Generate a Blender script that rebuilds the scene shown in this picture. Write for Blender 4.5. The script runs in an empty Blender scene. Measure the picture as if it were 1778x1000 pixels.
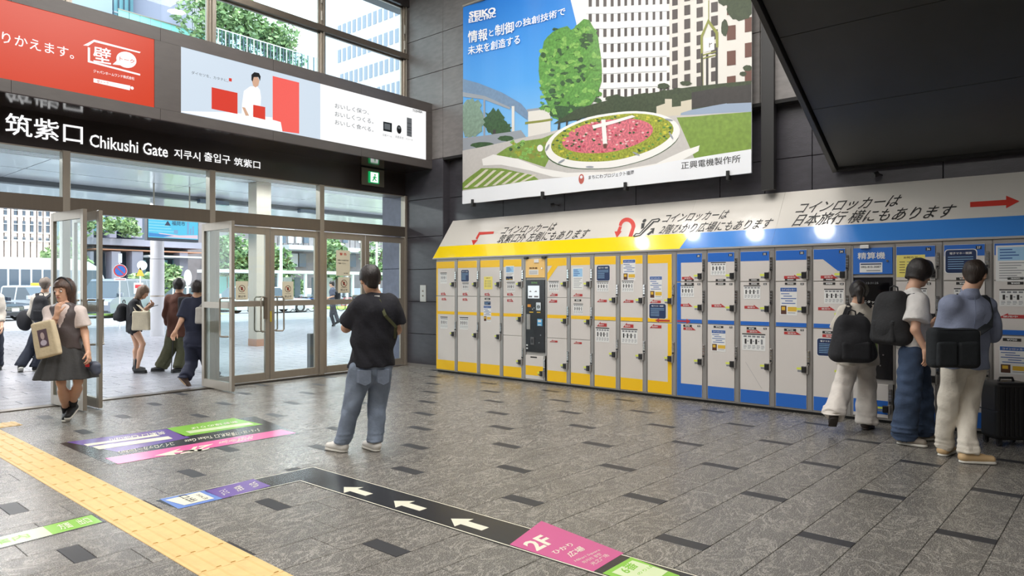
import bpy, math, random
import numpy as np
from mathutils import Vector, Matrix
random.seed(7)
S = bpy.context.scene
COL = S.collection

# ---------------------------------------------------------------- camera, sky, sun, lamps, exposure
# World axes: the locker wall runs along Y (plane X = const, on the right), the entrance wall along X (plane Y = const).
F, HC = 1184.6, 1.52                      # focal length in pixels of a 1778-wide frame, eye height
RV = Vector((.6416, -.7670, 0)).normalized()
FV = Vector((.7670, .6416, 0)).normalized()
cam_data = bpy.data.cameras.new('camera'); cam = bpy.data.objects.new('camera', cam_data); COL.objects.link(cam)
cam_data.sensor_width = 36; cam_data.lens = F / 1778 * 36; cam_data.shift_y = -3.0 / 1778
cam.location = (0, 0, HC)
cam.rotation_euler = Matrix((RV, Vector((0, 0, 1)), -FV)).transposed().to_euler()
cam_data.clip_end = 500
S.camera = cam

S.view_settings.view_transform = 'Standard'; S.view_settings.look = 'None'
S.view_settings.gamma = 1; S.view_settings.use_curve_mapping = False
S.view_settings.exposure = 0.0

world = bpy.data.worlds.new('sky'); S.world = world; world.use_nodes = True
wn = world.node_tree; wn.nodes.clear()
wo = wn.nodes.new('ShaderNodeOutputWorld'); wb = wn.nodes.new('ShaderNodeBackground')
wt = wn.nodes.new('ShaderNodeTexCoord'); wx = wn.nodes.new('ShaderNodeSeparateXYZ'); wr = wn.nodes.new('ShaderNodeValToRGB')
wn.links.new(wt.outputs['Generated'], wx.inputs[0]); wn.links.new(wx.outputs['Z'], wr.inputs[0])
wr.color_ramp.elements[0].position = 0.0; wr.color_ramp.elements[0].color = (.93, .98, 1, 1)
wr.color_ramp.elements[1].position = 0.7; wr.color_ramp.elements[1].color = (.72, .90, 1, 1)
wn.links.new(wr.outputs[0], wb.inputs[0]); wb.inputs[1].default_value = 3.0
wn.links.new(wb.outputs[0], wo.inputs[0])

sun = bpy.data.lights.new('sun', 'SUN'); sun.energy = 6.0; sun.angle = .03; sun.color = (1, .97, .92)
so = bpy.data.objects.new('sun', sun); COL.objects.link(so)
so.rotation_euler = Vector((.30, -.18, .93)).to_track_quat('Z', 'Y').to_euler()

def area(name, loc, sx, sy, power, color=(1, .97, .93), rot=(0, 0, 0)):
    l = bpy.data.lights.new(name, 'AREA'); l.shape = 'RECTANGLE'; l.size = sx; l.size_y = sy; l.energy = power; l.color = color
    o = bpy.data.objects.new(name, l); COL.objects.link(o); o.location = loc; o.rotation_euler = rot
    return o
# unseen area lights under the hall ceiling, the last one added as fill (all above the picture)
area('unseen_hall_light', (4.6, 2.2, 7.3), 3.4, 3.4, 330)
area('unseen_hall_light', (4.6, 6.6, 7.3), 3.4, 2.0, 230)
area('unseen_hall_light', (0.5, 1.0, 7.3), 3.4, 3.4, 240)
area('unseen_hall_light', (1.0, 6.0, 7.3), 3.0, 3.0, 170)
area('unseen_hall_light', (2.0, -5.0, 7.3), 3.4, 3.4, 240)
area('unseen_hall_light', (-4.0, 3.0, 7.3), 3.4, 3.4, 380)  # fill lamp added on the left to brighten the people and lower lockers

for ax_ in (3.0, 10.0, 17.0):
    area('canopy_luminaire', (ax_, 14.0, 4.10), 4.5, .5, 300, (1, 1, 1)); area('canopy_luminaire', (ax_ + 4, 22.0, 4.05), 4.5, .5, 280, (1, 1, 1))

# ---------------------------------------------------------------- materials
MATS = {}
def sock(p, *names):
    for n in names:
        if n in p.inputs: return p.inputs[n]
def mat(name, color, rough=.5, metal=0.0, spec=None, noise=0, nscale=20, bump=0, bscale=60, emit=0, coat=0, ecol=None, stretch=None):
    if name in MATS: return MATS[name]
    m = bpy.data.materials.new(name); m.use_nodes = True; nt = m.node_tree; p = nt.nodes['Principled BSDF']
    c = tuple(color) + (1,)
    p.inputs['Base Color'].default_value = c; p.inputs['Roughness'].default_value = rough; p.inputs['Metallic'].default_value = metal
    if spec is not None: sock(p, 'Specular IOR Level').default_value = spec
    if coat: p.inputs['Coat Weight'].default_value = coat; p.inputs['Coat Roughness'].default_value = .05
    if emit:
        p.inputs['Base Color'].default_value = tuple(x * .08 for x in color) + (1,)
        p.inputs['Emission Color'].default_value = tuple(ecol or color) + (1,); p.inputs['Emission Strength'].default_value = emit
    vec = None
    if noise or bump:
        g = nt.nodes.new('ShaderNodeNewGeometry'); mp = nt.nodes.new('ShaderNodeMapping'); nt.links.new(g.outputs['Position'], mp.inputs[0])
        if stretch: mp.inputs['Scale'].default_value = stretch
        vec = mp.outputs[0]
    if noise:
        n = nt.nodes.new('ShaderNodeTexNoise'); n.inputs['Scale'].default_value = nscale; n.inputs['Detail'].default_value = 5
        nt.links.new(vec, n.inputs['Vector'])
        r = nt.nodes.new('ShaderNodeMapRange'); r.inputs[1].default_value = .25; r.inputs[2].default_value = .75
        r.inputs[3].default_value = 1 - noise; r.inputs[4].default_value = 1 + noise
        nt.links.new(n.outputs[0], r.inputs[0])
        mx = nt.nodes.new('ShaderNodeVectorMath'); mx.operation = 'SCALE'; mx.inputs[0].default_value = color
        nt.links.new(r.outputs[0], mx.inputs['Scale']); nt.links.new(mx.outputs[0], p.inputs['Base Color'])
    if bump:
        n2 = nt.nodes.new('ShaderNodeTexNoise'); n2.inputs['Scale'].default_value = bscale; n2.inputs['Detail'].default_value = 3
        nt.links.new(vec, n2.inputs['Vector'])
        b = nt.nodes.new('ShaderNodeBump'); b.inputs['Strength'].default_value = bump; b.inputs['Distance'].default_value = .01
        nt.links.new(n2.outputs[0], b.inputs['Height']); nt.links.new(b.outputs[0], p.inputs['Normal'])
    MATS[name] = m; return m
def glass(name, tint=(.93, .98, .98), gloss=.0, rough=0.0, ior=1.45):
    """thin pane: fresnel mirror over a clear tinted pass-through"""
    if name in MATS: return MATS[name]
    m = bpy.data.materials.new(name); m.use_nodes = True; nt = m.node_tree; nt.nodes.clear()
    o = nt.nodes.new('ShaderNodeOutputMaterial'); mx = nt.nodes.new('ShaderNodeMixShader'); fr = nt.nodes.new('ShaderNodeFresnel')
    t = nt.nodes.new('ShaderNodeBsdfTransparent'); g = nt.nodes.new('ShaderNodeBsdfGlossy')
    t.inputs[0].default_value = tuple(tint) + (1,); g.inputs['Roughness'].default_value = rough; fr.inputs[0].default_value = ior
    nt.nodes.remove(fr); lw = nt.nodes.new('ShaderNodeLayerWeight'); lw.inputs[0].default_value = .5
    pw = nt.nodes.new('ShaderNodeMath'); pw.operation = 'POWER'; pw.inputs[1].default_value = 4.5; nt.links.new(lw.outputs['Facing'], pw.inputs[0])
    ma = nt.nodes.new('ShaderNodeMath'); ma.operation = 'MULTIPLY_ADD'; ma.inputs[1].default_value = .55; ma.inputs[2].default_value = .02; nt.links.new(pw.outputs[0], ma.inputs[0])
    nt.links.new(ma.outputs[0], mx.inputs[0]); nt.links.new(t.outputs[0], mx.inputs[1]); nt.links.new(g.outputs[0], mx.inputs[2])
    nt.links.new(mx.outputs[0], o.inputs[0]); MATS[name] = m; return m
def srgb(*c):
    return tuple((x / 255 / 12.92) if x / 255 <= .04045 else ((x / 255 + .055) / 1.055) ** 2.4 for x in c)

# ---------------------------------------------------------------- object helpers
def link(name, data, parent=None):
    o = bpy.data.objects.new(name, data); COL.objects.link(o)
    if parent is not None: o.parent = parent; o.matrix_parent_inverse = Matrix.Translation(parent.location).inverted() if parent.parent is None else Matrix.Identity(4)
    return o
def thing(name, label, cat, loc, group=None):
    o = bpy.data.objects.new(name, None); COL.objects.link(o); o.location = loc; o.empty_display_size = .1
    o['label'] = label; o['category'] = cat
    if group: o['group'] = group
    return o
def tag(o, label, cat, group=None, kind=None):
    o['label'] = label
    if cat: o['category'] = cat
    if group: o['group'] = group
    if kind: o['kind'] = kind
    return o
def struct(o): o['kind'] = 'structure'; return o

class Fr:
    """a flat frame: u to the right, v up, d out of the surface towards the viewer"""
    def __init__(s, o, r, u):
        s.o = Vector(o); s.r = Vector(r).normalized(); s.u = Vector(u).normalized(); s.n = s.r.cross(s.u)
    def __call__(s, u, v, d=0): return s.o + s.r * u + s.u * v + s.n * d
    def uv(s, px, py):
        """where the line of sight through a photograph pixel meets the frame's plane"""
        D = FV + RV * ((px - 889) / F) + Vector((0, 0, (497 - py) / F)); O = Vector((0, 0, HC))
        t = (s.o - O).dot(s.n) / D.dot(s.n); q = O + D * t - s.o
        return q.dot(s.r), q.dot(s.u)
def ray(px, py, w): return Vector((0, 0, HC)) + FV * w + RV * ((px - 889) / F * w) + Vector((0, 0, (497 - py) / F * w))
ID = Fr((0, 0, 0), (1, 0, 0), (0, 1, 0))
def entr(y): return Fr((0, y, 0), (1, 0, 0), (0, 0, 1))        # faces -Y, u = X, v = Z
def lockf(x): return Fr((x, 0, 0), (0, -1, 0), (0, 0, 1))      # faces -X, u = -Y, v = Z
FLOOR = Fr((0, 0, 0), (1, 0, 0), (0, 1, 0))

TEXTC = {}
NB = {}          # thickened characters are four shifted copies: vertices per copy, so that each can lie a hair deeper
def text2d(s, bold=0.0, shear=0.0, space=1.0):
    key = (s, bold, shear, space)
    if key in TEXTC: return TEXTC[key]
    if bold > .011 and any(ord(ch) > 0x2E00 for ch in s):
        vs, fs, W, H = text2d(s, 0.0, shear, space); V = []; Q = []; nb = len(vs)
        for k, (a, c) in enumerate(((-1, -1), (1, -1), (1, 1), (-1, 1))):
            V += [(x + a * bold * .45 / W, y + c * bold * .45 / H) for x, y in vs]; Q += [tuple(i + k * nb for i in f) for f in fs]
        NB[id(V)] = nb; TEXTC[key] = (V, Q, W, H); return TEXTC[key]
    cu = bpy.data.curves.new('txt', 'FONT'); cu.body = s; cu.size = 1; cu.offset = bold; cu.shear = shear; cu.space_character = space
    cu.resolution_u = 2; cu.fill_mode = 'BOTH'
    ob = bpy.data.objects.new('txt', cu); COL.objects.link(ob)
    dg = bpy.context.evaluated_depsgraph_get(); dg.update()
    me = bpy.data.meshes.new_from_object(ob.evaluated_get(dg))
    vs = [(v.co.x, v.co.y) for v in me.vertices]; fs = [tuple(p.vertices) for p in me.polygons]
    bpy.data.objects.remove(ob); bpy.data.curves.remove(cu); bpy.data.meshes.remove(me)
    if not vs: vs = [(0, 0), (0, 1), (1, 1)]; fs = []
    xs = [v[0] for v in vs]; ys = [v[1] for v in vs]; x0, x1, y0, y1 = min(xs), max(xs), min(ys), max(ys)
    vs = [((x - x0) / max(1e-6, x1 - x0), (y - y0) / max(1e-6, y1 - y0)) for x, y in vs]
    TEXTC[key] = (vs, fs, (x1 - x0), (y1 - y0)); return TEXTC[key]

def lay(vs, i): return (i // NB[id(vs)]) * .00012 if id(vs) in NB else 0
class MB:
    def __init__(s): s.v = []; s.f = []; s.m = []; s.ms = []; s.sm = []
    def mi(s, m):
        if m not in s.ms: s.ms.append(m)
        return s.ms.index(m)
    def add(s, vs, fs, m, smooth=False):
        b = len(s.v); i = s.mi(m); s.v += [tuple(v) for v in vs]
        for f in fs: s.f.append(tuple(b + k for k in f)); s.m.append(i); s.sm.append(smooth)
        return s
    def box(s, fr, u0, u1, v0, v1, d0, d1, m, ch=0):
        P = [fr(u, v, d) for d in (d0, d1) for v in (v0, v1) for u in (u0, u1)]
        if not ch:
            return s.add(P, [(0, 2, 3, 1), (4, 5, 7, 6), (0, 1, 5, 4), (2, 6, 7, 3), (0, 4, 6, 2), (1, 3, 7, 5)], m)
        c = ch; B = []
        for (a0, a1, b0, b1, dd) in ((u0, u1, v0, v1, d0), (u0, u1, v0, v1, d1 - c), (u0 + c, u1 - c, v0 + c, v1 - c, d1)):
            B += [fr(a0, b0, dd), fr(a1, b0, dd), fr(a1, b1, dd), fr(a0, b1, dd)]
        fs = [(3, 2, 1, 0), (8, 9, 10, 11)]
        for k in (0, 4):
            for i in range(4): j = (i + 1) % 4; fs.append((k + i, k + j, k + 4 + j, k + 4 + i))
        return s.add(B, fs, m)
    def poly(s, fr, pts, d, m): return s.add([fr(u, v, d) for u, v in pts], [tuple(range(len(pts)))], m)
    def prism(s, fr, pts, d0, d1, m, smooth=False):
        n = len(pts); P = [fr(u, v, d0) for u, v in pts] + [fr(u, v, d1) for u, v in pts]
        fs = [tuple(range(n - 1, -1, -1)), tuple(range(n, 2 * n))] + [(i, (i + 1) % n, n + (i + 1) % n, n + i) for i in range(n)]
        return s.add(P, fs, m)
    def ell(s, fr, cu, cv, ru, rv, d, m, n=24, d0=None):
        pts = [(cu + ru * math.cos(2 * math.pi * i / n), cv + rv * math.sin(2 * math.pi * i / n)) for i in range(n)]
        return s.poly(fr, pts, d, m) if d0 is None else s.prism(fr, pts, d0, d, m)
    def ring(s, fr, cu, cv, r0, r1, d, m, n=28, asp=1.0):
        P = []
        for i in range(n):
            a = 2 * math.pi * i / n
            P += [fr(cu + r0 * asp * math.cos(a), cv + r0 * math.sin(a), d), fr(cu + r1 * asp * math.cos(a), cv + r1 * math.sin(a), d)]
        return s.add(P, [(2 * i, 2 * i + 1, (2 * i + 3) % (2 * n), (2 * i + 2) % (2 * n)) for i in range(n)], m)
    def seg(s, a, b, ra, rb, m, n=10, smooth=True):
        a = Vector(a); b = Vector(b); z = (b - a).normalized(); x = z.orthogonal().normalized(); y = z.cross(x); P = []
        for c, r in ((a, ra), (b, rb)):
            P += [c + (x * math.cos(2 * math.pi * i / n) + y * math.sin(2 * math.pi * i / n)) * r for i in range(n)]
        s.add(P, [(i, (i + 1) % n, n + (i + 1) % n, n + i) for i in range(n)], m, smooth)
        return s.add(P, [tuple(range(n - 1, -1, -1)), tuple(range(n, 2 * n))], m)
    def tube(s, pts, r, m, n=8):
        P = [Vector(p) for p in pts]; V = []; up = None
        for i, p in enumerate(P):
            t = (P[min(i + 1, len(P) - 1)] - P[max(i - 1, 0)]).normalized()
            x = t.orthogonal().normalized() if up is None else (up - t * up.dot(t)).normalized()
            up = x; y = t.cross(x)
            V += [p + (x * math.cos(2 * math.pi * k / n) + y * math.sin(2 * math.pi * k / n)) * r for k in range(n)]
        fs = [(i * n + k, i * n + (k + 1) % n, (i + 1) * n + (k + 1) % n, (i + 1) * n + k) for i in range(len(P) - 1) for k in range(n)]
        s.add(V, fs, m, True)
        L = (len(P) - 1) * n
        return s.add(V, [tuple(range(n - 1, -1, -1)), tuple(range(L, L + n))], m)
    def ribbon(s, pts, sides, w, th, m):
        """strap: a flat band along pts; sides = width directions"""
        V = []
        P = [Vector(p) for p in pts]
        for i, p in enumerate(P):
            t = (P[min(i + 1, len(P) - 1)] - P[max(i - 1, 0)]).normalized()
            sd = Vector(sides[i] if isinstance(sides, list) else sides); sd = (sd - t * sd.dot(t)).normalized(); nn = t.cross(sd)
            for a, b in ((-1, -1), (1, -1), (1, 1), (-1, 1)): V.append(p + sd * (a * w / 2) + nn * (b * th / 2))
        fs = [(i * 4 + k, i * 4 + (k + 1) % 4, (i + 1) * 4 + (k + 1) % 4, (i + 1) * 4 + k) for i in range(len(P) - 1) for k in range(4)]
        L = (len(P) - 1) * 4
        return s.add(V, fs + [(3, 2, 1, 0), (L, L + 1, L + 2, L + 3)], m)
    def text(s, fr, st, u0, v0, w, h, d, m, bold=0.0, shear=0.0, space=1.0, tilt=0.0, th=0.0):
        """text filling the box (u0, v0, w, h); w or h None keeps the natural aspect"""
        vs, fs, W, H = text2d(st, bold, shear, space)
        if w is None: w = h * W / H
        if h is None: h = w * H / W
        f2 = lambda x, y, dd: fr(u0 + x * w - y * h * 0, v0 + y * h + x * w * tilt, dd)
        s.add([f2(x, y, d + lay(vs, i)) for i, (x, y) in enumerate(vs)], fs, m)
        return s
    def ptext(s, fr, st, a, b, hp, d, m, bold=0.0, shear=0.0, space=1.0):
        """text whose baseline runs between two photograph pixels a, b and is hp pixels high at its left end"""
        vs, fs, W, H = text2d(st, bold, shear, space)
        A = fr.uv(*a); B = fr.uv(*b); T = fr.uv(a[0], a[1] - hp); h = T[1] - A[1]
        s.add([fr(A[0] + (B[0] - A[0]) * x, A[1] + (B[1] - A[1]) * x + h * y, d + lay(vs, i)) for i, (x, y) in enumerate(vs)], fs, m)
        return s
    def ppoly(s, fr, pix, d, m, th=0):
        pts = [fr.uv(*p) for p in pix]
        return s.prism(fr, pts, d, d + th, m) if th else s.poly(fr, pts, d, m)
    def mesh(s, name='mesh'):
        me = bpy.data.meshes.new(name); me.from_pydata(s.v, [], s.f)
        for m in s.ms: me.materials.append(m)
        me.polygons.foreach_set('material_index', s.m); me.polygons.foreach_set('use_smooth', s.sm); me.update(); return me
    def build(s, name, parent=None): return link(name, s.mesh(name), parent)
# ================================================================ THE ROOM
XW, XR, YE = 8.80, 8.97, 10.05            # side wall face, recessed wall face behind the lockers, entrance glazing line
DX0, DX1 = -2.6, 8.80                      # entrance wall extent
# --- stone floor materials
def stone(name, base, vein, rough, tint_amt=.10, vs=1.0):
    m = bpy.data.materials.new(name); m.use_nodes = True; nt = m.node_tree; p = nt.nodes['Principled BSDF']; L = nt.links.new; N = nt.nodes.new
    g = N('ShaderNodeNewGeometry'); oi = N('ShaderNodeObjectInfo'); ad = N('ShaderNodeMath'); ad.operation = 'ADD'
    L(g.outputs['Random Per Island'], ad.inputs[0]); L(oi.outputs['Random'], ad.inputs[1])
    off = N('ShaderNodeVectorMath'); off.operation = 'MULTIPLY_ADD'
    cb = N('ShaderNodeCombineXYZ'); L(ad.outputs[0], cb.inputs[0]); L(ad.outputs[0], cb.inputs[1]); L(ad.outputs[0], cb.inputs[2])
    off.inputs[1].default_value = (17, 31, 23); L(cb.outputs[0], off.inputs[0]); L(g.outputs['Position'], off.inputs[2])
    w1 = N('ShaderNodeTexNoise'); w1.inputs['Scale'].default_value = 2.2 * vs; w1.inputs['Detail'].default_value = 3; w1.inputs['Distortion'].default_value = 1.3
    L(off.outputs[0], w1.inputs['Vector'])
    wv = N('ShaderNodeTexNoise'); wv.inputs['Scale'].default_value = 2.5 * vs; wv.inputs['Detail'].default_value = 5; wv.inputs['Roughness'].default_value = .62; wv.inputs['Distortion'].default_value = 3.6
    mpp = N('ShaderNodeMapping'); mpp.inputs['Scale'].default_value = (1, 1.7, 1); L(off.outputs[0], mpp.inputs[0]); L(mpp.outputs[0], wv.inputs['Vector'])
    gr = N('ShaderNodeTexNoise'); gr.inputs['Scale'].default_value = 150; gr.inputs['Detail'].default_value = 4; L(g.outputs['Position'], gr.inputs['Vector'])
    sb = N('ShaderNodeMath'); sb.operation = 'SUBTRACT'; sb.inputs[1].default_value = .5; L(wv.outputs[0], sb.inputs[0])
    ab = N('ShaderNodeMath'); ab.operation = 'ABSOLUTE'; L(sb.outputs[0], ab.inputs[0])
    r1 = N('ShaderNodeMapRange'); r1.inputs[1].default_value = 0; r1.inputs[2].default_value = .04; r1.inputs[3].default_value = .85; r1.inputs[4].default_value = .0; L(ab.outputs[0], r1.inputs[0])
    m1 = N('ShaderNodeMath'); m1.operation = 'MULTIPLY'; L(r1.outputs[0], m1.inputs[0]); L(w1.outputs[0], m1.inputs[1])
    r2 = N('ShaderNodeMapRange'); r2.inputs[1].default_value = .42; r2.inputs[2].default_value = .62; L(gr.outputs[0], r2.inputs[0])
    m2 = N('ShaderNodeMath'); m2.operation = 'MULTIPLY_ADD'; m2.inputs[1].default_value = .30; L(r2.outputs[0], m2.inputs[0]); L(m1.outputs[0], m2.inputs[2])
    mx = N('ShaderNodeMix'); mx.data_type = 'RGBA'; L(m2.outputs[0], mx.inputs[0]); mx.inputs[6].default_value = tuple(base) + (1,); mx.inputs[7].default_value = tuple(vein) + (1,)
    tr = N('ShaderNodeMapRange'); tr.inputs[2].default_value = 2; tr.inputs[3].default_value = 1 - tint_amt; tr.inputs[4].default_value = 1 + tint_amt; L(ad.outputs[0], tr.inputs[0])
    sc = N('ShaderNodeVectorMath'); sc.operation = 'SCALE'; L(mx.outputs[2], sc.inputs[0]); L(tr.outputs[0], sc.inputs['Scale']); L(sc.outputs[0], p.inputs['Base Color'])
    rr = N('ShaderNodeMapRange'); rr.inputs[3].default_value = rough - .06; rr.inputs[4].default_value = rough + .10; L(gr.outputs[0], rr.inputs[0]); L(rr.outputs[0], p.inputs['Roughness'])
    bp = N('ShaderNodeBump'); bp.inputs['Strength'].default_value = .25; bp.inputs['Distance'].default_value = .004; L(gr.outputs[0], bp.inputs['Height']); L(bp.outputs[0], p.inputs['Normal'])
    MATS[name] = m; return m
M_tile = stone('veined_stone', srgb(95, 92, 87), srgb(194, 188, 178), .24)
M_acc = mat('dark_inlay_stone', srgb(56, 56, 58), rough=.42, noise=.08, nscale=90)
M_joint = mat('joint_mortar', srgb(44, 42, 40), rough=.8)
M_out = stone('plaza_stone', srgb(150, 151, 158), srgb(188, 189, 196), .24)

fb = MB(); fb.box(FLOOR, -9, 10.5, -8, 11.2, -.30, -.005, M_joint); floor = struct(fb.build('floor'))
# tile lattice: rows .3065 deep, dark inlays every second row, measured on the photograph
GO = Vector((7.97, 8.37, 0)); GA = Vector((1, -.0478, 0)).normalized(); GB = Vector((.004, 1, 0)).normalized()
RH, PA = .3065, .5975
def G(a, b): return GO + GA * a + GB * b
tiles = []
for r in range(-34, 9):
    b0 = (r - .5) * RH; b1 = b0 + RH
    even = r % 2 == 0
    k0 = -20
    for k in range(k0, 3):
        if even:
            if (k - r // 2) % 2: continue
            a = k * PA; segs = [(a - .055, a + .055, 'i'), (a + .055, a + PA, 't'), (a + PA, a + 2 * PA - .055, 't')]
        else:
            a = (k + .5 + (.18 if (r // 2) % 2 else -.12)) * PA; segs = [(a, a + PA, 't')]
        for s0, s1, kd in segs:
            c = G((s0 + s1) / 2, (b0 + b1) / 2)
            if c.x > 9.05 or c.x < -6.5 or c.y > YE - .12 or c.y < -4: continue
            d = (c - Vector((0, 0, 0))); w = d.dot(FV); u = d.dot(RV)
            vis = w > 2.6 and abs(u) / w < .80 and c.x < 8.6
            tiles.append((w if vis else 99, s0, s1, b0, b1, kd))
tiles.sort(key=lambda t: t[0])
cache = {}; rest = MB(); n_t = n_a = 0
def tile_into(mb, s0, s1, b0, b1, m, z=.0, o=Vector((0, 0, 0))):
    g = .0016; c = .0022
    q = [(s0 + g, b0 + g), (s1 - g, b0 + g), (s1 - g, b1 - g), (s0 + g, b1 - g)]
    q2 = [(s0 + g + c, b0 + g + c), (s1 - g - c, b0 + g + c), (s1 - g - c, b1 - g - c), (s0 + g + c, b1 - g - c)]
    P = [G(*p) + Vector((0, 0, -.02)) - o for p in q] + [G(*p) + Vector((0, 0, z - c)) - o for p in q] + [G(*p) + Vector((0, 0, z)) - o for p in q2]
    mb.add(P, [(8, 9, 10, 11)] + [(k + i, k + (i + 1) % 4, k + 4 + (i + 1) % 4, k + 4 + i) for k in (0, 4) for i in range(4)], m)
for w, s0, s1, b0, b1, kd in tiles:
    if w < 90 and (n_t < 300 if kd == 't' else n_a < 110):
        key = (round(s1 - s0, 3), kd)
        if key not in cache:
            mb = MB(); L_ = s1 - s0; o = G(0, 0); tile_into(mb, 0, L_, 0, RH, M_tile if kd == 't' else M_acc, 0, o); cache[key] = mb.mesh('tile')
        o = link('stone_tile' if kd == 't' else 'inlay_tile', cache[key], floor); o.location = G(s0, b0) + Vector((0, 0, random.uniform(-.0006, .0006)))
        if kd == 't': n_t += 1
        else: n_a += 1
    else:
        tile_into(rest, s0, s1, b0, b1, M_tile if kd == 't' else M_acc)
o = rest.build('distant_tiles', floor); o['kind'] = 'stuff'

# --- yellow tactile guide path: tiles with four raised bars
M_tac = mat('tactile_yellow', srgb(226, 192, 132), rough=.55, noise=.07, nscale=14)
mb = MB(); T = .30
mb.box(ID, .002, T - .002, .002, T - .002, -.01, .004, M_tac, ch=.002)
for i in range(4):
    u = .0375 + i * .075
    mb.prism(Fr((0, 0, 0), (1, 0, 0), (0, 0, 1)), [(u - .0165, .004), (u + .0165, .004), (u + .009, .0095), (u - .009, .0095)], -.014, -T + .014, M_tac)
tac = mb.mesh('tactile_tile')
# path runs along the locker-wall direction; two tiles wide would be too much, the photograph shows one strip of four bars
A0 = Vector(FLOOR.uv(340, 1000)); A1 = Vector(FLOOR.uv(0, 795)); B0 = Vector(FLOOR.uv(525, 1000)); B1 = Vector(FLOOR.uv(0, 757))
dirp = Vector((.010, 1, 0)).normalized(); perp = Vector((dirp.y, -dirp.x, 0))
pw = .325
for k in range(-5, 24):
    q = Vector((1.69, 3.57, 0)) + dirp * (k * .305)
    if q.y > YE - .4: break
    o = link('tactile_tile', tac, floor); o.location = q; o.rotation_euler = (0, 0, math.atan2(perp.y, perp.x)); o.scale = (pw / T, .305 / T, 1)
# branch tile at the far left (bars the same way)
for k in range(4):
    q = Vector(FLOOR.uv(40, 738)) + Vector((-.32 * k, 0)); o = link('tactile_tile', tac, floor); o.location = (q.x - .30, q.y, 0)

# --- dark wall cladding
def cladding(name, base, rough=.42, gloss=.25):
    m = mat(name, base, rough=rough, noise=.16, nscale=6, bump=.12, bscale=30, stretch=(1, 1, 3)); return m
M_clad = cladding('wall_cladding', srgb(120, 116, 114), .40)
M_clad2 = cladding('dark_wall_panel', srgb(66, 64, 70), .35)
M_gap = mat('shadow_joint', srgb(22, 21, 21), rough=.8)
# left part of the side wall (pillar face), flush above z=3.88 all along; each panel a part
wl = MB(); wl.box(lockf(XW + .06), -YE - .04, -9.02, 0, 8.2, -.3, 0, M_gap); wl.box(lockf(XW + .06), -9.02, 8, 3.88, 8.2, -.3, 0, M_gap)
wl.box(lockf(XR + .06), -9.02, 8, -.02, 3.88, -.3, 0, M_gap)
wall_right = struct(wl.build('wall_right'))
def panel(fr, u0, u1, v0, v1, m, name='wall_panel', d=.06, parent=None):
    b = MB(); g = .004; b.box(fr, u0 + g, u1 - g, v0 + g, v1 - g, 0.0, d, m, ch=.003); return b.build(name, parent)
PV = [0, .62, 1.23, 1.84, 2.45, 3.16, 3.88, 4.80, 5.50, 6.20, 7.05, 8.0]
frp = lockf(XW + .06)
for i in range(len(PV) - 1):
    panel(frp, -YE - .05, -9.02, PV[i], PV[i + 1], M_clad if PV[i] >= 3.8 else M_clad2, parent=wall_right)
ups = [-9.02, -7.7, -6.4, -5.1, -3.8, -3.19, -2.6, -1.2, .2, 1.6, 3.0, 4.4, 5.8]
for j in range(len(ups) - 1):
    for i in range(6, len(PV) - 1):
        panel(frp, ups[j], ups[j + 1], PV[i], PV[i + 1], M_clad, parent=wall_right)
frr = lockf(XR + .06)
for j in range(len(ups) - 1):
    for z0, z1 in ((1.9, 3.16), (3.16, 3.88)):
        panel(frr, ups[j], ups[j + 1], z0, z1, M_clad2, parent=wall_right)
b = MB(); b.box(lockf(XW + .02), -9.02, 8, 3.84, 3.885, -.16, .02, M_gap); b.build('recess_lip', wall_right)
b = MB(); b.box(Fr((0, 9.02, 0), (1, 0, 0), (0, 0, 1)), XW, XR + .05, 0, 3.86, 0, .008, M_clad2); b.build('return_panel', wall_right)
b = MB(); b.box(lockf(XW), -3.16, -3.00, 2.75, 8, -.05, .05, mat('strip_black', srgb(34, 33, 33), rough=.4)); b.build('vertical_dark_strip', wall_right)  # dark upright strip on the wall beside the banner's right edge
b = MB(); b.box(lockf(XW), -YE + .02, -9.0, 0, .05, -.02, .008, mat('baseboard_grey', srgb(120, 116, 112), rough=.4)); struct(b.build('baseboard_right'))

# --- inclined dark soffit (underside of the flight above), seam and edge trim
M_sof = mat('soffit_black', srgb(56, 56, 54), rough=.38, noise=.10, nscale=3, bump=.03, bscale=8)
P0 = Vector((8.86, 2.333, 2.954)); sl = Vector((-2.58, 0, 1.20)).normalized()
fs = Fr(P0, (0, -1, 0), sl)             # u = -Y, v = up the slope; normal faces down towards the hall
if fs.n.z > 0: fs.n = -fs.n
b = MB(); b.box(fs, .07, 6.5, .0, 7.6, -.35, -.02, M_gap); sof = struct(b.build('ceiling_slope'))
for v0, v1 in ((0, 1.16), (1.16, 2.32), (2.32, 3.5), (3.5, 5.0), (5.0, 7.6)):
    for u0, u1 in ((.07, 3.6), (3.6, 6.5)):
        b = MB(); b.box(fs, u0 + .003, u1 - .003, v0 + .003, v1 - .003, -.02, .0, M_sof, ch=.002); b.build('soffit_panel', sof)
b = MB(); b.box(fs, .0, .055, -.02, 7.6, -.35, .05, mat('edge_trim_black', srgb(58, 57, 55), rough=.35), ch=.004); b.build('edge_trim', sof)
b = MB(); b.box(fs, .0, 6.5, -.05, -.004, -.2, .03, M_gap); b.build('lower_trim', sof)
# ceiling and the walls behind the camera
b = MB(); b.box(FLOOR, -9, 9.3, -8, YE + .3, 8.2, 8.4, mat('ceiling_dark', srgb(120, 118, 114), rough=.8)); struct(b.build('ceiling'))
M_plain = mat('far_wall', srgb(120, 116, 110), rough=.7)
b = MB(); b.box(FLOOR, -9.2, -9, -8, YE + .3, -.2, 8.4, M_plain); struct(b.build('wall_left'))
b = MB(); b.box(FLOOR, -9, 9.3, -8.2, -8, -.2, 8.4, M_plain); struct(b.build('wall_back'))

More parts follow.
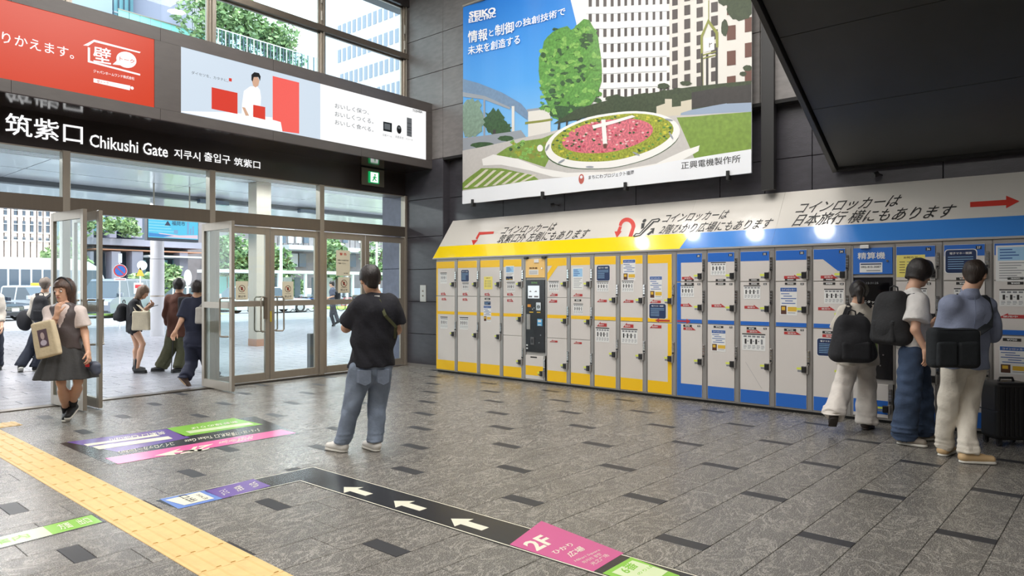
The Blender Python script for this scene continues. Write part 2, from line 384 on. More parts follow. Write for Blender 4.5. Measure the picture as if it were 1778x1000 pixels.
# ================================================================ ENTRANCE WALL
M_st = mat('brushed_steel', srgb(160, 151, 139), rough=.32, metal=.5, noise=.03, nscale=4, stretch=(6, 6, .3))
M_st2 = mat('dark_bronze', srgb(124, 114, 103), rough=.32, metal=.7, noise=.03, nscale=4, stretch=(6, 6, .3))
M_fas = mat('fascia_black', srgb(52, 46, 46), rough=.22, noise=.05, nscale=3)
M_box = mat('lightbox_frame', srgb(86, 81, 79), rough=.38, noise=.10, nscale=5, stretch=(1, 1, 3))
M_gl = glass('clear_glass', ior=1.35)
fe = entr(YE)
b = MB(); b.box(fe, DX0, XW + .1, 3.26, 3.72, -.45, .0, M_fas); wf = struct(b.build('wall_front'))
b = MB(); b.box(fe, DX0, XW + .1, 3.245, 3.262, -.3, .012, M_st); b.build('fascia_edge', wf)
b = MB(); b.box(fe, DX0, XW + .1, 6.88, 8.2, -.3, .12, M_fas); b.build('lintel', wf)
b = MB(); b.box(fe, -9, DX0, 0, 8.2, -.3, .02, M_plain); b.build('blank_wall', wf)
# lightbox housing: bulkhead from Y 9.3 back to the glazing
YB = 9.30
b = MB(); b.box(entr(YB), DX0, XW - .002, 3.71, 4.92, -(YE - YB) - .3, -.03, M_box)
bulk = struct(b.build('trim_1'))
fbx = entr(YB)
def lb(px0, px1, py):  # span in u between two pixels
    return fbx.uv(px0, py)[0], fbx.uv(px1, py)[0]
uR = fbx.uv(268, 100)[0]; uT0 = fbx.uv(314.5, 100)[0]; uT1 = fbx.uv(740, 230)[0]
zb0, zb1 = 3.855, 4.745
for u0, u1, v0, v1 in ((DX0, XW, 3.71, zb0), (DX0, XW, zb1, 4.92), (uR, uT0, zb0, zb1), (uT1, XW, zb0, zb1)):
    if v1 - v0 < .5:
        n = 7
        for k in range(n):
            b = MB(); b.box(fbx, u0 + (u1 - u0) * k / n + .002, u0 + (u1 - u0) * (k + 1) / n - .002, v0, v1, -.03, 0, M_box); b.build('cladding_panel', bulk)
    else:
        b = MB(); b.box(fbx, u0 + .002, u1 - .002, v0 + .002, v1 - .002, -.03, 0, M_box); b.build('cladding_panel', bulk)
b = MB(); b.box(fbx, DX0, XW, 3.70, 3.712, -(YE - YB), 0, mat('gloss_underside', srgb(60, 54, 54), rough=.12)); b.build('underside', bulk)

# --- glazed bays: mullions, transom, transom panes
MX = [-.80, 1.125, 3.045, 4.96, 6.878, 8.77]
win = struct(MB().box(fe, DX0, XW, 2.47, 2.66, -.06, .06, M_st2, ch=.004).build('door_frame_1'))
for x in MX:
    b = MB(); w = .045 if x < 8.7 else .03
    b.box(fe, x - w, x + w, -.0, 3.26, -.06, .062, M_st, ch=.006); b.build('mullion', win)
for i in range(5):
    b = MB(); b.box(fe, MX[i] + .045, MX[i + 1] - .04, 2.66, 3.25, -.006, .006, M_gl); b.build('transom_pane', win)
b = MB(); b.box(fe, DX0, XW, 0, .012, -.08, .08, mat('threshold_metal', srgb(140, 132, 122), rough=.3, metal=.8)); b.build('threshold', win)
# upper window over the bulkhead
up = struct(MB().box(fe, DX0, XW, 4.85, 4.97, -.06, .08, M_st, ch=.004).build('window_1'))
b = MB(); b.box(fe, DX0, XW, 5.88, 5.985, -.06, .10, M_st2, ch=.004); b.build('transom_bar', up)
for x in (1.125, 3.045, 4.96, 6.90, 8.76):
    b = MB(); w = .045; b.box(fe, x - w, x + w, 4.9, 6.9, -.05, .05, M_st, ch=.005); b.build('window_mullion', up)
    b = MB(); b.box(fe, x - .012, x + .012, 4.9, 6.9, .06, .085, M_st); b.build('stay_bar', up)
    for z in (6.05, 6.35):
        b = MB(); b.seg(fe(x - .06, z, .10), fe(x - .06, z + .16, .10), .016, .016, M_st, 8); b.build('stay_bolt', up)
xs = [DX0, 1.125, 3.045, 4.96, 6.90, 8.76]
for i in range(5):
    for z0, z1 in ((4.97, 5.88), (5.985, 6.88)):
        b = MB(); b.box(fe, xs[i] + .045, xs[i + 1] - .045, z0, z1, -.005, .005, M_gl); b.build('pane', up)
        fw = MB()
        for (a0, a1, c0, c1) in ((xs[i] + .045, xs[i + 1] - .045, z0, z0 + .025), (xs[i] + .045, xs[i + 1] - .045, z1 - .025, z1), (xs[i] + .045, xs[i] + .075, z0, z1), (xs[i + 1] - .075, xs[i + 1] - .045, z0, z1)):
            fw.box(fe, a0, a1, c0, c1, -.02, .02, M_st)
        fw.build('sash', up)

# --- door leaves
def leaf(n, hinge, ang, width=.90, label=None, notice=None, flip=1):
    """hinge (x, y), ang = direction of the leaf from the hinge, in degrees"""
    a = math.radians(ang); r = Vector((math.cos(a), math.sin(a), 0)); fr = Fr((hinge[0], hinge[1], 0), r, (0, 0, 1))
    H = 2.455; b = MB(); s = .075; t = .022
    for u0, u1, v0, v1 in ((0, s, .02, H), (width - s, width, .02, H)): b.box(fr, u0, u1, v0, v1, -t, t, M_st, ch=.004)
    root = struct(b.build('door_%d' % n))
    b = MB(); b.box(fr, s, width - s, H - .11, H, -t, t, M_st); b.build('top_rail', root)
    b = MB(); b.box(fr, s, width - s, 1.20, 1.29, -t, t, M_st); b.build('middle_rail', root)
    b = MB(); b.box(fr, s, width - s, .02, .14, -t, t, M_st); b.build('bottom_rail', root)
    b = MB(); b.box(fr, s, width - s, 1.29, H - .11, -.004, .004, M_gl); b.build('pane', root)
    b = MB(); b.box(fr, s, width - s, .14, 1.20, -.004, .004, M_gl); b.build('pane', root)
    for d in (1, -1):
        hu = width - s - .045; z0, z1 = .80, 1.35; o = t * d
        pts = [fr(hu + .03, z0, o), fr(hu, z0, o + .055 * d), fr(hu - .055, z0, o + .075 * d), fr(hu - .075, z0 + .025, o + .075 * d), fr(hu - .075, z1 - .025, o + .075 * d), fr(hu - .055, z1, o + .075 * d), fr(hu, z1, o + .055 * d), fr(hu + .03, z1, o)]
        b = MB(); b.tube(pts, .013, M_st, 8); b.build('door_handle', root)
    return root, fr
leaf(1, (2.93, 10.13), -85); leaf(2, (3.17, 10.13), -88.5, .86); leaf(3, (4.90, 10.17), -90)
leaf(4, (5.01, YE), 0, .905); leaf(5, (6.832, YE), 180, .905)
leaf(6, (6.925, YE), 0, .895); leaf(7, (8.735, YE), 180, .895)
b = MB(); b.box(entr(YE - .03), 5.915, 5.945, .95, 1.12, 0, .006, mat('yellow_tape', srgb(190, 170, 60), rough=.5)); tag(b.build('lock_tape'), 'small yellow strip on the meeting stile of the closed double doors', 'tape')
# panic hardware box on the right leaf of the first closed pair, wall switch plate
b = MB(); b.box(fe, 5.80, 5.86, 1.0, 1.34, .03, .055, M_st2, ch=.004); tag(b.build('lock_box'), 'narrow bronze lock box behind the pull handle of the closed doors', 'lock')
b = MB(); q0 = lockf(XW - .001); u0, v1 = q0.uv(730, 495); u1, v0 = q0.uv(740, 524); b.box(q0, u0, u1, v0, v1, 0, .012, mat('plate_grey', srgb(190, 190, 186), rough=.4), ch=.003)
b.box(q0, (u0 + u1) / 2 - .02, (u0 + u1) / 2 + .02, (v0 + v1) / 2 + .03, (v0 + v1) / 2 + .06, .012, .015, M_st2)
b.box(q0, (u0 + u1) / 2 - .02, (u0 + u1) / 2 + .02, (v0 + v1) / 2 - .06, (v0 + v1) / 2 - .03, .012, .015, M_st2)
tag(b.build('switch_plate'), 'pale grey switch plate on the dark wall left of the lockers', 'switch')
# exit sign
GRN = mat('exit_green', srgb(20, 170, 95), emit=1.0); WEM = mat('exit_white', (1, 1, 1), emit=1.2)
t = thing('exit_sign', 'green and white emergency exit sign on a grey plate under the lightbox', 'sign', (8.0, YE - .02, 3.3))
fx = entr(YE - .012); (u0, v1), (u1, v0) = fx.uv(627, 290), fx.uv(666, 326)
v0 = fx.uv(640, 322)[1]; b = MB(); b.box(fx, u0, u1, v0, v1, 0, .02, mat('plate_alu', srgb(150, 143, 132), rough=.35, metal=.6), ch=.003); b.build('plate', t)
c0 = fx.uv(638.5, 296)[0]; c1 = fx.uv(655.5, 296)[0]; e0, e1 = v0 + .05, v1 - .06
b = MB(); b.box(fx, c0, c1, e0, e1, .02, .05, GRN, ch=.003); pn = b.build('light_panel', t)
b = MB(); cx = (c0 + c1) / 2; hh = e1 - e0; ww = c1 - c0
b.box(fx, c0 + ww * .12, c0 + ww * .88, e0 + hh * .06, e0 + hh * .94, .05, .052, WEM)
for pts in ([(.45, .62), (.62, .62), (.58, .40), (.40, .40)], [(.42, .42), (.56, .40), (.74, .22), (.66, .18), (.50, .32)], [(.40, .42), (.50, .38), (.36, .14), (.26, .16)], [(.58, .60), (.76, .50), (.72, .45), (.56, .53)], [(.46, .60), (.30, .48), (.33, .44), (.48, .52)]):
    b.poly(fx, [(c0 + ww * x, e0 + hh * y) for x, y in pts], .0535, GRN)
b.ell(fx, c0 + ww * .55, e0 + hh * .73, ww * .09, hh * .075, .0535, GRN)
b.build('running_figure', pn)

# ================================================================ SIGN LETTERS AND LIGHTBOX ADVERTISEMENTS
M_wt = mat('sign_white', (1, 1, 1), emit=1.1)
gate = MB(); fg = entr(YE - .004)
t = thing('gate_sign_lettering', 'white lit station gate lettering on the black fascia over the doors', 'sign', (3.5, YE, 3.5))
for st, a, bb, hp, bold, nm in (('筑紫口', (9, 234), (143, 250), 37, .018, 'large_characters'), ('Chikushi Gate', (155, 256.5), (291, 272), 22, .012, 'latin_letters'),
                               ('지쿠시', (302, 273), (347, 281), 15.5, .02, 'hangul_letters'), ('출입구', (354, 279), (399, 286), 15.5, .02, 'hangul_letters'), ('筑紫口', (406, 288), (451, 293), 14, .015, 'small_characters')):
    vs, fs_, W_, H_ = text2d(st, bold); b = MB()
    A = fg.uv(*a); B = fg.uv(*bb); T_ = fg.uv(a[0], a[1] - hp); zb = (A[1] + B[1]) / 2
    P = [fg(A[0] + (B[0] - A[0]) * x, zb + (T_[1] - A[1]) * y, .012 + lay(vs, i)) for i, (x, y) in enumerate(vs)]
    b.add(P, fs_, M_wt); b.build(nm, t)
# red advertisement
EM_R = mat('ad_red', srgb(224, 66, 32), emit=.82, rough=.3); EM_W = mat('ad_white', (1, 1, 1), emit=.95, rough=.3); EM_B = mat('ad_ice', srgb(212, 226, 240), emit=.92, rough=.3)
EM_R2 = mat('ad_red_block', srgb(222, 62, 46), emit=.9, rough=.3); EM_R3 = mat('ad_coral', srgb(244, 98, 90), emit=.95, rough=.3); EM_K = mat('ad_black', srgb(38, 38, 42), emit=.3, rough=.3)
EM_G = mat('ad_grey_text', srgb(120, 124, 128), emit=.6, rough=.3); EM_S = mat('ad_skin', srgb(222, 178, 150), emit=.85, rough=.3)
fa = entr(YB + .012)
t = thing('red_lightbox', 'red backlit advertising panel with white house logo at the upper left', 'advertisement', (1.8, YB, zb0))
b = MB(); b.box(fa, DX0 + 2, uR, zb0, zb1, -.02, .004, EM_R); b.build('light_panel', t)
def pt(name, st, a, bb, hp, m, fr=fa, bold=0.0, d=.007, par=None, shear=0.0, space=1.0):
    b = MB(); b.ptext(fr, st, a, bb, hp, d, m, bold, shear, space); return b.build(name, par)
pt('slogan', 'りかえます。', (3, 74), (128, 103), 19, EM_W, bold=.012, par=t)
pt('company_name', 'ジャパンホームワンド株式会社', (162, 126), (233, 139.5), 5.5, EM_W, bold=.02, par=t)
b = MB(); b.ppoly(fa, [(144, 79), (163, 69), (244, 90.5), (242, 92.5), (163, 73), (153, 80)], .007, EM_W); b.ppoly(fa, [(152, 82), (156, 83), (156, 109), (152, 108)], .007, EM_W)
b.ppoly(fa, [(152, 108), (154, 105), (243, 128.5), (243, 131.5)], .007, EM_W)
bub = [fa.uv(219 + 17.5 * math.cos(k * math.pi / 12), 104 + 14 * math.sin(k * math.pi / 12) + 2.5 * math.cos(k * math.pi / 12)) for k in range(24)]
b.poly(fa, bub, .007, EM_W); b.ppoly(fa, [(195, 112), (205, 103), (212, 114)], .0072, EM_W); b.build('house_outline', t)
pt('wall_character', '壁', (162, 107), (192, 112), 27, EM_W, bold=.03, par=t); pt('bubble_text', 'トーク', (207, 105), (233, 111), 7, EM_R, bold=.01, par=t, d=.009)
b = MB(); b.ppoly(fa, [(162, 136), (226, 149), (225, 157), (162, 143)], .007, EM_W); b.ell(fa, *fa.uv(229, 153), .02, .02, .007, EM_W); b.build('search_bar', t)
pt('search_text', '壁トーク', (168, 143.5), (188, 147.5), 5, EM_R, d=.009, par=t)
# white and blue advertisement
t = thing('white_lightbox', 'long white backlit advertising panel with red blocks and a man in white', 'advertisement', (5.5, YB, zb0))
b = MB(); us = fa.uv(556, 170)[0]; b.box(fa, uT0, us, zb0, zb1, -.02, .004, EM_B); b.box(fa, us, uT1, zb0, zb1, -.02, .004, EM_W); b.build('light_panel', t)
b = MB(); b.ppoly(fa, [(314.5, 193), (400, 195), (480, 205), (487, 212), (490, 229), (314.5, 194.5)], .006, EM_W); b.build('table_print', t)
for pix, dd, mm in (([(367, 151.5), (412, 161.5), (412, 198), (367, 189)], .007, EM_R2), ([(439, 182), (460, 186), (460, 208), (439, 203)], .009, EM_R2), ([(473, 132), (519, 143.5), (519, 232), (490, 228), (487, 212), (473, 208)], .007, EM_R3), ([(397, 135.5), (402, 136.5), (402, 142), (397, 141)], .007, EM_R2)):
    b = MB(); b.ppoly(fa, pix, dd, mm); b.build('red_block', t)
b = MB(); b.ppoly(fa, [(423, 158), (434, 150), (446, 150), (451, 156), (453, 170), (452, 184), (440, 182), (438, 203), (419, 199), (420, 180)], .0065, EM_W)
b.ppoly(fa, [(437, 140), (440, 134), (447, 134), (450, 140), (448, 149), (443, 152), (439, 149)], .008, EM_S); b.ppoly(fa, [(436, 139), (436, 130), (441, 125.5), (449, 127), (452, 133), (451, 141), (448, 134), (440, 134), (438, 142)], .009, EM_K)
b.ppoly(fa, [(420, 186), (425, 187), (432, 201), (426, 201)], .0085, EM_S); b.build('man_print', t)
pt('heading_text', 'ダイセツを、カタチに。', (332, 128.5), (396, 143), 5.5, EM_G, par=t)
for i, (st, x1) in enumerate((('おいしく保つ、', 640), ('おいしくつくる。', 648), ('おいしく食べる。', 648))):
    y0 = 187.5 + i * 14.2; pt('slogan', st, (581, y0), (x1, y0 + .205 * (x1 - 581)), 8.5, EM_G, par=t)
pt('maker_name', 'TOSHIBA', (716, 194), (733, 197), 4.5, EM_K, bold=.02, par=t)
b = MB(); b.ppoly(fa, [(665, 211), (680, 214), (680, 230), (665, 227)], .007, EM_K); b.ppoly(fa, [(667, 214), (677, 216), (677, 226), (667, 224)], .008, EM_G); b.build('oven_print', t); b = MB()
b.ell(fa, *fa.uv(692.5, 225), .055, .075, .007, EM_K); b.ell(fa, *fa.uv(692.5, 222), .03, .022, .008, EM_G); b.build('rice_cooker_print', t); b = MB()
b.ppoly(fa, [(706, 204), (714.5, 206), (714.5, 238), (706, 236)], .007, EM_G)
for y in (213, 220, 224, 229): b.ppoly(fa, [(706, y), (714.5, y + 2), (714.5, y + 2.8), (706, y + .8)], .008, EM_K)
b.build('refrigerator_print', t)
pt('caption', '石窯ドーム', (664, 236), (680, 239), 4, EM_G, par=t); pt('caption', '炎匠炊き', (686, 239), (700, 242), 4, EM_G, par=t); pt('caption', 'ベジータ', (704, 242.5), (716, 245), 3, EM_G, par=t)
# notices on the door glass
M_nb = mat('notice_beige', srgb(222, 214, 190), rough=.6); M_ink = mat('ink_brown', srgb(84, 50, 38), rough=.6); M_rd = mat('ink_red', srgb(196, 60, 48), rough=.6); M_blk = mat('ink_black', srgb(40, 38, 38), rough=.6)
fn = entr(YE - .008)
def notice(px0, py0, px1, py1, label, kindn):
    u0, v1 = fn.uv(px0, py0); u1, v0 = fn.uv(px1, py1); t = thing('door_notice', label, 'notice', fn(u0, v0), 'paper notices on the glass doors')
    b = MB(); b.box(fn, u0, u1, v0, v1, 0, .002, M_nb); b.build('sheet', t); W, H = u1 - u0, v1 - v0
    if kindn == 'ban':
        b = MB(); cu, cv = u0 + W * .5, v0 + H * .60; r = W * .27
        b.ring(fn, cu, cv, r * .84, r, .0035, M_ink); b.box(fn, cu - r * .3, cu + r * .3, cv - r * .45, cv + r * .45, .002, .0035, M_ink, 0)
        b.poly(fn, [(cu - r * .7, cv + r * .62), (cu - r * .6, cv + r * .72), (cu + r * .7, cv - r * .62), (cu + r * .6, cv - r * .72)], .004, M_rd)
        b.build('pictogram', t)
        b = MB(); b.text(fn, '駆け込み禁止' if False else '禁止中', u0 + W * .2, v0 + H * .13, W * .6, H * .12, .003, M_blk, bold=.02)
        b.box(fn, u0 + W * .12, u0 + W * .88, v0 + H * .04, v0 + H * .055, .002, .003, M_blk); b.box(fn, u0 + W * .25, u0 + W * .75, v0 + H * .33, v0 + H * .345, .002, .003, M_ink); b.build('printing', t)
    else:
        b = MB(); b.text(fn, '警 告', u0 + W * .25, v0 + H * .80, W * .5, H * .10, .003, M_rd, bold=.03)
        for k, st in enumerate(('駅構内での迷惑行為は', 'ご遠慮ください')):
            b.text(fn, st, u0 + W * .1, v0 + H * (.58 - .12 * k), W * (.8 if k == 0 else .6), H * .055, .003, M_blk, bold=.02)
        b.text(fn, '駅長', u0 + W * .55, v0 + H * .08, W * .3, H * .04, .003, M_blk); b.build('printing', t)
notice(409, 488, 430.5, 520.5, 'beige no-entry notice on the left closed door leaf, furthest left', 'ban')
notice(490, 488.5, 509.5, 520.5, 'beige no-entry notice right of the meeting pull handles', 'ban')
notice(587, 481, 607, 508.5, 'smaller beige round-symbol notice below the tall warning sheet', 'ban')
notice(583.5, 434, 607.5, 479, 'tall beige warning sheet high on the third door glass', 'warn')
# ================================================================ BANNER
fbn = lockf(8.65)
P_ = lambda n, c, **k: mat('print_' + n, srgb(*c), rough=.45, **k)
C_sky = bpy.data.materials.new('print_sky'); C_sky.use_nodes = True
def _sky():
    nt = C_sky.node_tree; p = nt.nodes['Principled BSDF']; g = nt.nodes.new('ShaderNodeNewGeometry'); sx = nt.nodes.new('ShaderNodeSeparateXYZ'); nt.links.new(g.outputs['Position'], sx.inputs[0])
    r = nt.nodes.new('ShaderNodeMapRange'); r.inputs[1].default_value = 3.6; r.inputs[2].default_value = 6.4; nt.links.new(sx.outputs['Z'], r.inputs[0])
    c = nt.nodes.new('ShaderNodeValToRGB'); nt.links.new(r.outputs[0], c.inputs[0]); c.color_ramp.elements[0].color = srgb(150, 205, 240) + (1,); c.color_ramp.elements[1].color = srgb(40, 125, 215) + (1,)
    e = c.color_ramp.elements.new(.45); e.color = srgb(78, 158, 228) + (1,); nt.links.new(c.outputs[0], p.inputs['Base Color']); p.inputs['Roughness'].default_value = .4
_sky()
banner = thing('hanging_banner', 'huge photo banner of a flower clock and white office tower above the lockers', 'banner', (8.65, 5.8, 2.97))
ub0 = fbn.uv(804, 200)[0]; ub1 = fbn.uv(1305, 200)[0]; zb = 2.965; zt = 6.45
# cloth sheet with soft vertical waves
def wav(u, v):
    q = (u - ub0) / (ub1 - ub0) * 60; i = min(59, max(0, int(q))); f = q - i; w = lambda k: (.010 * math.sin((ub0 + (ub1 - ub0) * k / 60) * 5.1) + .006 * math.sin((ub0 + (ub1 - ub0) * k / 60) * 9.7))
    return w(i) * (1 - f) + w(i + 1) * f
b = MB(); NU, NV = 60, 10; Pg = []
for j in range(NV + 1):
    for i in range(NU + 1):
        u = ub0 + (ub1 - ub0) * i / NU; v = zb + (zt - zb) * j / NV; Pg.append(fbn(u, v, wav(u, v) - .02))
fsq = [(j * (NU + 1) + i, j * (NU + 1) + i + 1, (j + 1) * (NU + 1) + i + 1, (j + 1) * (NU + 1) + i) for j in range(NV) for i in range(NU)]
M_cl = mat('banner_cloth', srgb(232, 234, 238), rough=.4); b.add(Pg, fsq, M_cl, True)
sheet = b.build('cloth_sheet', banner); md = sheet.modifiers.new('s', 'SOLIDIFY'); md.thickness = .003; md.offset = 1
DN = [0.0]
def print_(name, shapes):
    """flat printed areas: list of (pixel outline, material) laid on the cloth and following its waves"""
    import bmesh
    bm = bmesh.new(); ms = []
    for pix, m in shapes:
        DN[0] += .00003
        if m not in ms: ms.append(m)
        pts = [fbn.uv(*p) for p in pix]
        vs = [bm.verts.new((u, v, DN[0])) for u, v in pts]
        try: f = bm.faces.new(vs); f.material_index = ms.index(m)
        except ValueError: pass
    # slice along u so that large areas can follow the cloth
    for k in range(1, 60):
        c = ub0 + (ub1 - ub0) * k / 60
        if any(min(x.co.x for x in f.verts) < c < max(x.co.x for x in f.verts) for f in bm.faces): bmesh.ops.bisect_plane(bm, geom=bm.verts[:] + bm.edges[:] + bm.faces[:], plane_co=(c, 0, 0), plane_no=(1, 0, 0))
    for v in bm.verts:
        u, w, d = v.co; u = min(max(u, ub0), ub1); w = min(max(w, zb), zt); v.co = fbn(u, w, wav(u, w) + d - .014)
    me = bpy.data.meshes.new(name); bm.to_mesh(me); bm.free()
    for m in ms: me.materials.append(m)
    o = link(name, me, banner)
    if len(shapes) > 3: o['kind'] = 'stuff'
    return o
W_ = P_('white', (238, 236, 232)); W2 = P_('facade', (222, 218, 210)); GRY = P_('grey', (150, 156, 164)); DK = P_('dark_window', (78, 70, 68)); RDW = P_('red_window', (104, 66, 54))
leafm = P_('leaf', (92, 146, 62), noise=.38, nscale=26); leafd = P_('leaf_dark', (52, 84, 44), noise=.35, nscale=26); leafl = P_('leaf_light', (128, 176, 84), noise=.35, nscale=30)
grass = P_('grass', (122, 150, 62), noise=.18, nscale=18); pink = P_('pink_flowers', (206, 108, 120), noise=.5, nscale=34); yel = P_('yellow_flowers', (150, 158, 50), noise=.5, nscale=36); pave = P_('paving', (196, 192, 188), noise=.05)
strip = P_('paving_strip', (214, 208, 190)); pinedk = P_('pine', (58, 70, 44), noise=.3, nscale=30); clock = P_('clock_gold', (136, 140, 60)); blueg = P_('road_blue', (112, 138, 168), noise=.1); beige = P_('planter_beige', (206, 198, 178)); bl = P_('banner_white_strip', (236, 238, 242)); shade = P_('gate_dark', (58, 54, 52), noise=.15)
TOPY = -175
print_('sky_print', [([(803, 300), (803, 5 + TOPY), (1100, TOPY - 80), (1060, 260)], C_sky)])
print_('tower_print', [([(990, 0), (1000, -120), (1175, -160), (1175, 200), (1020, 215), (1000, 40)], W_), ([(1160, -160), (1306, -200), (1306, 185), (1163, 200)], W2)])
win_ = []
for r in range(-4, 8):
    for c in range(12):
        x = 1022 + c * 12.2 + (0 if c < 6 else .3 * (c - 6)); y = 50 + r * 26.3 + (x - 1022) * -.03 * (1 + r * -.1)
        if y > 178 - c * 1: continue
        w = 5.5 - c * .1; win_.append(([(x, y), (x + w, y - .4), (x + w, y + 14), (x, y + 14.5)], DK))
for r in range(-3, 6):
    for c, (x, w) in enumerate(((1167, 9), (1187, 10), (1208, 11), (1234, 12), (1262, 15), (1293, 12))):
        y = 112 + (r - 3) * 24 - (x - 1167) * .10 + (c % 2) * -6
        if (c >= 4): y = 88 + (r - 2) * 44 - (x - 1262) * .45; 
        if y > 150 - (0 if c < 4 else 8): continue
        h = 18 if c < 4 else 26; win_.append(([(x, y + 1), (x + w, y - 1), (x + w, y + h - 2), (x, y + h)], DK if c < 4 else RDW))
print_('window_prints', win_)
lines = [([(1018, y + 6), (1158, y + 1), (1158, y + 1.6), (1018, y + 6.6)], GRY) for y in range(18, 190, 26)]
print_('facade_line_prints', lines)
# clock tower
print_('clock_tower_print', [([(1215, 62), (1229, 32), (1247, 56), (1247, 82), (1243, 82), (1242, 58), (1229, 40), (1219, 64), (1220, 150), (1216, 150)], clock), ([(1222, 66), (1240, 63), (1240, 86), (1222, 90)], W_), ([(1229, 0), (1230.5, 0), (1230.5, 34), (1229, 34)], clock),
    ([(1216, 92), (1219, 92), (1219, 154), (1216, 154)], shade), ([(1225, 92), (1229, 92), (1229, 154), (1225, 154)], shade), ([(1242, 84), (1246, 84), (1246, 148), (1242, 148)], shade), ([(1230.5, 74), (1232, 74), (1232, 82), (1230.5, 82)], DK), ([(1231, 76), (1236, 74), (1236, 75.5), (1231, 77.5)], DK),
    ([(1219, 94), (1243, 88), (1243, 90), (1219, 96)], clock), ([(1219, 100), (1243, 94), (1243, 96), (1219, 102)], clock)])
random.seed(5)
def blob(cx, cy, rx, ry, n=26, j=.10):
    return [(cx + rx * (1 + random.uniform(-j, j)) * math.cos(2 * math.pi * k / n), cy + ry * (1 + random.uniform(-j, j)) * math.sin(2 * math.pi * k / n)) for k in range(n)]
print_('dark_tree_print', [(blob(1285, 10, 24, 26), pinedk), (blob(1262, -8, 18, 18), pinedk), (blob(1258, 48, 6, 14), pinedk), (blob(1298, 118, 8, 5), pinedk), (blob(1290, 128, 6, 4), pinedk)])
print_('elevated_road_print', [([(803, 137), (830, 144), (870, 160), (905, 180), (918, 195), (916, 208), (885, 186), (840, 166), (803, 160)], blueg), ([(803, 160), (840, 166), (885, 186), (885, 190), (838, 172), (803, 168)], GRY),
    ([(888, 184), (893, 184), (893, 240), (888, 240)], W2), ([(838, 170), (841, 170), (841, 245), (838, 245)], GRY)])
print_('far_trees_print', [(blob(818, 205, 20, 34, j=.2), P_('tree_haze', (126, 150, 132), noise=.2, nscale=20)), (blob(858, 212, 19, 22, j=.2), leafd), (blob(875, 225, 12, 14, j=.2), leafd), ([(855, 225), (860, 225), (861, 258), (855, 258)], shade), ([(803, 240), (905, 226), (915, 240), (803, 262)], GRY),
    (blob(838, 252, 20, 6), leafd), (blob(878, 240, 14, 5), leafd)])
print_('low_house_print', [([(917, 192), (955, 186), (955, 232), (917, 240)], W2), ([(915, 190), (958, 183), (958, 187), (915, 194)], GRY), ([(912, 212), (958, 205), (958, 209), (912, 216)], clock)])
T1 = [(936, 100), (945, 72), (956, 55), (975, 48), (985, 44), (992, 52), (1000, 46), (1012, 34), (1025, 37), (1033, 52), (1041, 78), (1044, 110), (1042, 140), (1036, 165), (1022, 185), (1012, 200), (1003, 206), (975, 212), (960, 205), (948, 180), (938, 150), (933, 125)]
T1 = [(x + random.uniform(-2.5, 2.5), y + random.uniform(-2.5, 2.5)) for i in range(len(T1)) for (x, y) in (T1[i], ((T1[i][0] + T1[(i + 1) % len(T1)][0]) / 2, (T1[i][1] + T1[(i + 1) % len(T1)][1]) / 2))]
shp = [(T1, leafm), (blob(990, 195, 40, 12, j=.2), leafd)]
for k in range(200):
    x = random.uniform(938, 1040); y = random.uniform(48, 198)
    if y < 75 and (x < 952 or x > 1034 or 985 < x < 993): continue
    shp.append((blob(x, y, random.uniform(2.5, 6.5), random.uniform(2, 4.5), 9, .45), random.choice([leafl, leafm, leafd, leafl])))
shp += [([(970, 205), (973, 205), (971, 232), (967, 232)], shade), ([(1002, 200), (1007, 200), (1006, 222), (1001, 222)], shade), ([(983, 205), (986, 205), (985, 228), (982, 228)], shade)]
print_('tall_tree_print', shp)
print_('hedge_print', [([(1000, 190), (1060, 172), (1140, 160), (1200, 150), (1306, 140), (1306, 182), (1200, 200), (1120, 198), (1040, 200), (960, 215)], pinedk)] + [(blob(x, y, rx, ry, 14, .25), pinedk) for x, y, rx, ry in ((1068, 170, 16, 6), (1075, 182, 18, 9), (1115, 168, 16, 7), (1125, 180, 20, 8), (1152, 150, 10, 5), (1158, 164, 18, 7), (1190, 144, 10, 4), (1186, 158, 16, 7))])
print_('planter_print', [([(1140, 185), (1155, 180), (1155, 172), (1167, 172), (1167, 186), (1182, 184), (1182, 176), (1200, 172), (1200, 204), (1140, 204)], beige), ([(1200, 160), (1262, 150), (1262, 180), (1200, 188)], shade), ([(1200, 190), (1306, 172), (1306, 196), (1180, 205), (1182, 196)], P_('kerb_blue', (148, 164, 186))), ([(1262, 152), (1306, 146), (1306, 178), (1262, 180)], shade)])
print_('ground_print', [([(803, 262), (915, 238), (1000, 218), (1180, 200), (1306, 194), (1306, 270), (803, 350)], pave), ([(1175, 204), (1306, 194), (1306, 262), (1205, 275)], grass)])
print_('flower_bed_print', [([(862, 268), (880, 256), (905, 246), (940, 240), (975, 226), (960, 262), (945, 290), (900, 275), (865, 276)], grass)] + [(blob(random.uniform(885, 945), random.uniform(245, 275), random.uniform(2, 5), random.uniform(2, 4), 8, .3), random.choice([yel, leafd, leafl, clock])) for k in range(40)] + [(blob(937, 257, 5, 6, 12, .02), W_)])
print_('lawn_stripes_print', [([(803, 318), (835, 292), (870, 292), (925, 304), (935, 312), (803, 330)], grass)] + [([(806 + k * 16, 326 - k * 1.5), (812 + k * 16, 326 - k * 1.5), (848 + k * 14, 294 + k * 1.5), (842 + k * 14, 294 + k * 1.5)], strip) for k in range(7)])
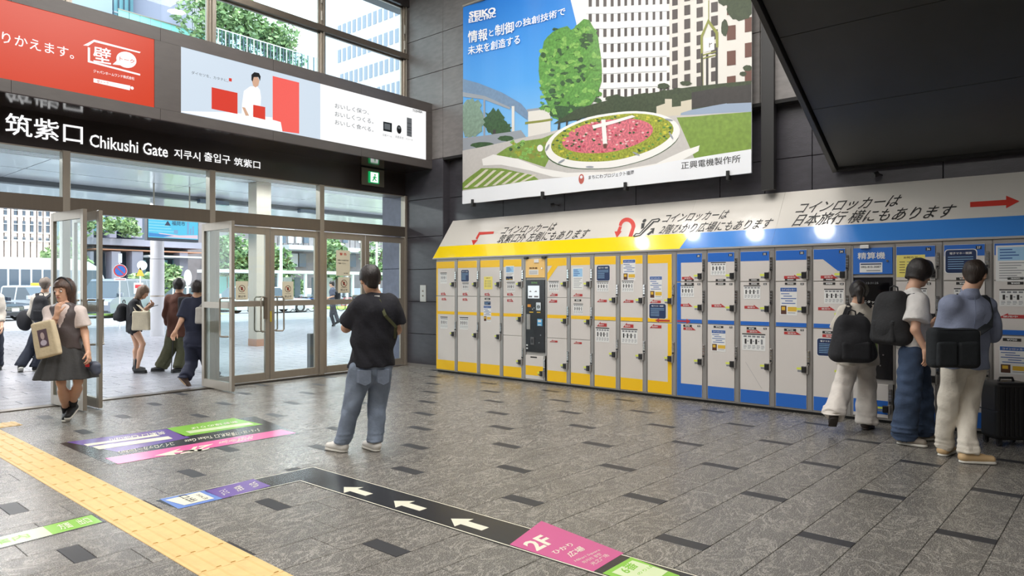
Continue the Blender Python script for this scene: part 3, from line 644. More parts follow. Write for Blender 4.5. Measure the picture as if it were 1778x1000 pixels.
# flower clock
def ellp(cx, cy, rx, ry, tilt, n=44, a0=0, a1=360):
    o = []
    for k in range(n):
        a = math.radians(a0 + (a1 - a0) * k / n); x, y = rx * math.cos(a), ry * math.sin(a); t = math.radians(tilt); o.append((cx + x * math.cos(t) - y * math.sin(t), cy + x * math.sin(t) + y * math.cos(t)))
    return o
print_('white_kerb_print', [([(836, 276), (856, 268), (900, 276), (940, 292), (985, 300), (1060, 298), (1140, 284), (1190, 260), (1214, 252), (1212, 262), (1180, 280), (1130, 294), (1060, 306), (1000, 309), (960, 307), (920, 296), (870, 286), (838, 287)], W_), (ellp(1063, 247, 118, 44, -9), leafd)])
fc = [(ellp(1063, 243, 119, 47, -9), W_), (ellp(1063, 239, 108, 39, -9), yel), (ellp(1055, 236, 80, 28, -9), pink)]
for k in range(90):
    a = random.uniform(0, 6.28); q = random.uniform(.80, .97); t = math.radians(-9); x, y = 108 * q * math.cos(a), 39 * q * math.sin(a)
    fc.append((blob(1063 + x * math.cos(t) - y * math.sin(t), 239 + x * math.sin(t) + y * math.cos(t), 2.6, 1.6, 6, .3), random.choice([leafd, P_('yellow_dot', (206, 198, 66)), leafm])))
for k in range(80):
    a = random.uniform(0, 6.28); q = math.sqrt(random.uniform(0, .95)); t = math.radians(-9); x, y = 80 * q * math.cos(a), 28 * q * math.sin(a)
    fc.append((blob(1055 + x * math.cos(t) - y * math.sin(t), 236 + x * math.sin(t) + y * math.cos(t), 2.6, 1.6, 6, .3), random.choice([P_('crimson', (190, 62, 88)), P_('pale_pink', (232, 186, 186)), leafd])))
fc += [([(1044, 208), (1051, 207), (1054, 250), (1047, 252)], W_), ([(1029, 218), (1098, 200), (1104, 203), (1031, 224)], W_), ([(1047, 250), (1053, 249), (1053, 257), (1048, 257)], RDW)]
for k, (x, y, a) in enumerate(((950, 256, -60), (975, 280, -30), (1025, 290, 0), (1105, 267, 25), (1166, 236, 60), (1162, 208, 10))): fc.append((ellp(x, y, 7, 1.6, a, 10), GRY))
print_('flower_clock_print', fc)
print_('title_strip_print', [([(803, 332), (940, 311), (1060, 302), (1180, 278), (1306, 259), (1306, 300), (803, 357)], bl)])
b = MB(); cq = lambda **k: None
def ptb(name, st, a, bb, hp, m, bold=.01, space=1.0):
    vs, fs_, W, H = text2d(st, bold, 0, space); A = fbn.uv(*a); B = fbn.uv(*bb); T_ = fbn.uv(a[0], a[1] - hp); h = T_[1] - A[1]; q = MB(); DN[0] += .0001
    P = []
    for i, (x, y) in enumerate(vs):
        u = A[0] + (B[0] - A[0]) * x; v = A[1] + (B[1] - A[1]) * x + h * y; P.append(fbn(u, v, wav(u, v) + DN[0] - .0135 + lay(vs, i)))
    q.add(P, fs_, m); return q.build(name, banner)
TXW = mat('text_white', (.95, .95, .95), rough=.4); TXK = mat('text_black', (.03, .03, .03), rough=.45)
ptb('maker_lettering', 'SEIKO', (815.5, 32), (861, 23), 11, TXW, bold=.045); ptb('maker_lettering', 'ELECTRIC', (815, 40.5), (861, 29.5), 7.5, TXW, bold=.035)
ptb('slogan_lettering', '情報', (814, 75), (846, 69), 20, TXW, .03); ptb('slogan_lettering', 'と', (849, 63), (857, 62), 11, TXW, .02); ptb('slogan_lettering', '制御', (860, 63), (893, 56), 19, TXW, .03)
ptb('slogan_lettering', 'の独創技術で', (896, 50), (982, 26), 13, TXW, .02); ptb('slogan_lettering', '未来を創造する', (814, 96), (904, 76), 15, TXW, .022)
ptb('company_lettering', '正興電機製作所', (1183, 294), (1286, 282), 12.5, TXK, .012); ptb('project_lettering', 'まちにわプロジェクト福岡', (1023, 312), (1101, 303), 7, TXK, .008)
q = MB(); u, v = fbn.uv(1010.5, 311); q.ell(fbn, u, v, .05, .075, wav(u, v) + DN[0] - .012, mat('logo_red', srgb(190, 96, 84), rough=.5)); q.ell(fbn, u, v + .03, .025, .025, wav(u, v) + DN[0] - .011, M_cl); q.build('round_logo', banner)
for x in (822, 943, 1087, 1265):
    u, v = fbn.uv(x, 350 - (x - 804) * .112); q = MB(); q.box(fbn, u - .02, u + .02, zb - .06, zb + .06, -.04, .045, mat('clip_black', (.02, .02, .02), rough=.4), ch=.006); q.build('clip', banner)
q = MB(); q.seg(fbn(ub0, zt, -.01), fbn(ub1, zt, -.01), .03, .03, M_st, 12); q.build('top_rod', banner)
for u in (ub0 + .5, (ub0 + ub1) / 2, ub1 - .5): q = MB(); q.seg(fbn(u, zt, -.01), fbn(u, 8.2, -.01), .005, .005, M_gap, 6); q.build('hanging_wire', banner)

# ================================================================ COIN LOCKERS
LX = 8.46; fl_ = lockf(LX)
cols_px = [758, 795, 834, 874, 912, 950, 991, 1032, 1077, 1124, 1175, 1228, 1284.5, 1345.7, 1411, 1478.5, 1554, 1636.5, 1723.4]
CU = [fl_.uv(p, 500)[0] for p in cols_px]; CU += [CU[-1] + .44, CU[-1] + .88]
M_body = mat('locker_grey', srgb(176, 172, 168), rough=.38, metal=.25); M_door = mat('locker_door', srgb(214, 208, 203), rough=.40, noise=.025, nscale=3, bump=.02, bscale=90)
M_rail = mat('lock_rail', srgb(158, 155, 152), rough=.32, metal=.4); M_yel = mat('locker_yellow', srgb(246, 196, 20), rough=.35); M_blu = mat('locker_blue', srgb(42, 106, 196), rough=.35); M_ora = mat('locker_orange', srgb(238, 196, 120), rough=.4)
M_key = mat('lock_black', (.02, .02, .022), rough=.3); M_ch = mat('chrome', srgb(190, 190, 190), rough=.15, metal=1); M_kick = mat('kick_black', (.012, .012, .012), rough=.5)
M_pap = mat('paper', srgb(228, 228, 226), rough=.6); M_nav = mat('navy_card', srgb(34, 52, 92), rough=.35); M_ph = mat('paper_header_blue', srgb(56, 96, 164), rough=.5); M_tag = mat('tag_yellow', srgb(222, 232, 92), rough=.5)
M_rt = mat('tag_red', srgb(180, 52, 52), rough=.45); M_lb = mat('light_blue_print', srgb(158, 200, 232), rough=.5); M_py = mat('paper_yellow', srgb(240, 226, 120), rough=.5); M_gold = mat('print_gold', srgb(222, 180, 60), rough=.5); M_gt = mat('grey_print', srgb(128, 130, 134), rough=.6)
zT, zL1, zL2 = 1.955, 1.578, 1.025
ordn = ['first', 'second', 'third', 'fourth', 'fifth', 'sixth', 'seventh', 'eighth', 'ninth', 'tenth']
def sticker(kind, u, v, w, h, par, txt=None, flip=False, fr=fl_):
    """u, v = top left corner"""
    b = MB(); D = .019; fine = .0006
    R = lambda a0, a1, b0, b1, m, d=.0012: b.box(fr, u + w * a0, u + w * a1, v - h * b1, v - h * b0, D, D + d, m)
    if kind == 'inst':
        R(0, 1, 0, 1, M_pap); R(0, 1, 0, .07, M_blk, .0018); e = .0018
        for k, a in enumerate((.12, .36, .58, .82)):
            R(a - .01, a + .07, .32, .62, M_blk if k != 3 else M_gt, e)
            if k < 3: R(a + .1, a + .16, .42, .48, M_gt, e)
        for k in range(5): R(.06 + .19 * k, .2 + .19 * k, .12, .22, M_gt, e); R(.06 + .19 * k, .19 + .19 * k, .70, .73, M_gt, e); R(.06 + .19 * k, .2 + .19 * k, .78, .81, M_gt, e); R(.06 + .19 * k, .16 + .19 * k, .86, .89, M_gt, e)
        return b.build('instruction_sheet', par)
    if kind == 'navy':
        pts = []
        r = min(w, h) * .12
        for cx, cy, a0 in ((u + w - r, v - r, 0), (u + r, v - r, 90), (u + r, v - h + r, 180), (u + w - r, v - h + r, 270)):
            pts += [(cx + r * math.cos(math.radians(a0 + t)), cy + r * math.sin(math.radians(a0 + t))) for t in (0, 30, 60, 90)]
        b.prism(fr, [(p[0] + (p[0] - u - w / 2) * .06, p[1] + (p[1] - v + h / 2) * .06) for p in pts], D, D + .001, M_pap); b.prism(fr, pts, D, D + .0016, M_nav)
        b.text(fr, '電子マネー精算', u + w * .14, v - h * .2, w * .72, h * .10, D + .003, M_pap, bold=.03)
        for k in range(6): R(.08, .9 if k < 2 else .60, .30 + k * .10, .325 + k * .10, M_lb, .0022)
        return b.build('payment_card', par)
    if kind == 'flyer':
        R(0, 1, 0, 1, M_pap); R(.02, .98, .02, .16, M_ph, .0018); b.text(fr, 'コインロッカー', u + w * .1, v - h * .13, w * .8, h * .07, D + .003, M_pap, bold=.03)
        for k, (a, c) in enumerate(((.05, .55), (.2, .7), (.05, .95), (.3, .75), (.1, .9))): R(a, c, .22 + k * .085, .25 + k * .085, M_ph, .0018)
        R(.45, .97, .70, .86, M_gold, .0018); R(.05, .38, .66, .96, M_ink, .0018); R(.10, .30, .70, .82, M_gold, .0024); R(.45, .9, .90, .92, M_gt, .0018)
        return b.build('flyer', par)
    if kind == 'bluesheet':
        R(0, 1, 0, 1, M_pap); R(.06, .94, .05, .42, M_lb, .0018)
        for k in range(4): R(.12, .5 + .1 * (k % 3), .1 + k * .08, .13 + k * .08, M_ph, .0024)
        for k in range(7): R(.1, .9 - .13 * (k % 3), .48 + k * .07, .50 + k * .07, M_gt, .0018)
        return b.build('printed_sheet', par)
    if kind == 'yellowsheet':
        R(0, 1, 0, 1, M_py if not flip else M_pap); R(.03, .97, .03, .2, M_py, .0018)
        b.text(fr, 'お知らせ', u + w * .25, v - h * .16, w * .5, h * .09, D + .003, M_ink, bold=.02)
        for k in range(5): R(.1, .3, .3 + k * .12, .33 + k * .12, M_ink, .0018); R(.36, .85, .3 + k * .12, .33 + k * .12, M_gt, .0018)
        return b.build('yellow_sheet', par)
    if kind == 'arrow':   # red half-arrow tag pointing to the lock side (right) or left
        X = lambda a: u + w * (a if not flip else 1 - a)
        pts = [(X(0), v - h), (X(0), v - h * .3), (X(.62), v - h * .3), (X(.62), v), (X(1), v - h)]
        b.prism(fr, pts if not flip else pts[::-1], D, D + .0014, M_rt)
        b.text(fr, '使用中', u + w * .2, v - h * .85, w * .5, h * .38, D + .003, M_pap, bold=.03)
        return b.build('arrow_tag', par)
    if kind == 'price':
        b.prism(fr, [(u, v - h), (u + w, v - h), (u + w, v), (u, v)], D, D + .0012, M_blk)
        b.text(fr, txt or '¥400', u + w * .22, v - h * .82, w * .56, h * .64, D + .003, M_pap, bold=.03); return b.build('price_tag', par)
    if kind == 'num':
        R(0, 1, 0, 1, M_blk); b.text(fr, txt or '12', u + w * .2, v - h * .85, w * .6, h * .7, D + .003, M_pap, bold=.02); return b.build('number_tag', par)
def lock(u, v, par, z0, z1):
    """black key housing on the door edge, chrome coin plate on the rail above, tag sticker on the door"""
    b = MB(); b.box(fl_, u - .052, u + .0, v - .045, v + .03, .016, .055, M_key, ch=.006); b.box(fl_, u - .004, u + .022, v - .06, v + .04, .012, .04, M_rail, ch=.003)
    lk = b.build('lock', par)
    b = MB(); b.box(fl_, u + .004, u + .036, v + .045, v + .215, .012, .024, M_ch, ch=.003)
    for k in range(4): b.box(fl_, u + .008, u + .032, v + .07 + k * .035, v + .078 + k * .035, .024, .026, M_gt)
    b.seg(fl_(u + .02, v + .068, .02), fl_(u + .02, v + .068, .036), .012, .012, M_key, 10); b.seg(fl_(u + .02, v + .195, .02), fl_(u + .02, v + .195, .03), .010, .010, M_ch, 10)
    b.build('coin_plate', par)
    b = MB(); b.box(fl_, u - .115, u - .055, v - .012, v + .012, .019, .0204, M_tag); b.box(fl_, u - .105, u - .06, v - .04, v - .02, .019, .0202, M_gt); b.build('fluorescent_tag', par)
GL = 'coin locker columns'
spec = {}
# (z ranges of the doors, lock heights, extras)  extras: (door index, kind, pixel box / options)
Y2, Y3, B3 = [(1.352, zT), (.055, 1.343)], [(1.350, zT), (.728, 1.343), (.055, .720)], [(1.583, zT), (1.030, 1.573), (.06, 1.021)]
Y8 = [(1.026, zT), (.055, 1.018)]
def pz(px, py): return fl_.uv(px, py)[1]
def locker(i, doors, locks, color, label, bands=True):
    u0, u1 = CU[i], CU[i + 1]; W = u1 - u0; ue = u1 - .062
    t = thing('coin_locker', label, 'locker', fl_((u0 + u1) / 2, 0, 0), GL)
    b = MB(); b.box(fl_, u0 + .0015, u1 - .0015, .035, 2.0, -.45, 0, M_body); b.box(fl_, u1 - .058, u1 - .004, .05, zT, 0, .012, M_rail, ch=.002)
    b.box(fl_, u0 + .002, u0 + .008, .04, 1.98, 0, .008, M_rail); b.build('carcass', t)
    b = MB(); b.box(fl_, u0, u1, 0, .036, -.45, -.03, M_kick); b.build('kick_plate', t)
    b = MB(); b.box(fl_, u0 + .01, u1 - .006, 1.965, 1.995, 0, .006, M_body); b.build('top_strip', t)
    ds = []
    mc = M_yel if color == 'y' else M_blu
    for k, (z0, z1) in enumerate(doors):
        b = MB(); b.box(fl_, u0 + .014, ue, z0, z1, 0, .018, M_door, ch=.003); d = b.build('door', t); ds.append(d)
        if bands:
            for c0, c1 in ((1.835, zT), (1.030, 1.082), (.055, .225)):
                a0, a1 = max(c0, z0 + .003), min(c1, z1 - .003)
                if a1 - a0 > .02:
                    b = MB(); b.box(fl_, u0 + .017, ue - .003, a0, a1, .018, .0192, mc); b.build('colour_band', d)
    for k, (dz, z) in enumerate(locks): lock(u1 - .062, z, ds[dz], 0, 0)
    return t, ds, u0, ue
def side_band(d, ua, ub, z0, z1, m): b = MB(); b.box(fl_, ua, ub, z0 + .003, z1 - .003, .0182, .0196, m); b.build('colour_band', d)
YL = 'yellow-banded coin locker column, %s from the dark corner'
for i in range(10):
    if i == 4: continue
    if i in (0, 1, 2): doors, lk = Y2, [(0, pz(cols_px[i + 1] - 4, 491.5 + i * .3)), (1, 0)]; lk = [(0, 1.56), (1, .70)]
    elif i in (3, 5, 6): doors, lk = Y3, [(0, 1.56), (1, 1.00), (2, .32)]
    else: doors, lk = Y8, [(0, 1.33), (1, .55)]
    ex = {0: ' with two doors and instruction sheets on both', 1: ' with a navy card on its upper door', 2: ' with a yellow sheet and small picture sticker', 3: ' with three doors, left of the black payment machine', 5: ' with three doors, right of the black payment machine', 6: ' with a pale blue printed sheet', 7: ' with a navy card and two tall doors', 8: ' with a flyer above an instruction sheet', 9: ' with a yellow right edge beside the blue lockers'}[i]
    t, ds, u0, ue = locker(i, doors, lk, 'y', ('%s yellow-banded coin locker column' % ordn[i].capitalize()) + ex)
    if i == 0:
        for d, (z0, z1) in zip(ds, doors): side_band(d, u0 + .017, u0 + .05, z0, z1, M_yel)
    if i == 9:
        for d, (z0, z1) in zip(ds, doors): side_band(d, ue - .06, ue - .003, z0, z1, M_yel)
    W = ue - u0
    st = {0: [(0, 'inst', .12, 1.76, .16, .19), (0, 'arrow', .14, 1.42, .12, .055), (1, 'arrow', .16, 1.325, .12, .05), (1, 'inst', .12, .985, .18, .21)],
          1: [(0, 'navy', .10, 1.80, .18, .20), (0, 'inst', .13, 1.58, .15, .15), (0, 'arrow', .14, 1.42, .12, .055), (1, 'arrow', .14, 1.325, .12, .05), (1, 'inst', .06, .99, .20, .21)],
          2: [(0, 'yellowsheet', .10, 1.68, .19, .21), (0, 'arrow', .12, 1.42, .12, .055), (1, 'price', .12, 1.325, .12, .03), (1, 'navy', .11, 1.27, .14, .06), (1, 'flyer', .09, 1.20, .17, .27)],
          3: [(0, 'bluesheet', .06, 1.85, .18, .25), (0, 'flyer', .07, 1.68, .14, .06), (0, 'inst', .09, 1.59, .17, .16), (0, 'arrow', .10, 1.42, .13, .05), (1, 'arrow', .10, 1.325, .13, .055)],
          5: [(0, 'inst', .04, 1.60, .19, .16), (0, 'arrow', .06, 1.42, .15, .05), (1, 'arrow', .04, 1.325, .16, .055), (2, 'arrow', .06, .70, .15, .04)],
          6: [(0, 'bluesheet', .04, 1.80, .19, .33), (0, 'arrow', .05, 1.42, .17, .05), (1, 'price', .08, 1.325, .12, .03), (1, 'inst', .06, 1.26, .17, .16), (2, 'arrow', .06, .70, .15, .04)],
          7: [(0, 'navy', .05, 1.82, .22, .22), (0, 'inst', .05, 1.59, .20, .15), (0, 'arrow', .05, 1.34, .17, .05), (1, 'arrow', .05, 1.005, .17, .07), (1, 'inst', .03, .92, .23, .21)],
          8: [(0, 'flyer', .05, 1.90, .20, .30), (0, 'inst', .03, 1.60, .19, .16), (0, 'arrow', .05, 1.34, .17, .05), (1, 'arrow', .05, 1.005, .17, .07), (1, 'inst', .02, .92, .26, .21)],
          9: [(0, 'flyer', .04, 1.66, .19, .31), (0, 'arrow', .04, 1.34, .17, .05), (0, 'navy', .035, 1.28, .25, .20), (1, 'arrow', .04, 1.005, .18, .06)]}[i]
    for dk, kd, a, v, w, h in st: sticker(kd, u0 + a * .9 + .01, v, w, h, ds[dk], flip=(kd == 'arrow' and i >= 5))
    if i == 5: b = MB(); b.poly(fl_, [(u0 + .017, 1.60), (u0 + .017, 1.72), (u0 + .20, 1.945), (u0 + .36, 1.945), (u0 + .30, 1.83), (u0 + .22, 1.83)], .0197, M_yel); b.build('diagonal_band', ds[0])
    if i == 9: b = MB(); b.poly(fl_, [(u0 + .13, 1.052), (u0 + .19, 1.085), (u0 + .19, 1.065), (u0 + .35, 1.065), (u0 + .35, 1.04), (u0 + .19, 1.04), (u0 + .19, 1.025)], .0205, M_rt); b.build('red_arrow', ds[0])
BLa = {10: 'First blue-banded coin locker column, with a blue left edge and red arrow', 11: 'Second blue-banded coin locker column, with a flyer on the bottom door', 12: 'Third blue-banded coin locker column, with a scratched bottom door and large sheet', 13: 'Fourth blue-banded coin locker column, with a flyer on the middle door',
       14: 'Fifth blue-banded coin locker column, left of the blue-topped payment machine', 16: 'Blue-banded coin locker column behind the young man with the black backpack', 17: 'Blue-banded coin locker column behind the man in the grey-blue jacket', 18: 'Rightmost blue-banded coin locker column, behind the black suitcase'}
for i in (10, 11, 12, 13, 14, 16, 17, 18):
    t, ds, u0, ue = locker(i, B3, [(0, 1.66), (1, 1.25 if i < 14 else 1.2), (2, .54)], 'b', BLa[i])
    if i == 10:
        for d, (z0, z1) in zip(ds, B3): side_band(d, u0 + .014, u0 + .07, z0, z1, M_blu)
    A_ = [(0, 'num', .30, 1.935, .05, .035, '%d' % (20 + i)), (1, 'num', .31, 1.56, .04, .025, '%d' % (40 + i)), (2, 'num', .31, 1.01, .04, .025, '%d' % (60 + i)), (1, 'price', .12, 1.565, .13, .028, '¥400'), (0, 'price', .12, 1.612, .13, .026, '¥400')]
    A_ += {10: [(0, 'arrow', .08, 1.66, .17, .05), (1, 'inst', .06, 1.535, .19, .16), (1, 'arrow', .06, 1.30, .17, .05), (2, 'price', .10, 1.01, .12, .03, '¥700'), (2, 'arrow', .10, .985, .18, .045)],
           11: [(0, 'inst', .05, 1.83, .20, .17), (1, 'arrow', .06, 1.30, .19, .05), (2, 'price', .09, 1.01, .13, .026, '¥700'), (2, 'flyer', .06, .96, .19, .28)],
           12: [(1, 'inst', .05, 1.53, .21, .17), (1, 'arrow', .06, 1.29, .19, .05), (2, 'price', .09, 1.01, .12, .03, '¥700'), (2, 'arrow', .09, .985, .19, .045), (2, 'inst', .03, .93, .29, .21)],
           13: [(0, 'arrow', .11, 1.66, .19, .05), (1, 'flyer', .06, 1.51, .20, .34), (2, 'price', .11, 1.01, .14, .03, '¥700'), (2, 'arrow', .11, .985, .20, .045)],
           14: [(0, 'arrow', .09, 1.66, .19, .05), (1, 'inst', .13, 1.49, .21, .17), (1, 'arrow', .06, 1.29, .19, .05), (2, 'price', .11, 1.0, .12, .03, '¥700'), (2, 'arrow', .11, .975, .19, .05), (2, 'navy', .05, .91, .25, .20)],
           16: [(0, 'yellowsheet', .01, 1.86, .27, .24), (1, 'inst', .1, 1.50, .2, .17)],
           17: [(0, 'navy', .02, 1.90, .27, .24), (1, 'inst', .1, 1.50, .2, .17)],
           18: [(0, 'bluesheet', .02, 1.93, .27, .36), (1, 'inst', .05, 1.49, .25, .17), (1, 'arrow', .03, 1.25, .24, .05), (2, 'price', .08, 1.0, .15, .03, '¥700'), (2, 'flyer', .05, .92, .24, .28)]}[i]
    for q in A_: sticker(q[1], u0 + q[2] * .95 + .01, q[3], q[4], q[5], ds[q[0]], txt=(q[6] if len(q) > 6 else None), flip=(q[1] == 'arrow' and i == 18))
    if i == 14: b = MB(); b.poly(fl_, [(u0 + .02, 1.835), (u0 + .12, 1.835), (u0 + .28, 1.70), (u0 + .37, 1.68), (u0 + .37, 1.90), (u0 + .30, 1.84), (u0 + .2, 1.9), (u0 + .12, 1.9)], .0197, M_blu); b.build('diagonal_band', ds[0])
    if i == 10: b = MB(); b.poly(fl_, [(u0 + .016, 1.045), (u0 + .016, 1.065), (u0 + .15, 1.065), (u0 + .15, 1.088), (u0 + .21, 1.055), (u0 + .15, 1.022), (u0 + .15, 1.045)], .0205, M_rt); b.build('red_arrow', ds[0])
    if i == 12: b = MB(); b.poly(fl_, [(u0 + .08, .57), (u0 + .083, .57), (u0 + .285, .255), (u0 + .282, .255)], .0187, M_gt); b.build('scratch', ds[2])
# payment machines
M_scr = mat('screen_lit', (.9, .97, 1), emit=.9); M_mb = mat('machine_black', (.010, .010, .012), rough=.18); M_mb2 = mat('machine_screen_dark', (.004, .004, .005), rough=.08)
def machine(i, topm, label, yellow):
    u0, u1 = CU[i], CU[i + 1]; ue = u1 - .03 if yellow else u1 - .02; W = ue - u0
    t = thing('payment_machine', label, 'machine', fl_((u0 + u1) / 2, 0, 0))
    b = MB(); b.box(fl_, u0 + .0015, u1 - .0015, .035, 2.0, -.45, 0, M_body); b.box(fl_, u0, u0 + .02, .05, 1.98, 0, .012, M_rail); b.box(fl_, ue + .002, u1, .05, 1.98, 0, .012, M_rail); b.build('carcass', t)
    b = MB(); b.box(fl_, u0, u1, 0, .036, -.45, -.03, M_kick); b.build('kick_plate', t)
    b = MB(); b.box(fl_, u0 + .022, ue, 1.655, 1.95, 0, .02, topm, ch=.003); d = b.build('top_door', t)
    b = MB(); b.seg(fl_(ue - .05, 1.80, .02), fl_(ue - .05, 1.80, .034), .012, .012, M_ch, 12); b.build('knob', d)
    if yellow:
        b = MB(); b.box(fl_, u0 + .09, u0 + .28, 1.70, 1.78, .02, .021, M_pap); b.text(fl_, '精算機', u0 + .1, 1.79, .16, .03, .022, M_ink, bold=.02); b.box(fl_, u0 + .2, u0 + .29, 1.89, 1.94, .02, .03, M_pap)
        for k in range(3): b.box(fl_, u0 + .1, u0 + .26, 1.715 + k * .02, 1.722 + k * .02, .021, .022, M_gt)
        b.build('label_sheet', d)
        b = MB(); b.box(fl_, u0 + .002, u0 + .07, 1.952, 1.98, .0, .05, M_key, ch=.006); b.box(fl_, u1 - .08, u1 - .004, 1.952, 1.98, .0, .05, M_key, ch=.006); b.build('top_brackets', t)
    else:
        b = MB(); b.text(fl_, '精算機', u0 + .07, 1.825, W * .66, .075, .022, M_pap, bold=.03); b.build('lettering', d)
        b = MB(); b.box(fl_, u0 + .09, u0 + .32, 1.675, 1.785, .02, .021, M_pap); b.text(fl_, '092-415-3087', u0 + .105, 1.725, .2, .022, .022, M_blk, bold=.02)
        b.box(fl_, u0 + .10, u0 + .31, 1.762, 1.775, .021, .022, M_nav); b.box(fl_, u0 + .16, u0 + .30, 1.69, 1.70, .021, .022, M_gt); b.build('phone_label', d)
        b = MB(); b.box(fl_, u0 + .10, u0 + .19, 1.945, 1.985, .02, .05, M_pap, ch=.003); b.build('white_box', t)
    b = MB(); b.box(fl_, u0 + .022, ue, .485, 1.62, 0, .022, M_mb, ch=.004); p = b.build('front_panel', t)
    v = lambda a: 1.62 - a
    if yellow:
        b = MB(); b.box(fl_, u0 + .075, u0 + .30, 1.33, 1.53, .022, .026, M_scr); b.box(fl_, u0 + .09, u0 + .16, 1.345, 1.37, .026, .027, M_gt); b.box(fl_, u0 + .20, u0 + .28, 1.345, 1.37, .026, .027, M_gt)
        b.poly(fl_, [(u0 + .10, 1.43), (u0 + .15, 1.43), (u0 + .125, 1.455)], .027, M_gt); b.poly(fl_, [(u0 + .20, 1.43), (u0 + .26, 1.43), (u0 + .24, 1.455)], .027, M_gt); b.build('touch_screen', p)
        b = MB(); b.text(fl_, '精算機', u0 + .14, 1.56, .12, .03, .0235, mat('print_green', srgb(120, 170, 110)), bold=.02); b.build('title_print', p)
    else:
        b = MB(); b.box(fl_, u0 + .05, ue - .03, 1.15, 1.56, .022, .024, M_mb2); b.text(fl_, '画面にタッチして', u0 + .05, 1.33, .31, .03, .0245, M_pap, bold=.02); b.text(fl_, '12:31:25', u0 + .16, 1.545, .12, .022, .0245, M_gt); b.build('touch_screen', p)
    parts = [('coin_slot', .24, .34, 1.14, 1.27, M_ch), ('orange_button', .07, .135, 1.19, 1.235, mat('amber', srgb(220, 150, 60), rough=.4)), ('receipt_slot', .05, .125, .84, 1.08, M_rail), ('blue_label', .265, .36, .90, 1.01, mat('label_blue', srgb(90, 170, 220), rough=.4)), ('reader', .13, .20, .60, .72, mat('reader_grey', srgb(90, 90, 92), rough=.4))]
    for nm, a0, a1, z0, z1, m in parts:
        b = MB(); b.box(fl_, u0 + a0, u0 + a1, z0, z1, .022, .034, m, ch=.004)
        if nm == 'coin_slot': b.ell(fl_, u0 + .29, 1.20, .028, .028, .036, M_key, 16); b.box(fl_, u0 + .285, u0 + .295, 1.18, 1.22, .036, .038, M_ch)
        if nm == 'blue_label': b.box(fl_, u0 + a0 + .015, u0 + a1 - .015, .96, .995, .034, .035, M_pap); b.box(fl_, u0 + a0 + .015, u0 + a1 - .015, .91, .925, .034, .035, M_pap)
        if nm == 'reader': b.box(fl_, u0 + a0 + .015, u0 + a1 - .015, .63, .69, .034, .036, M_key)
        b.build(nm, p)
    b = MB()
    for uu, zz in ((.33, .76), (.30, .64), (.17, 1.16), (.20, 1.18)): b.seg(fl_(u0 + uu, zz, .02), fl_(u0 + uu, zz, .03), .009, .009, M_ch, 8)
    for k in range(2): b.box(fl_, u0 + .04, u0 + .07, .53 + k * .05, .55 + k * .05, .022, .024, M_pap)
    b.box(fl_, u0 + .1, u0 + .18, 1.105, 1.12, .022, .024, M_gold); b.box(fl_, u0 + .25, u0 + .32, 1.105, 1.12, .022, .024, M_gold); b.build('small_buttons', p)
    b = MB(); b.box(fl_, u0 + .022, u1 - .062, .06, .43, 0, .018, M_door, ch=.003); d = b.build('bottom_door', t)
    b = MB(); b.box(fl_, u0 + .025, u1 - .065, .12 if yellow else .10, .27 if yellow else .25, .018, .0192, M_yel if yellow else M_blu); b.build('colour_band', d)
    b = MB(); b.box(fl_, u0 + .12, u0 + .25, .395, .415, .018, .0195, M_blk); b.build('price_tag', d)
    b = MB(); b.box(fl_, u1 - .06, u1 - .004, .05, .44, 0, .012, M_rail); b.build('lock_rail', t); lock(u1 - .062, .17, d, 0, 0)
machine(4, M_ora, 'Black payment machine with a lit screen and orange top door among the yellow lockers', True)
machine(15, mat('machine_blue', srgb(50, 112, 200), rough=.35), 'Black payment machine with blue top door lettered in white, behind the woman with backpack', False)
u0, u1 = CU[-1], CU[-1] + 2.2
for k in range(4): pass

# sloped sign canopy above the lockers
cb = Vector((8.44, 0, 2.02)); ct = Vector((8.95, 0, 2.725)); fcn = Fr(cb, (0, -1, 0), ct - cb); CH = (ct - cb).length
M_cw = mat('canopy_white', srgb(216, 211, 203), rough=.16, coat=.5); M_cy = mat('canopy_yellow', srgb(248, 214, 28), rough=.16, coat=.5); M_cb = mat('canopy_blue', srgb(64, 134, 216), rough=.16, coat=.5)
can = thing('locker_sign_canopy', 'long sloped white sign canopy with yellow and blue bands over the lockers', 'sign', (8.6, 5, 2.02))
uA = -8.90; uB = fcn.uv(1177, 440)[0]; uC = fcn.uv(1339, 428)[0]; uD = 1.6
hb = .305 * CH
sh = .10
for n, (a, c, m) in enumerate(((uA, uB, M_cy), (uB, uC, M_cb), (uC, uD, M_cb))):
    b = MB(); b.box(fcn, a + .001, c - .001, 0, CH, -.012, 0, M_cw); p = b.build('sign_panel', can)
    s0 = 0 if n == 0 else (-.0 if n == 2 else 0); s1 = .10 if n == 0 else 0
    b = MB(); b.prism(fcn, [(a + (.0 if n != 1 else .0), 0), (c - .001, 0), (c - .001 + (.09 if n == 0 else 0), hb), (a + (.09 if n == 1 else 0), hb)], 0, .0015, m); b.build('colour_band', p)
b = MB(); b.add([(8.44, 8.9, 2.02), (8.95, 8.9, 2.725), (8.95, 8.9, 2.02), (8.44, 8.905, 2.02), (8.95, 8.905, 2.725), (8.95, 8.905, 2.02)], [(0, 1, 2), (5, 4, 3), (0, 3, 4, 1), (1, 4, 5, 2), (2, 5, 3, 0)], M_cw); b.build('end_cheek', can)
b = MB(); b.box(lockf(8.44), uA, uD, 2.0, 2.022, -.5, .012, M_body); b.build('front_edge', can)
M_ca = mat('canopy_red', srgb(206, 66, 56), rough=.3)
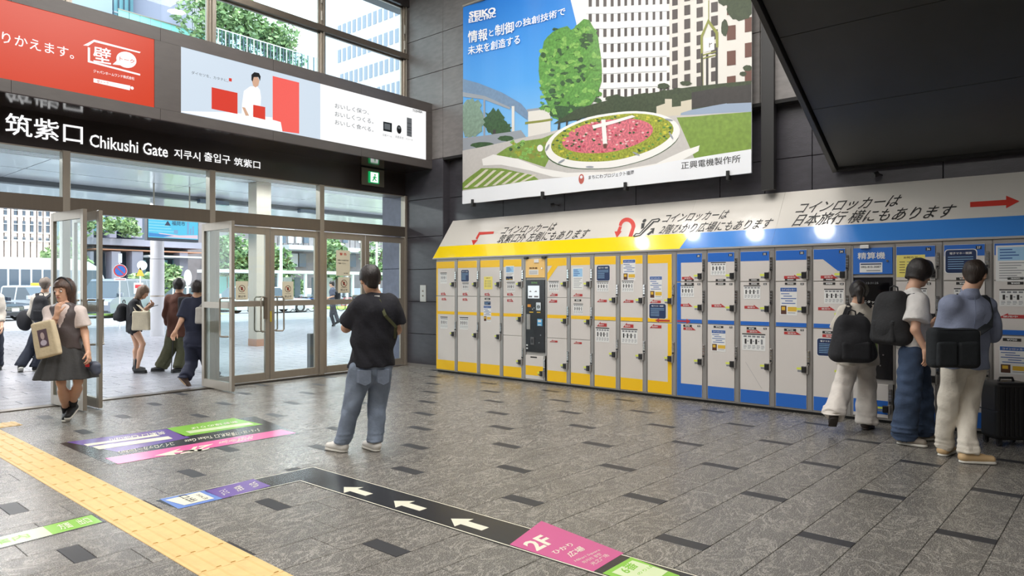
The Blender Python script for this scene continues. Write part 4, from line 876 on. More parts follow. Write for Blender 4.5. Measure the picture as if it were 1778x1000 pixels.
def ct_(st, a, bb, hp, shear, bold=.012, name='lettering'):
    vs, fs_, W, H = text2d(st, bold, 0); A = fcn.uv(*a); B = fcn.uv(*bb); T_ = fcn.uv(a[0], a[1] - hp); h = T_[1] - A[1]; q = MB()
    q.add([fcn(A[0] + (B[0] - A[0]) * x + shear * h * y, A[1] + (B[1] - A[1]) * x + h * y, .003 + lay(vs, i)) for i, (x, y) in enumerate(vs)], fs_, TXK); return q.build(name, can)
ct_('コインロッカーは', (868, 407.5), (960, 401), 13, .25); ct_('筑紫口外 左側にもあります', (861, 423), (1016, 414), 15, .25)
ct_('コインロッカーは', (1148, 387.5), (1259, 380.5), 14.5, .3); ct_('2階ひかり広場にもあります', (1142, 407), (1334, 397), 16, .3)
ct_('コインロッカーは', (1379, 372), (1556, 359), 18.5, .35); ct_('日本旅行 横にもあります', (1374, 393.5), (1649, 378), 20.5, .35)
def cp(name, polys, m=M_ca):
    b = MB()
    for pix in polys: b.ppoly(fcn, pix, .003, m)
    return b.build(name, can)
cp('red_bent_arrow', [[(832, 403), (858, 402), (857, 406), (832, 408)], [(826, 414), (832, 403), (833, 408), (829, 416)], [(819, 417), (830, 416.5), (822, 426)]])
# u-turn arrow ring
b = MB(); nn = 14; pts_o = [(1089 + 14.5 * math.cos(math.radians(a)), 393 - 15 * math.sin(math.radians(a))) for a in range(-5, 181, 12)]; pts_i = [(1088 + 8.5 * math.cos(math.radians(a)), 394 - 9 * math.sin(math.radians(a))) for a in range(-5, 181, 12)]
for k in range(len(pts_o) - 1): b.ppoly(fcn, [pts_o[k], pts_o[k + 1], pts_i[k + 1], pts_i[k]], .003, M_ca)
b.ppoly(fcn, [(1103.5, 393), (1097, 394), (1091, 411), (1098, 411)], .003, M_ca); b.ppoly(fcn, [(1075, 393), (1080, 394), (1077, 403), (1071, 403)], .003, M_ca); b.ppoly(fcn, [(1067, 402), (1080, 401.5), (1071, 413)], .003, M_ca); b.build('red_u_turn_arrow', can)
b = MB(); b.ell(fcn, *fcn.uv(1119, 383.5), .03, .035, .003, TXK, 14)
b.ppoly(fcn, [(1114, 388), (1120, 387), (1118, 396), (1113, 398)], .003, TXK)
b.ppoly(fcn, [(1099, 410), (1104, 405), (1110, 405), (1132, 381), (1145, 379), (1147, 382), (1143, 386), (1136, 386), (1112, 410), (1101, 412)], .003, TXK); b.ppoly(fcn, [(1102, 409.5), (1105, 407), (1111, 407), (1133, 383), (1144, 381), (1142, 384), (1134.5, 384), (1111, 408)], .0036, M_cw)
b.ppoly(fcn, [(1123, 407), (1133, 399), (1129, 399), (1130, 397), (1137, 396), (1134, 407), (1132.5, 404), (1126, 409)], .003, TXK); b.build('escalator_pictogram', can)
cp('red_arrow', [[(1684.5, 351), (1747, 347), (1747, 340), (1770, 349.5), (1747, 362), (1747, 356.5), (1684.5, 360)]])
# little spot fittings above the canopy
for px, lab in ((970, 'small black bracket fitting above the yellow part of the sign canopy'), (1532, 'small black bracket fitting above the blue part of the sign canopy')):
    u, v = lockf(XR).uv(px, 360); q = lockf(XR)(u, 2.83); t = MB(); t.seg(q, q + Vector((-.10, .05, .02)), .008, .008, M_key, 6); t.seg(q + Vector((-.08, .03, .01)), q + Vector((-.12, .07, -.01)), .03, .035, M_key, 10)
    tag(t.build('canopy_fitting'), lab, 'fitting')
# ceiling downlights whose mirror images show on the glossy canopy
M_dl = mat('downlight_glow', (1, .98, .94), emit=32)
for k, (px, py) in enumerate(((1115, 421), (1202, 404), (1311, 404), (1432, 399))):
    u, v = fcn.uv(px, py); q = fcn(u, v); d = (q - Vector((0, 0, HC))).normalized(); r = d - fcn.n * (2 * d.dot(fcn.n)); tt = (7.9 - q.z) / r.z if r.z > .05 else 3
    c = q + r * tt; b = MB(); fd = Fr(c, (1, 0, 0), (0, -1, 0)); b.ell(fd, 0, 0, .20, .20, 0, M_dl, 20); b.ring(fd, 0, 0, .20, .25, .01, M_body)
    tag(b.build('downlight'), 'round ceiling downlight, %s from the entrance' % ('nearest', 'second', 'third', 'furthest')[k], 'lamp', 'ceiling downlights')
# ================================================================ OUTSIDE THE DOORS
M_road = mat('asphalt_pale', srgb(140, 140, 142), rough=.7, noise=.06, nscale=3)
M_wht = mat('white_paint', srgb(226, 228, 230), rough=.4); M_conc = mat('pale_concrete', srgb(196, 196, 200), rough=.7, noise=.05, nscale=2)
M_lil = mat('lilac_cladding', srgb(158, 156, 176), rough=.6); M_gcy = mat('cyan_glass', srgb(128, 180, 190), rough=.12, spec=.8); M_dkg = mat('dark_glass', srgb(84, 96, 110), rough=.12)
M_gpl = mat('grey_purple_stone', srgb(160, 158, 174), rough=.6, noise=.05, nscale=1); M_brn = mat('brown_grey_panel', srgb(140, 132, 134), rough=.6, noise=.12, nscale=2)
M_bei = mat('beige_brick', srgb(238, 214, 202), rough=.8, noise=.06, nscale=4); M_warm = mat('warm_soffit', srgb(206, 150, 120), rough=.6)
M_lf = [mat('foliage_%s' % n, srgb(*c), rough=.6, noise=.25, nscale=1.5) for n, c in (('fresh', (158, 184, 128)), ('mid', (130, 158, 110)), ('deep', (92, 120, 84)))]
M_gra = mat('lawn', srgb(146, 178, 70), rough=.8, noise=.2, nscale=8); M_bark = mat('bark', srgb(96, 80, 66), rough=.9)
M_tirem = mat('tyre', (.02, .02, .02), rough=.7)
# plaza: slab with joints, real tiles close to the doors
b = MB(); b.box(FLOOR, -22, 110, YE + .14, 29, -.3, -.006, M_joint); plz = struct(b.build('floor_outside'))
tl = []; x = -2
for j in range(62):
    y0 = YE + .16 + j * .3
    for i in range(60):
        x0 = -1.2 + i * .6 + (.3 if j % 2 else 0); c = Vector((x0 + .3, y0 + .15, 0)); w = c.dot(FV); u = c.dot(RV)
        tl.append(((w if abs(u) / w < .78 and w > 0 and x0 < 16 else 999), x0, y0))
tl.sort(); rest = MB(); tm = MB(); tm.box(ID, .006, .594, .006, .294, -.02, 0, M_out, ch=.003); tme = tm.mesh('tile')
for k, (w, x0, y0) in enumerate(tl):
    if k < 190: o = link('paving_tile', tme, plz); o.location = (x0, y0, 0)
    else: rest.box(FLOOR, x0 + .008, x0 + .592, y0 + .008, y0 + .292, -.02, 0, M_out)
o = rest.build('distant_paving', plz); o['kind'] = 'stuff'
b = MB(); b.box(FLOOR, -22, 110, 29, 140, -.3, -.004, M_road); struct(b.build('floor_road'))
for x0, x1, lab in ((13.5, 18.2, 'lawn strip across the road beside the open door leaf'), (27, 60, 'lawn strip across the road behind the walking man')):
    b = MB(); b.box(FLOOR, x0, x1, 33.0, 42, -.1, .06, M_gra); b.box(FLOOR, x0 - .15, x1 + .15, 32.85, 33.0, -.1, .12, M_conc); tag(b.build('lawn'), lab, 'grass')
# outer side wall (stone pier right of the doors)
M_blu_st = mat('blue_grey_granite', srgb(104, 104, 124), rough=.4, noise=.12, nscale=12)
b = MB(); b.box(lockf(XW + .05), -10.74, -YE - .1, 0, 4.3, -.4, -.0, M_gap); pier = struct(b.build('wall_outside'))
for z0, z1 in ((0, .62), (.62, 1.24), (1.24, 1.86), (1.86, 2.48), (2.48, 3.4), (3.4, 4.3)):
    b = MB(); b.box(lockf(XW + .05), -10.74, -YE - .1, z0 + .004, z1 - .004, 0, .05, M_blu_st, ch=.003); b.build('granite_panel', pier)
# station canopy outside
can2 = thing('station_canopy', 'white slatted canopy soffit outside over the plaza', 'canopy', (10, 18, 4.2))
M_sofw = mat('soffit_white', srgb(232, 234, 240), rough=.25, coat=.3)
for y0, y1 in ((10.35, 12.4), (12.45, 14.4), (14.45, 16.45), (16.52, 18.45), (18.52, 20.3), (20.65, 23.5), (23.56, 27.0)):
    for i in range(11):
        x0 = -6 + i * 3.6; b = MB(); b.box(FLOOR, x0 + .012, x0 + 3.588, y0, y1, 4.2, 4.24, M_sofw); b.build('soffit_panel', can2)
b = MB(); b.box(FLOOR, -6, 34, 20.3, 20.62, 4.08, 4.4, mat('beam_grey', srgb(92, 94, 98), rough=.5)); b.build('beam', can2)
b = MB(); b.box(FLOOR, -6, 34, 10.3, 27.1, 4.26, 4.5, M_conc); b.build('roof_slab', can2)
sl_ = MB()
for j in range(44): sl_.box(FLOOR, -6, 34, 10.4 + j * .14, 10.46 + j * .14, 4.165, 4.2, M_wht)
o = sl_.build('slat_strip', can2); o['kind'] = 'stuff'
M_tube = mat('tube_light', (1, 1, 1), emit=1.6)
for x0 in (2.5, 7.5, 12.5, 17.5):
    b = MB(); b.box(FLOOR, x0, x0 + 3, 14.6, 14.7, 4.12, 4.17, M_tube); b.build('tube_light', can2)
for x0 in (9.6, 13.0): b = MB(); b.box(FLOOR, x0, x0 + .9, 20.1, 20.3, 4.0, 4.12, M_dkg); b.build('sensor_box', can2)
# columns
q = ray(273, 583, 1800.6 / 86)
b = MB(); b.seg((q.x, q.y, 0), (q.x, q.y, 2.35), .20, .20, M_conc, 24); b.seg((q.x, q.y, 2.36), (q.x, q.y, 4.2), .19, .19, M_conc, 24); b.seg((q.x, q.y, 1.2), (q.x, q.y, 1.24), .203, .203, M_st, 24)
tag(b.build('round_column'), 'round pale grey column outside behind the phone-reading woman', 'column')
q = ray(451, 600, 17.5); b = MB(); b.box(Fr((q.x, q.y, 0), (1, 0, 0), (0, 1, 0)), -.2, .2, -.2, .2, 0, 4.2, M_st, ch=0); b.box(Fr((q.x, q.y, 0), (1, 0, 0), (0, 1, 0)), -.205, .205, -.205, .205, 0.0, .18, mat('column_foot', srgb(150, 110, 90), rough=.4)); tag(b.build('square_column'), 'square brushed steel column outside the closed doors', 'column')
# digital sign
q = ray(300, 400, 18); t = thing('digital_sign', 'hanging landscape digital screen with light blue city picture outside the doors', 'screen', (q.x, q.y, 2.7))
fd = entr(q.y); (u0, v1), (u1, v0) = fd.uv(256, 362), fd.uv(345, 421)
b = MB(); b.box(fd, u0, u1, v0, v1, -.18, 0, mat('screen_case', srgb(50, 60, 74), rough=.4), ch=.01); b.build('casing', t)
W, H = u1 - u0, v1 - v0; Ec = lambda n, c, e=1.0: mat('screen_' + n, srgb(*c), emit=e)
b = MB(); b.box(fd, u0 + .02, u1 - .02, v0 + H * .09, v1 - .02, 0, .004, Ec('cyan', (86, 200, 236))); sc_ = b.build('screen', t)
b = MB()
for k in range(6): b.box(fd, u0 + .03, u0 + W * (.5 - k * .05), v0 + H * (.3 + k * .09), v0 + H * (.315 + k * .09), .004, .006, Ec('pale', (170, 232, 248)))
b.poly(fd, [(u0 + W * .3, v0 + H * .12), (u1 - .03, v0 + H * .12), (u1 - .03, v0 + H * .24), (u0 + W * .6, v0 + H * .20), (u0 + W * .2, v0 + H * .25)], .006, Ec('pink', (226, 206, 222)))
b.poly(fd, [(u0 + .03, v0 + H * .12), (u0 + W * .3, v0 + H * .12), (u0 + W * .5, v0 + H * .18), (u0 + .03, v0 + H * .24)], .007, Ec('blue', (60, 140, 210)))
for a, c, h in ((.76, .80, .40), (.82, .85, .2), (.87, .90, .28), (.5, .58, .12)): b.box(fd, u0 + W * a, u0 + W * c, v0 + H * .25, v0 + H * (.25 + h), .004, .006, Ec('tower', (120, 170, 214)))
b.text(fd, '福岡市', u0 + W * .46, v0 + H * .52, W * .26, H * .14, .008, M_nav, bold=.03); b.poly(fd, [(u0 + W * .32, v0 + H * .50), (u0 + W * .44, v0 + H * .50), (u0 + W * .38, v0 + H * .66)], .008, M_nav); b.build('picture', sc_)
for u in (u0 + .2, u1 - .2): b = MB(); b.seg(fd(u, v1, -.1), fd(u, 4.2, -.1), .02, .02, M_st, 8); b.build('hanger', t)

# ---- trees
def tree(name, label, c, h, r, n, trunk=True, ry=None, seed=1, group='trees beyond the road', ls=.34, zc=None):
    rnd = random.Random(seed); root = thing(name, label, 'tree', c, group); ry = ry or r
    lob = [(rnd.uniform(-.55, .55), rnd.uniform(-.4, .4), rnd.uniform(-.5, .5), rnd.uniform(.35, .6)) for k in range(9)]
    b = MB(); cz = c[2] + (zc if zc is not None else h * .62); rz = h - (cz - c[2])
    for k in range(n):
        lx, ly, lz, lr = lob[k % 9]; th = rnd.uniform(0, 6.28); cz_ = rnd.uniform(-1, 1); s_ = math.sqrt(1 - cz_ * cz_); rr = lr * rnd.uniform(.75, 1.05)
        p = Vector((c[0] + r * (lx + rr * s_ * math.cos(th)), c[1] + ry * (ly + rr * s_ * math.sin(th)), cz + rz * (lz + rr * cz_)))
        a = Vector((rnd.uniform(-1, 1), rnd.uniform(-1, 1), rnd.uniform(-.6, .6))).normalized(); bb = a.cross(Vector((rnd.uniform(-1, 1), rnd.uniform(-1, 1), rnd.uniform(-1, 1)))).normalized(); s = ls * rnd.uniform(.6, 1.3)
        b.add([p - a * s, p - bb * s * .5, p + a * s, p + bb * s * .5], [(0, 1, 2, 3)], M_lf[rnd.choice((0, 0, 1, 1, 2))])
    o = b.build('foliage', root); o['kind'] = 'stuff'
    if trunk:
        b = MB(); b.seg(c, (c[0] + .1, c[1], cz), .03 * h, .018 * h, M_bark, 8)
        for k in range(4): b.seg((c[0] + .05, c[1], cz - .15 * h), (c[0] + r * .5 * math.cos(k * 1.6), c[1] + ry * .5 * math.sin(k * 1.6), cz + .15 * h), .012 * h, .006 * h, M_bark, 6)
        b.build('trunk', root)
def at(px, py, Y): # point on the plane Y = const
    f = entr(Y); u, v = f.uv(px, py); return Vector((u, Y, v))
def building(name, label, loc): return thing(name, label, 'building', loc)
def wall_(fr, pix, d, th, m, name, par):
    """rectangle between two corner pixels (top left, bottom right) with real thickness"""
    (u0, v1), (u1, v0) = fr.uv(*pix[0]), fr.uv(*pix[1]); b = MB(); b.box(fr, min(u0, u1), max(u0, u1), min(v0, v1), max(v0, v1), d - th, d, m); return b.build(name, par)
# beige building far left
f1 = entr(59); bb_ = building('beige_building', 'beige ribbed office building across the road at far left', (8, 59, 0))
u0 = f1.uv(-70, 470)[0]; u1 = f1.uv(93, 470)[0]
b = MB(); b.box(f1, u0, u1, -.1, 15, -9, 0, M_bei); b.build('wall', bb_)
for k in range(14):
    u = u0 + (u1 - u0) * (k + .2) / 14; b = MB(); b.box(f1, u, u + .45, 1, 14.6, 0, .07, M_bei); b.build('pilaster', bb_)
for x in (9, 26, 41, 55, 69, 82):
    for y0, y1 in ((361, 374), (383, 402), (411, 416)):
        (a0, b1_), (a1, b0_) = f1.uv(x - 2.7, y0 + (x - 26) * .04), f1.uv(x + 2.7, y1 + (x - 26) * .04)
        b = MB(); b.box(f1, a0, a1, b0_, b1_, .02, .10, M_dkg); w_ = b.build('window', bb_)
        b = MB(); b.box(f1, a0 - .06, a1 + .06, b1_ - (b1_ - b0_) * .35, b1_ - (b1_ - b0_) * .29, .10, .14, M_wht); b.box(f1, a0 - .06, a1 + .06, b0_ - .12, b0_, .0, .14, M_wht); b.build('window_bar', w_)
# curved-front building with planter ledge
f2 = entr(58); b2 = building('planter_building', 'grey lilac building with planted ledge and stout columns across the road', (22, 58, 0))
wall_(f2, ((93, 330), (350, 530)), -2.6, 6, M_dkg, 'glazing', b2)
wall_(f2, ((140, 411), (352, 432)), 0, 3.0, M_gpl, 'planter_ledge', b2); wall_(f2, ((165, 432.5), (352, 438)), -.2, 2.4, M_warm, 'ledge_soffit', b2)
for x0, x1 in ((197.5, 213), (233, 252), (160, 166), (316, 330)): wall_(f2, ((x0, 436), (x1, 505)), -.4, 1.2, M_gpl, 'column', b2)
wall_(f2, ((140, 340), (171, 412)), -1.0, 1.5, M_gpl, 'upper_wall', b2); wall_(f2, ((199, 340), (211, 412)), -1.0, 1.5, M_gpl, 'upper_wall', b2); wall_(f2, ((233, 340), (256, 412)), -1.0, 1.5, M_gpl, 'upper_wall', b2)
for x0 in (172, 185, 212, 222): wall_(f2, ((x0, 345), (x0 + 10, 400)), -1.4, .2, M_gcy, 'upper_window', b2)
wall_(f2, ((98, 372), (133, 470)), -1.6, .8, M_conc, 'side_wall', b2)
for k in range(7): wall_(f2, ((100 + k * 4.6, 378), (103 + k * 4.6, 440)), -1.5, .1, M_gcy, 'side_window', b2)
wall_(f2, ((253, 443), (352, 449)), .6, 3, M_wht, 'white_beam', b2)
for x0 in (262, 284, 300, 322): wall_(f2, ((x0, 450), (x0 + 12, 495)), -2.3, .2, M_gcy, 'shop_window', b2)
for k, (x, y, h, r) in enumerate(((150, 408, 1.7, .8), (187, 408, 1.6, .9), (215, 409, 1.9, 1.1), (229, 409, 1.3, .7))):
    q = at(x, y + 3, 57.2); tree('ledge_shrub', ['green shrub on the planted ledge behind the left door leaves', 'shrub on the planted ledge, right of the door leaves', 'largest shrub on the planted ledge', 'rightmost small shrub on the planted ledge'][k], (q.x, q.y, q.z), h, r, 260, False, seed=k + 3, group='shrubs on the planted ledge', ls=.22, zc=h * .5)
for k, (x, r, h) in enumerate(((104, 1.4, 4.2), (117, 1.5, 5.0), (128, 1.2, 3.8), (62, 1.2, 2.2), (48, 1.0, 1.6), (296, 1.2, 3.6), (246, .9, 2.6))):
    q = at(x, 497, 54); tree('street_tree', ['slim street tree behind the bus', 'street tree behind the open door leaves', 'low street tree by the van', 'small bush above the bus roof', 'low bush above the bus roof', 'street tree right of the round column', 'small tree behind the traffic signs'][k], (q.x, q.y, 0), h, r, 420, True, seed=20 + k, group=None, ls=.26)
# brown-grey building and trees seen through the closed doors
f3 = entr(60); b3 = building('brown_building', 'brown-grey panelled building across the road behind the closed doors', (42, 60, 0))
wall_(f3, ((340, 330), (760, 500)), -2, 7, M_brn, 'wall', b3)
for k in range(26): wall_(f3, ((474 + k * 9, 410 + k * .1), (481.6 + k * 9, 434)), -1.9, .2, M_brn, 'facade_panel', b3)
for k, x in enumerate((504, 517, 531, 544, 583, 597, 612, 640)): wall_(f3, ((x, 407), (x + 8, 421)), -1.6, .2, M_wht if k % 3 else M_dkg, 'upper_window', b3)
wall_(f3, ((492, 433), (700, 436)), 1.0, 3, M_wht, 'awning', b3)
for x0, x1, m in ((495, 508, M_dkg), (513, 517, M_wht), (519, 533, M_conc), (535, 547, M_dkg), (608, 620, M_gcy), (622, 634, M_dkg), (372, 398, M_dkg)): wall_(f3, ((x0, 439), (x1, 463)), -1.6, .2, m, 'shop_window', b3)
for k, (x, y, r, h, lab) in enumerate(((416, 470, 2.6, 5.6, 'broad leafy tree seen through the left closed door'), (437, 470, 2.2, 6.2, 'tall leafy tree beside the steel column'), (397, 470, 1.8, 6.4, 'leafy tree seen through the open door leaf'), (492, 470, 1.5, 5.2, 'thin tree behind the white pole'), (585, 470, 1.8, 6.4, 'pale green tree behind the beige warning sheet'), (652, 470, 1.8, 6.4, 'tree beside the granite pier'), (502, 475, 1.3, 2.2, 'low round bush above the shelter roof'))):
    q = at(x, 497, 53); tree('street_tree', lab, (q.x, q.y, 0), h, r, 900, True, seed=40 + k, group=None, ls=.26)
# shelter
sh = thing('bus_shelter', 'long white flat-roofed shelter across the road', 'shelter', (30, 44, 0))
f4 = entr(44); (ua, vt), (ub, vb) = f4.uv(372, 461), f4.uv(720, 467); vt = 2.66; vb = 2.45
b = MB(); b.box(f4, ua, ub, vb, vt, -2.4, 0, M_wht); b.build('roof', sh)
for x in (407, 452, 487, 533, 605, 615, 660): u = f4.uv(x, 470)[0]; b = MB(); b.box(f4, u - .09, u + .09, 0, vb, -.3, -.12, M_wht); b.build('post', sh)
for x0, x1, m in ((405, 417, mat('teal_glass', srgb(96, 178, 170), rough=.15)), (420, 432, mat('teal_glass', (0, 0, 0))), (475, 484, M_dkg), (489, 500, mat('teal_glass', (0, 0, 0))), (502, 512, M_dkg), (516, 531, M_conc), (536, 546, M_dkg), (566, 576, M_dkg), (590, 602, M_conc), (620, 634, M_dkg)):
    a0, a1 = f4.uv(x0, 480)[0], f4.uv(x1, 480)[0]; b = MB(); b.box(f4, a0, a1, .6, 2.2, -1.9, -1.84, m); b.build('side_panel', sh)
pl = MB(); q = at(487, 470, 42)
for k, (x, ht, lab) in enumerate(((488, 5.2, 'tall white lamp pole across the road behind the no-entry notice'), (565, 5.0, 'tall white lamp pole behind the third door glass'), (654, 5.0, 'white lamp pole seen beside the granite pier'))):
    q = at(x, 480, 40); t = thing('lamp_pole', lab, 'lamp post', (q.x, q.y, 0)); b = MB(); b.seg((q.x, q.y, 0), (q.x, q.y, ht), .10, .08, M_wht, 10); b.build('pole', t); b = MB(); b.box(entr(q.y), q.x - 1.0, q.x + .9, ht - .02, ht + .12, -.15, .15, M_wht); b.build('lamp_arm', t)
# traffic signs
M_sb = mat('sign_blue', srgb(40, 110, 196), rough=.4); M_sr = mat('sign_red', srgb(206, 50, 56), rough=.4)
q = at(208.5, 510, 26.5); fsn = entr(q.y); t = thing('no_parking_sign', 'round blue no-parking sign with red ring on a thin pole', 'road sign', (q.x, q.y, 0))
cu, cv = fsn.uv(208.5, 470); R_ = .22
b = MB(); b.seg((q.x, q.y + .03, 0), (q.x, q.y + .03, cv + .3), .025, .025, M_wht, 8); b.build('pole', t)
b = MB(); b.ell(fsn, cu, cv, R_, R_, .02, M_sr, 28, 0); b.ell(fsn, cu, cv, R_ * .80, R_ * .80, .023, M_sb, 28); b.poly(fsn, [(cu - R_ * .62, cv + R_ * .50), (cu - R_ * .50, cv + R_ * .62), (cu + R_ * .62, cv - R_ * .50), (cu + R_ * .50, cv - R_ * .62)], .026, M_sr); b.ring(fsn, cu, cv, R_, R_ * 1.08, .01, M_wht); b.build('disc', t)
b = MB(); b.box(fsn, cu - .2, cu + .2, cv - .36, cv - .26, 0, .015, M_wht); b.box(fsn, cu - .16, cu + .16, cv - .32, cv - .30, .015, .017, M_sr); b.build('plate', t)
b = MB(); b.box(fsn, cu - .06, cu + .06, cv + .28, cv + .62, 0, .02, M_wht); b.build('upper_plate', t)
q = at(244, 510, 30); fsn = entr(q.y); t = thing('yellow_sign_post', 'yellow and white sign cluster on a pole beside the round column', 'road sign', (q.x, q.y, 0))
cu, cv = fsn.uv(244, 470); b = MB(); b.seg((q.x, q.y + .03, 0), (q.x, q.y + .03, cv + .1), .03, .03, M_wht, 8); b.build('pole', t)
b = MB(); b.poly(fsn, [(cu - .18, cv - .22), (cu + .14, cv - .22), (cu - .02, cv + .16)], .02, M_gold); b.ell(fsn, cu + .06, cv + .22, .2, .2, .02, M_wht, 20, 0); b.build('sign_face', t)
b = MB(); b.box(fsn, cu - .26, cu + .1, cv - .95, cv - .5, 0, .02, M_pap); b.box(fsn, cu - .22, cu + .06, cv - .72, cv - .58, .02, .024, M_sr); b.build('notice_board', t)
q = at(325, 500, 30); b = MB(); b.seg((q.x, q.y, 0), (q.x, q.y, 1.6), .03, .03, M_wht, 8); b.ell(entr(q.y - .05), q.x, 1.9, .17, .35, .02, M_wht, 20, 0); tag(b.build('mirror_post'), 'oval white sign on a thin post right of the round column', 'road sign')

# ---- vehicles
M_gls = mat('car_glass', srgb(80, 92, 104), rough=.08); M_hl = mat('headlamp', srgb(226, 230, 236), rough=.1); M_grl = mat('grille', srgb(60, 62, 66), rough=.3, metal=.5); M_pl = mat('plate_white', srgb(226, 228, 222), rough=.5)
def car(label, c, ang, L, W, H, body, van=False, group=None, taxi=False):
    """x forward, y left; the profile is in (x, z)"""
    a = math.radians(ang); X = Vector((math.cos(a), math.sin(a), 0)); Y = Vector((-math.sin(a), math.cos(a), 0)); t = thing('car', label, 'car', c, group); O = Vector(c)
    fr = Fr(O, X, (0, 0, 1))   # normal = X x Z = -Y
    hb_ = H * (.56 if not van else .52); e = L / 2
    low = [(-e, .30), (-e + .05, .22), (e - .1, .22), (e, .34), (e - .02, hb_ * .78), (e - .25, hb_ * .92), (e * .42 if not van else e * .72, hb_), (-e * .80, hb_ * 1.02), (-e + .02, hb_ * .9)]
    cab = [(e * .42, hb_), (e * .12, H * .96), (-e * .05, H), (-e * .55, H * .985), (-e * .86, hb_ * 1.02)] if not van else [(e * .74, hb_), (e * .46, H * .95), (e * .2, H), (-e * .90, H * .985), (-e * .97, hb_ * 1.02)]
    b = MB(); b.prism(fr, low, -W / 2, W / 2, body); b.build('body', t)
    def loft(pts, w0, w1):
        zt_ = max(p[1] for p in pts); zb_ = min(p[1] for p in pts); V = []
        for sgn in (1, -1):
            for x_, z_ in pts: ww = w0 + (w1 - w0) * (z_ - zb_) / (zt_ - zb_); V.append(fr(x_, z_, sgn * ww / 2))
        n = len(pts); return V, [tuple(range(n)), tuple(range(2 * n - 1, n - 1, -1))] + [(i, (i + 1) % n, n + (i + 1) % n, n + i) for i in range(n)]
    V, fs_ = loft(cab, W * .94, W * .76); b = MB(); b.add(V, fs_, M_gls); b.build('cabin_glass', t)
    xs_ = [p for p in cab]; zt_ = max(p[1] for p in cab)
    b = MB(); rf = [p for p in cab if p[1] > H * .94]; x0 = min(p[0] for p in rf); x1 = max(p[0] for p in rf); b.prism(fr, [(x0 - .03, H * .955), (x1 + .05, H * .93), (x1 - .1, H * .985), ((x0 + x1) / 2, H + .02), (x0 + .1, H)], -W * .39, W * .39, body); b.build('roof', t)
    for sg in (1, -1):
        for k in range(1, 3 if not van else 4):
            xx = cab[0][0] + (cab[-1][0] - cab[0][0]) * (k / (3 if not van else 4) + .08)
            b = MB(); b.add([fr(xx, hb_, sg * W * .474), fr(xx + .09, hb_, sg * W * .474), fr(xx + .03, H * .95, sg * W * .392), fr(xx - .05, H * .95, sg * W * .392)], [(0, 1, 2, 3)], body); b.build('pillar', t)
    for xw in (e * .62, -e * .60):
        for sg in (1, -1):
            p = fr(xw, .32, sg * (W / 2 - .10)); b = MB(); b.seg(p, p + fr.n * sg * .12, .32, .32, M_tirem, 20, False); b.seg(p, p + fr.n * sg * .13, .2, .2, M_ch, 10, False); b.build('wheel', t)
    f_ = Fr(O + X * (e - .0), Y, (0, 0, 1))
    for sg in (1, -1): b = MB(); b.box(f_, sg * W * .34 - .19, sg * W * .34 + .19, hb_ * .62, hb_ * .80, -.2, .02, M_hl, ch=.02); b.build('headlamp', t)
    b = MB(); b.box(f_, -W * .24, W * .24, hb_ * .55, hb_ * .78, -.1, .012, M_grl); b.box(f_, -W * .44, W * .44, .28, .36, -.1, .01, M_grl)
    for k in range(3): b.box(f_, -W * .23, W * .23, hb_ * (.59 + k * .065), hb_ * (.61 + k * .065), .012, .02, M_ch)
    b.build('grille', t); b = MB(); b.box(f_, -.17, .17, .42, .56, 0, .03, M_pl); b.build('number_plate', t)
    for sg in (1, -1): b = MB(); b.box(Fr(fr((e * .38 if not van else e * .62), hb_ + .12, sg * W * .53), Y, (0, 0, 1)), -.1, .1, -.08, .1, -.06, .06, body, ch=.02); b.build('mirror', t)
    if taxi: b = MB(); b.box(Fr(O + Vector((0, 0, H)) + X * .1, Y, (0, 0, 1)), -.22, .22, .0, .14, -.08, .08, M_gold, ch=.02); b.build('roof_lamp', t)
    return t
M_cw = mat('car_white', srgb(216, 220, 226), rough=.2, coat=.6); M_cg = mat('car_graphite', srgb(112, 120, 136), rough=.2, coat=.6); M_cd = mat('car_dark', srgb(44, 48, 60), rough=.2, coat=.6)
def cpos(px, py): v = FLOOR.uv(px, py); return (v[0], v[1], -.004)
def face(px, extra=0): # heading that points towards the camera from this bearing
    D = FV + RV * ((px - 889) / F); return math.degrees(math.atan2(-D.y, -D.x)) + extra
car('grey minivan facing the station behind the open door leaves', cpos(203, 549), face(203, -28), 4.6, 1.8, 1.9, M_cg, van=True)
car('white taxi with yellow roof lamp behind the woman in the grey vest', cpos(60, 551), face(60, 38), 4.5, 1.75, 1.55, M_cw, taxi=True)
car('dark blue car at the far left edge of the road', cpos(-48, 556), face(-48, 40), 4.6, 1.8, 1.45, M_cd)
car('white taxi behind the two people in dark clothes', cpos(345, 541), face(345, 60), 4.4, 1.7, 1.5, M_cw, taxi=True)
car('white saloon car broadside seen through the closed doors', cpos(466, 543), 0, 4.8, 1.8, 1.5, M_cw)
car('white car behind the steel column', cpos(412, 538.6), 180, 4.5, 1.75, 1.5, M_cw)
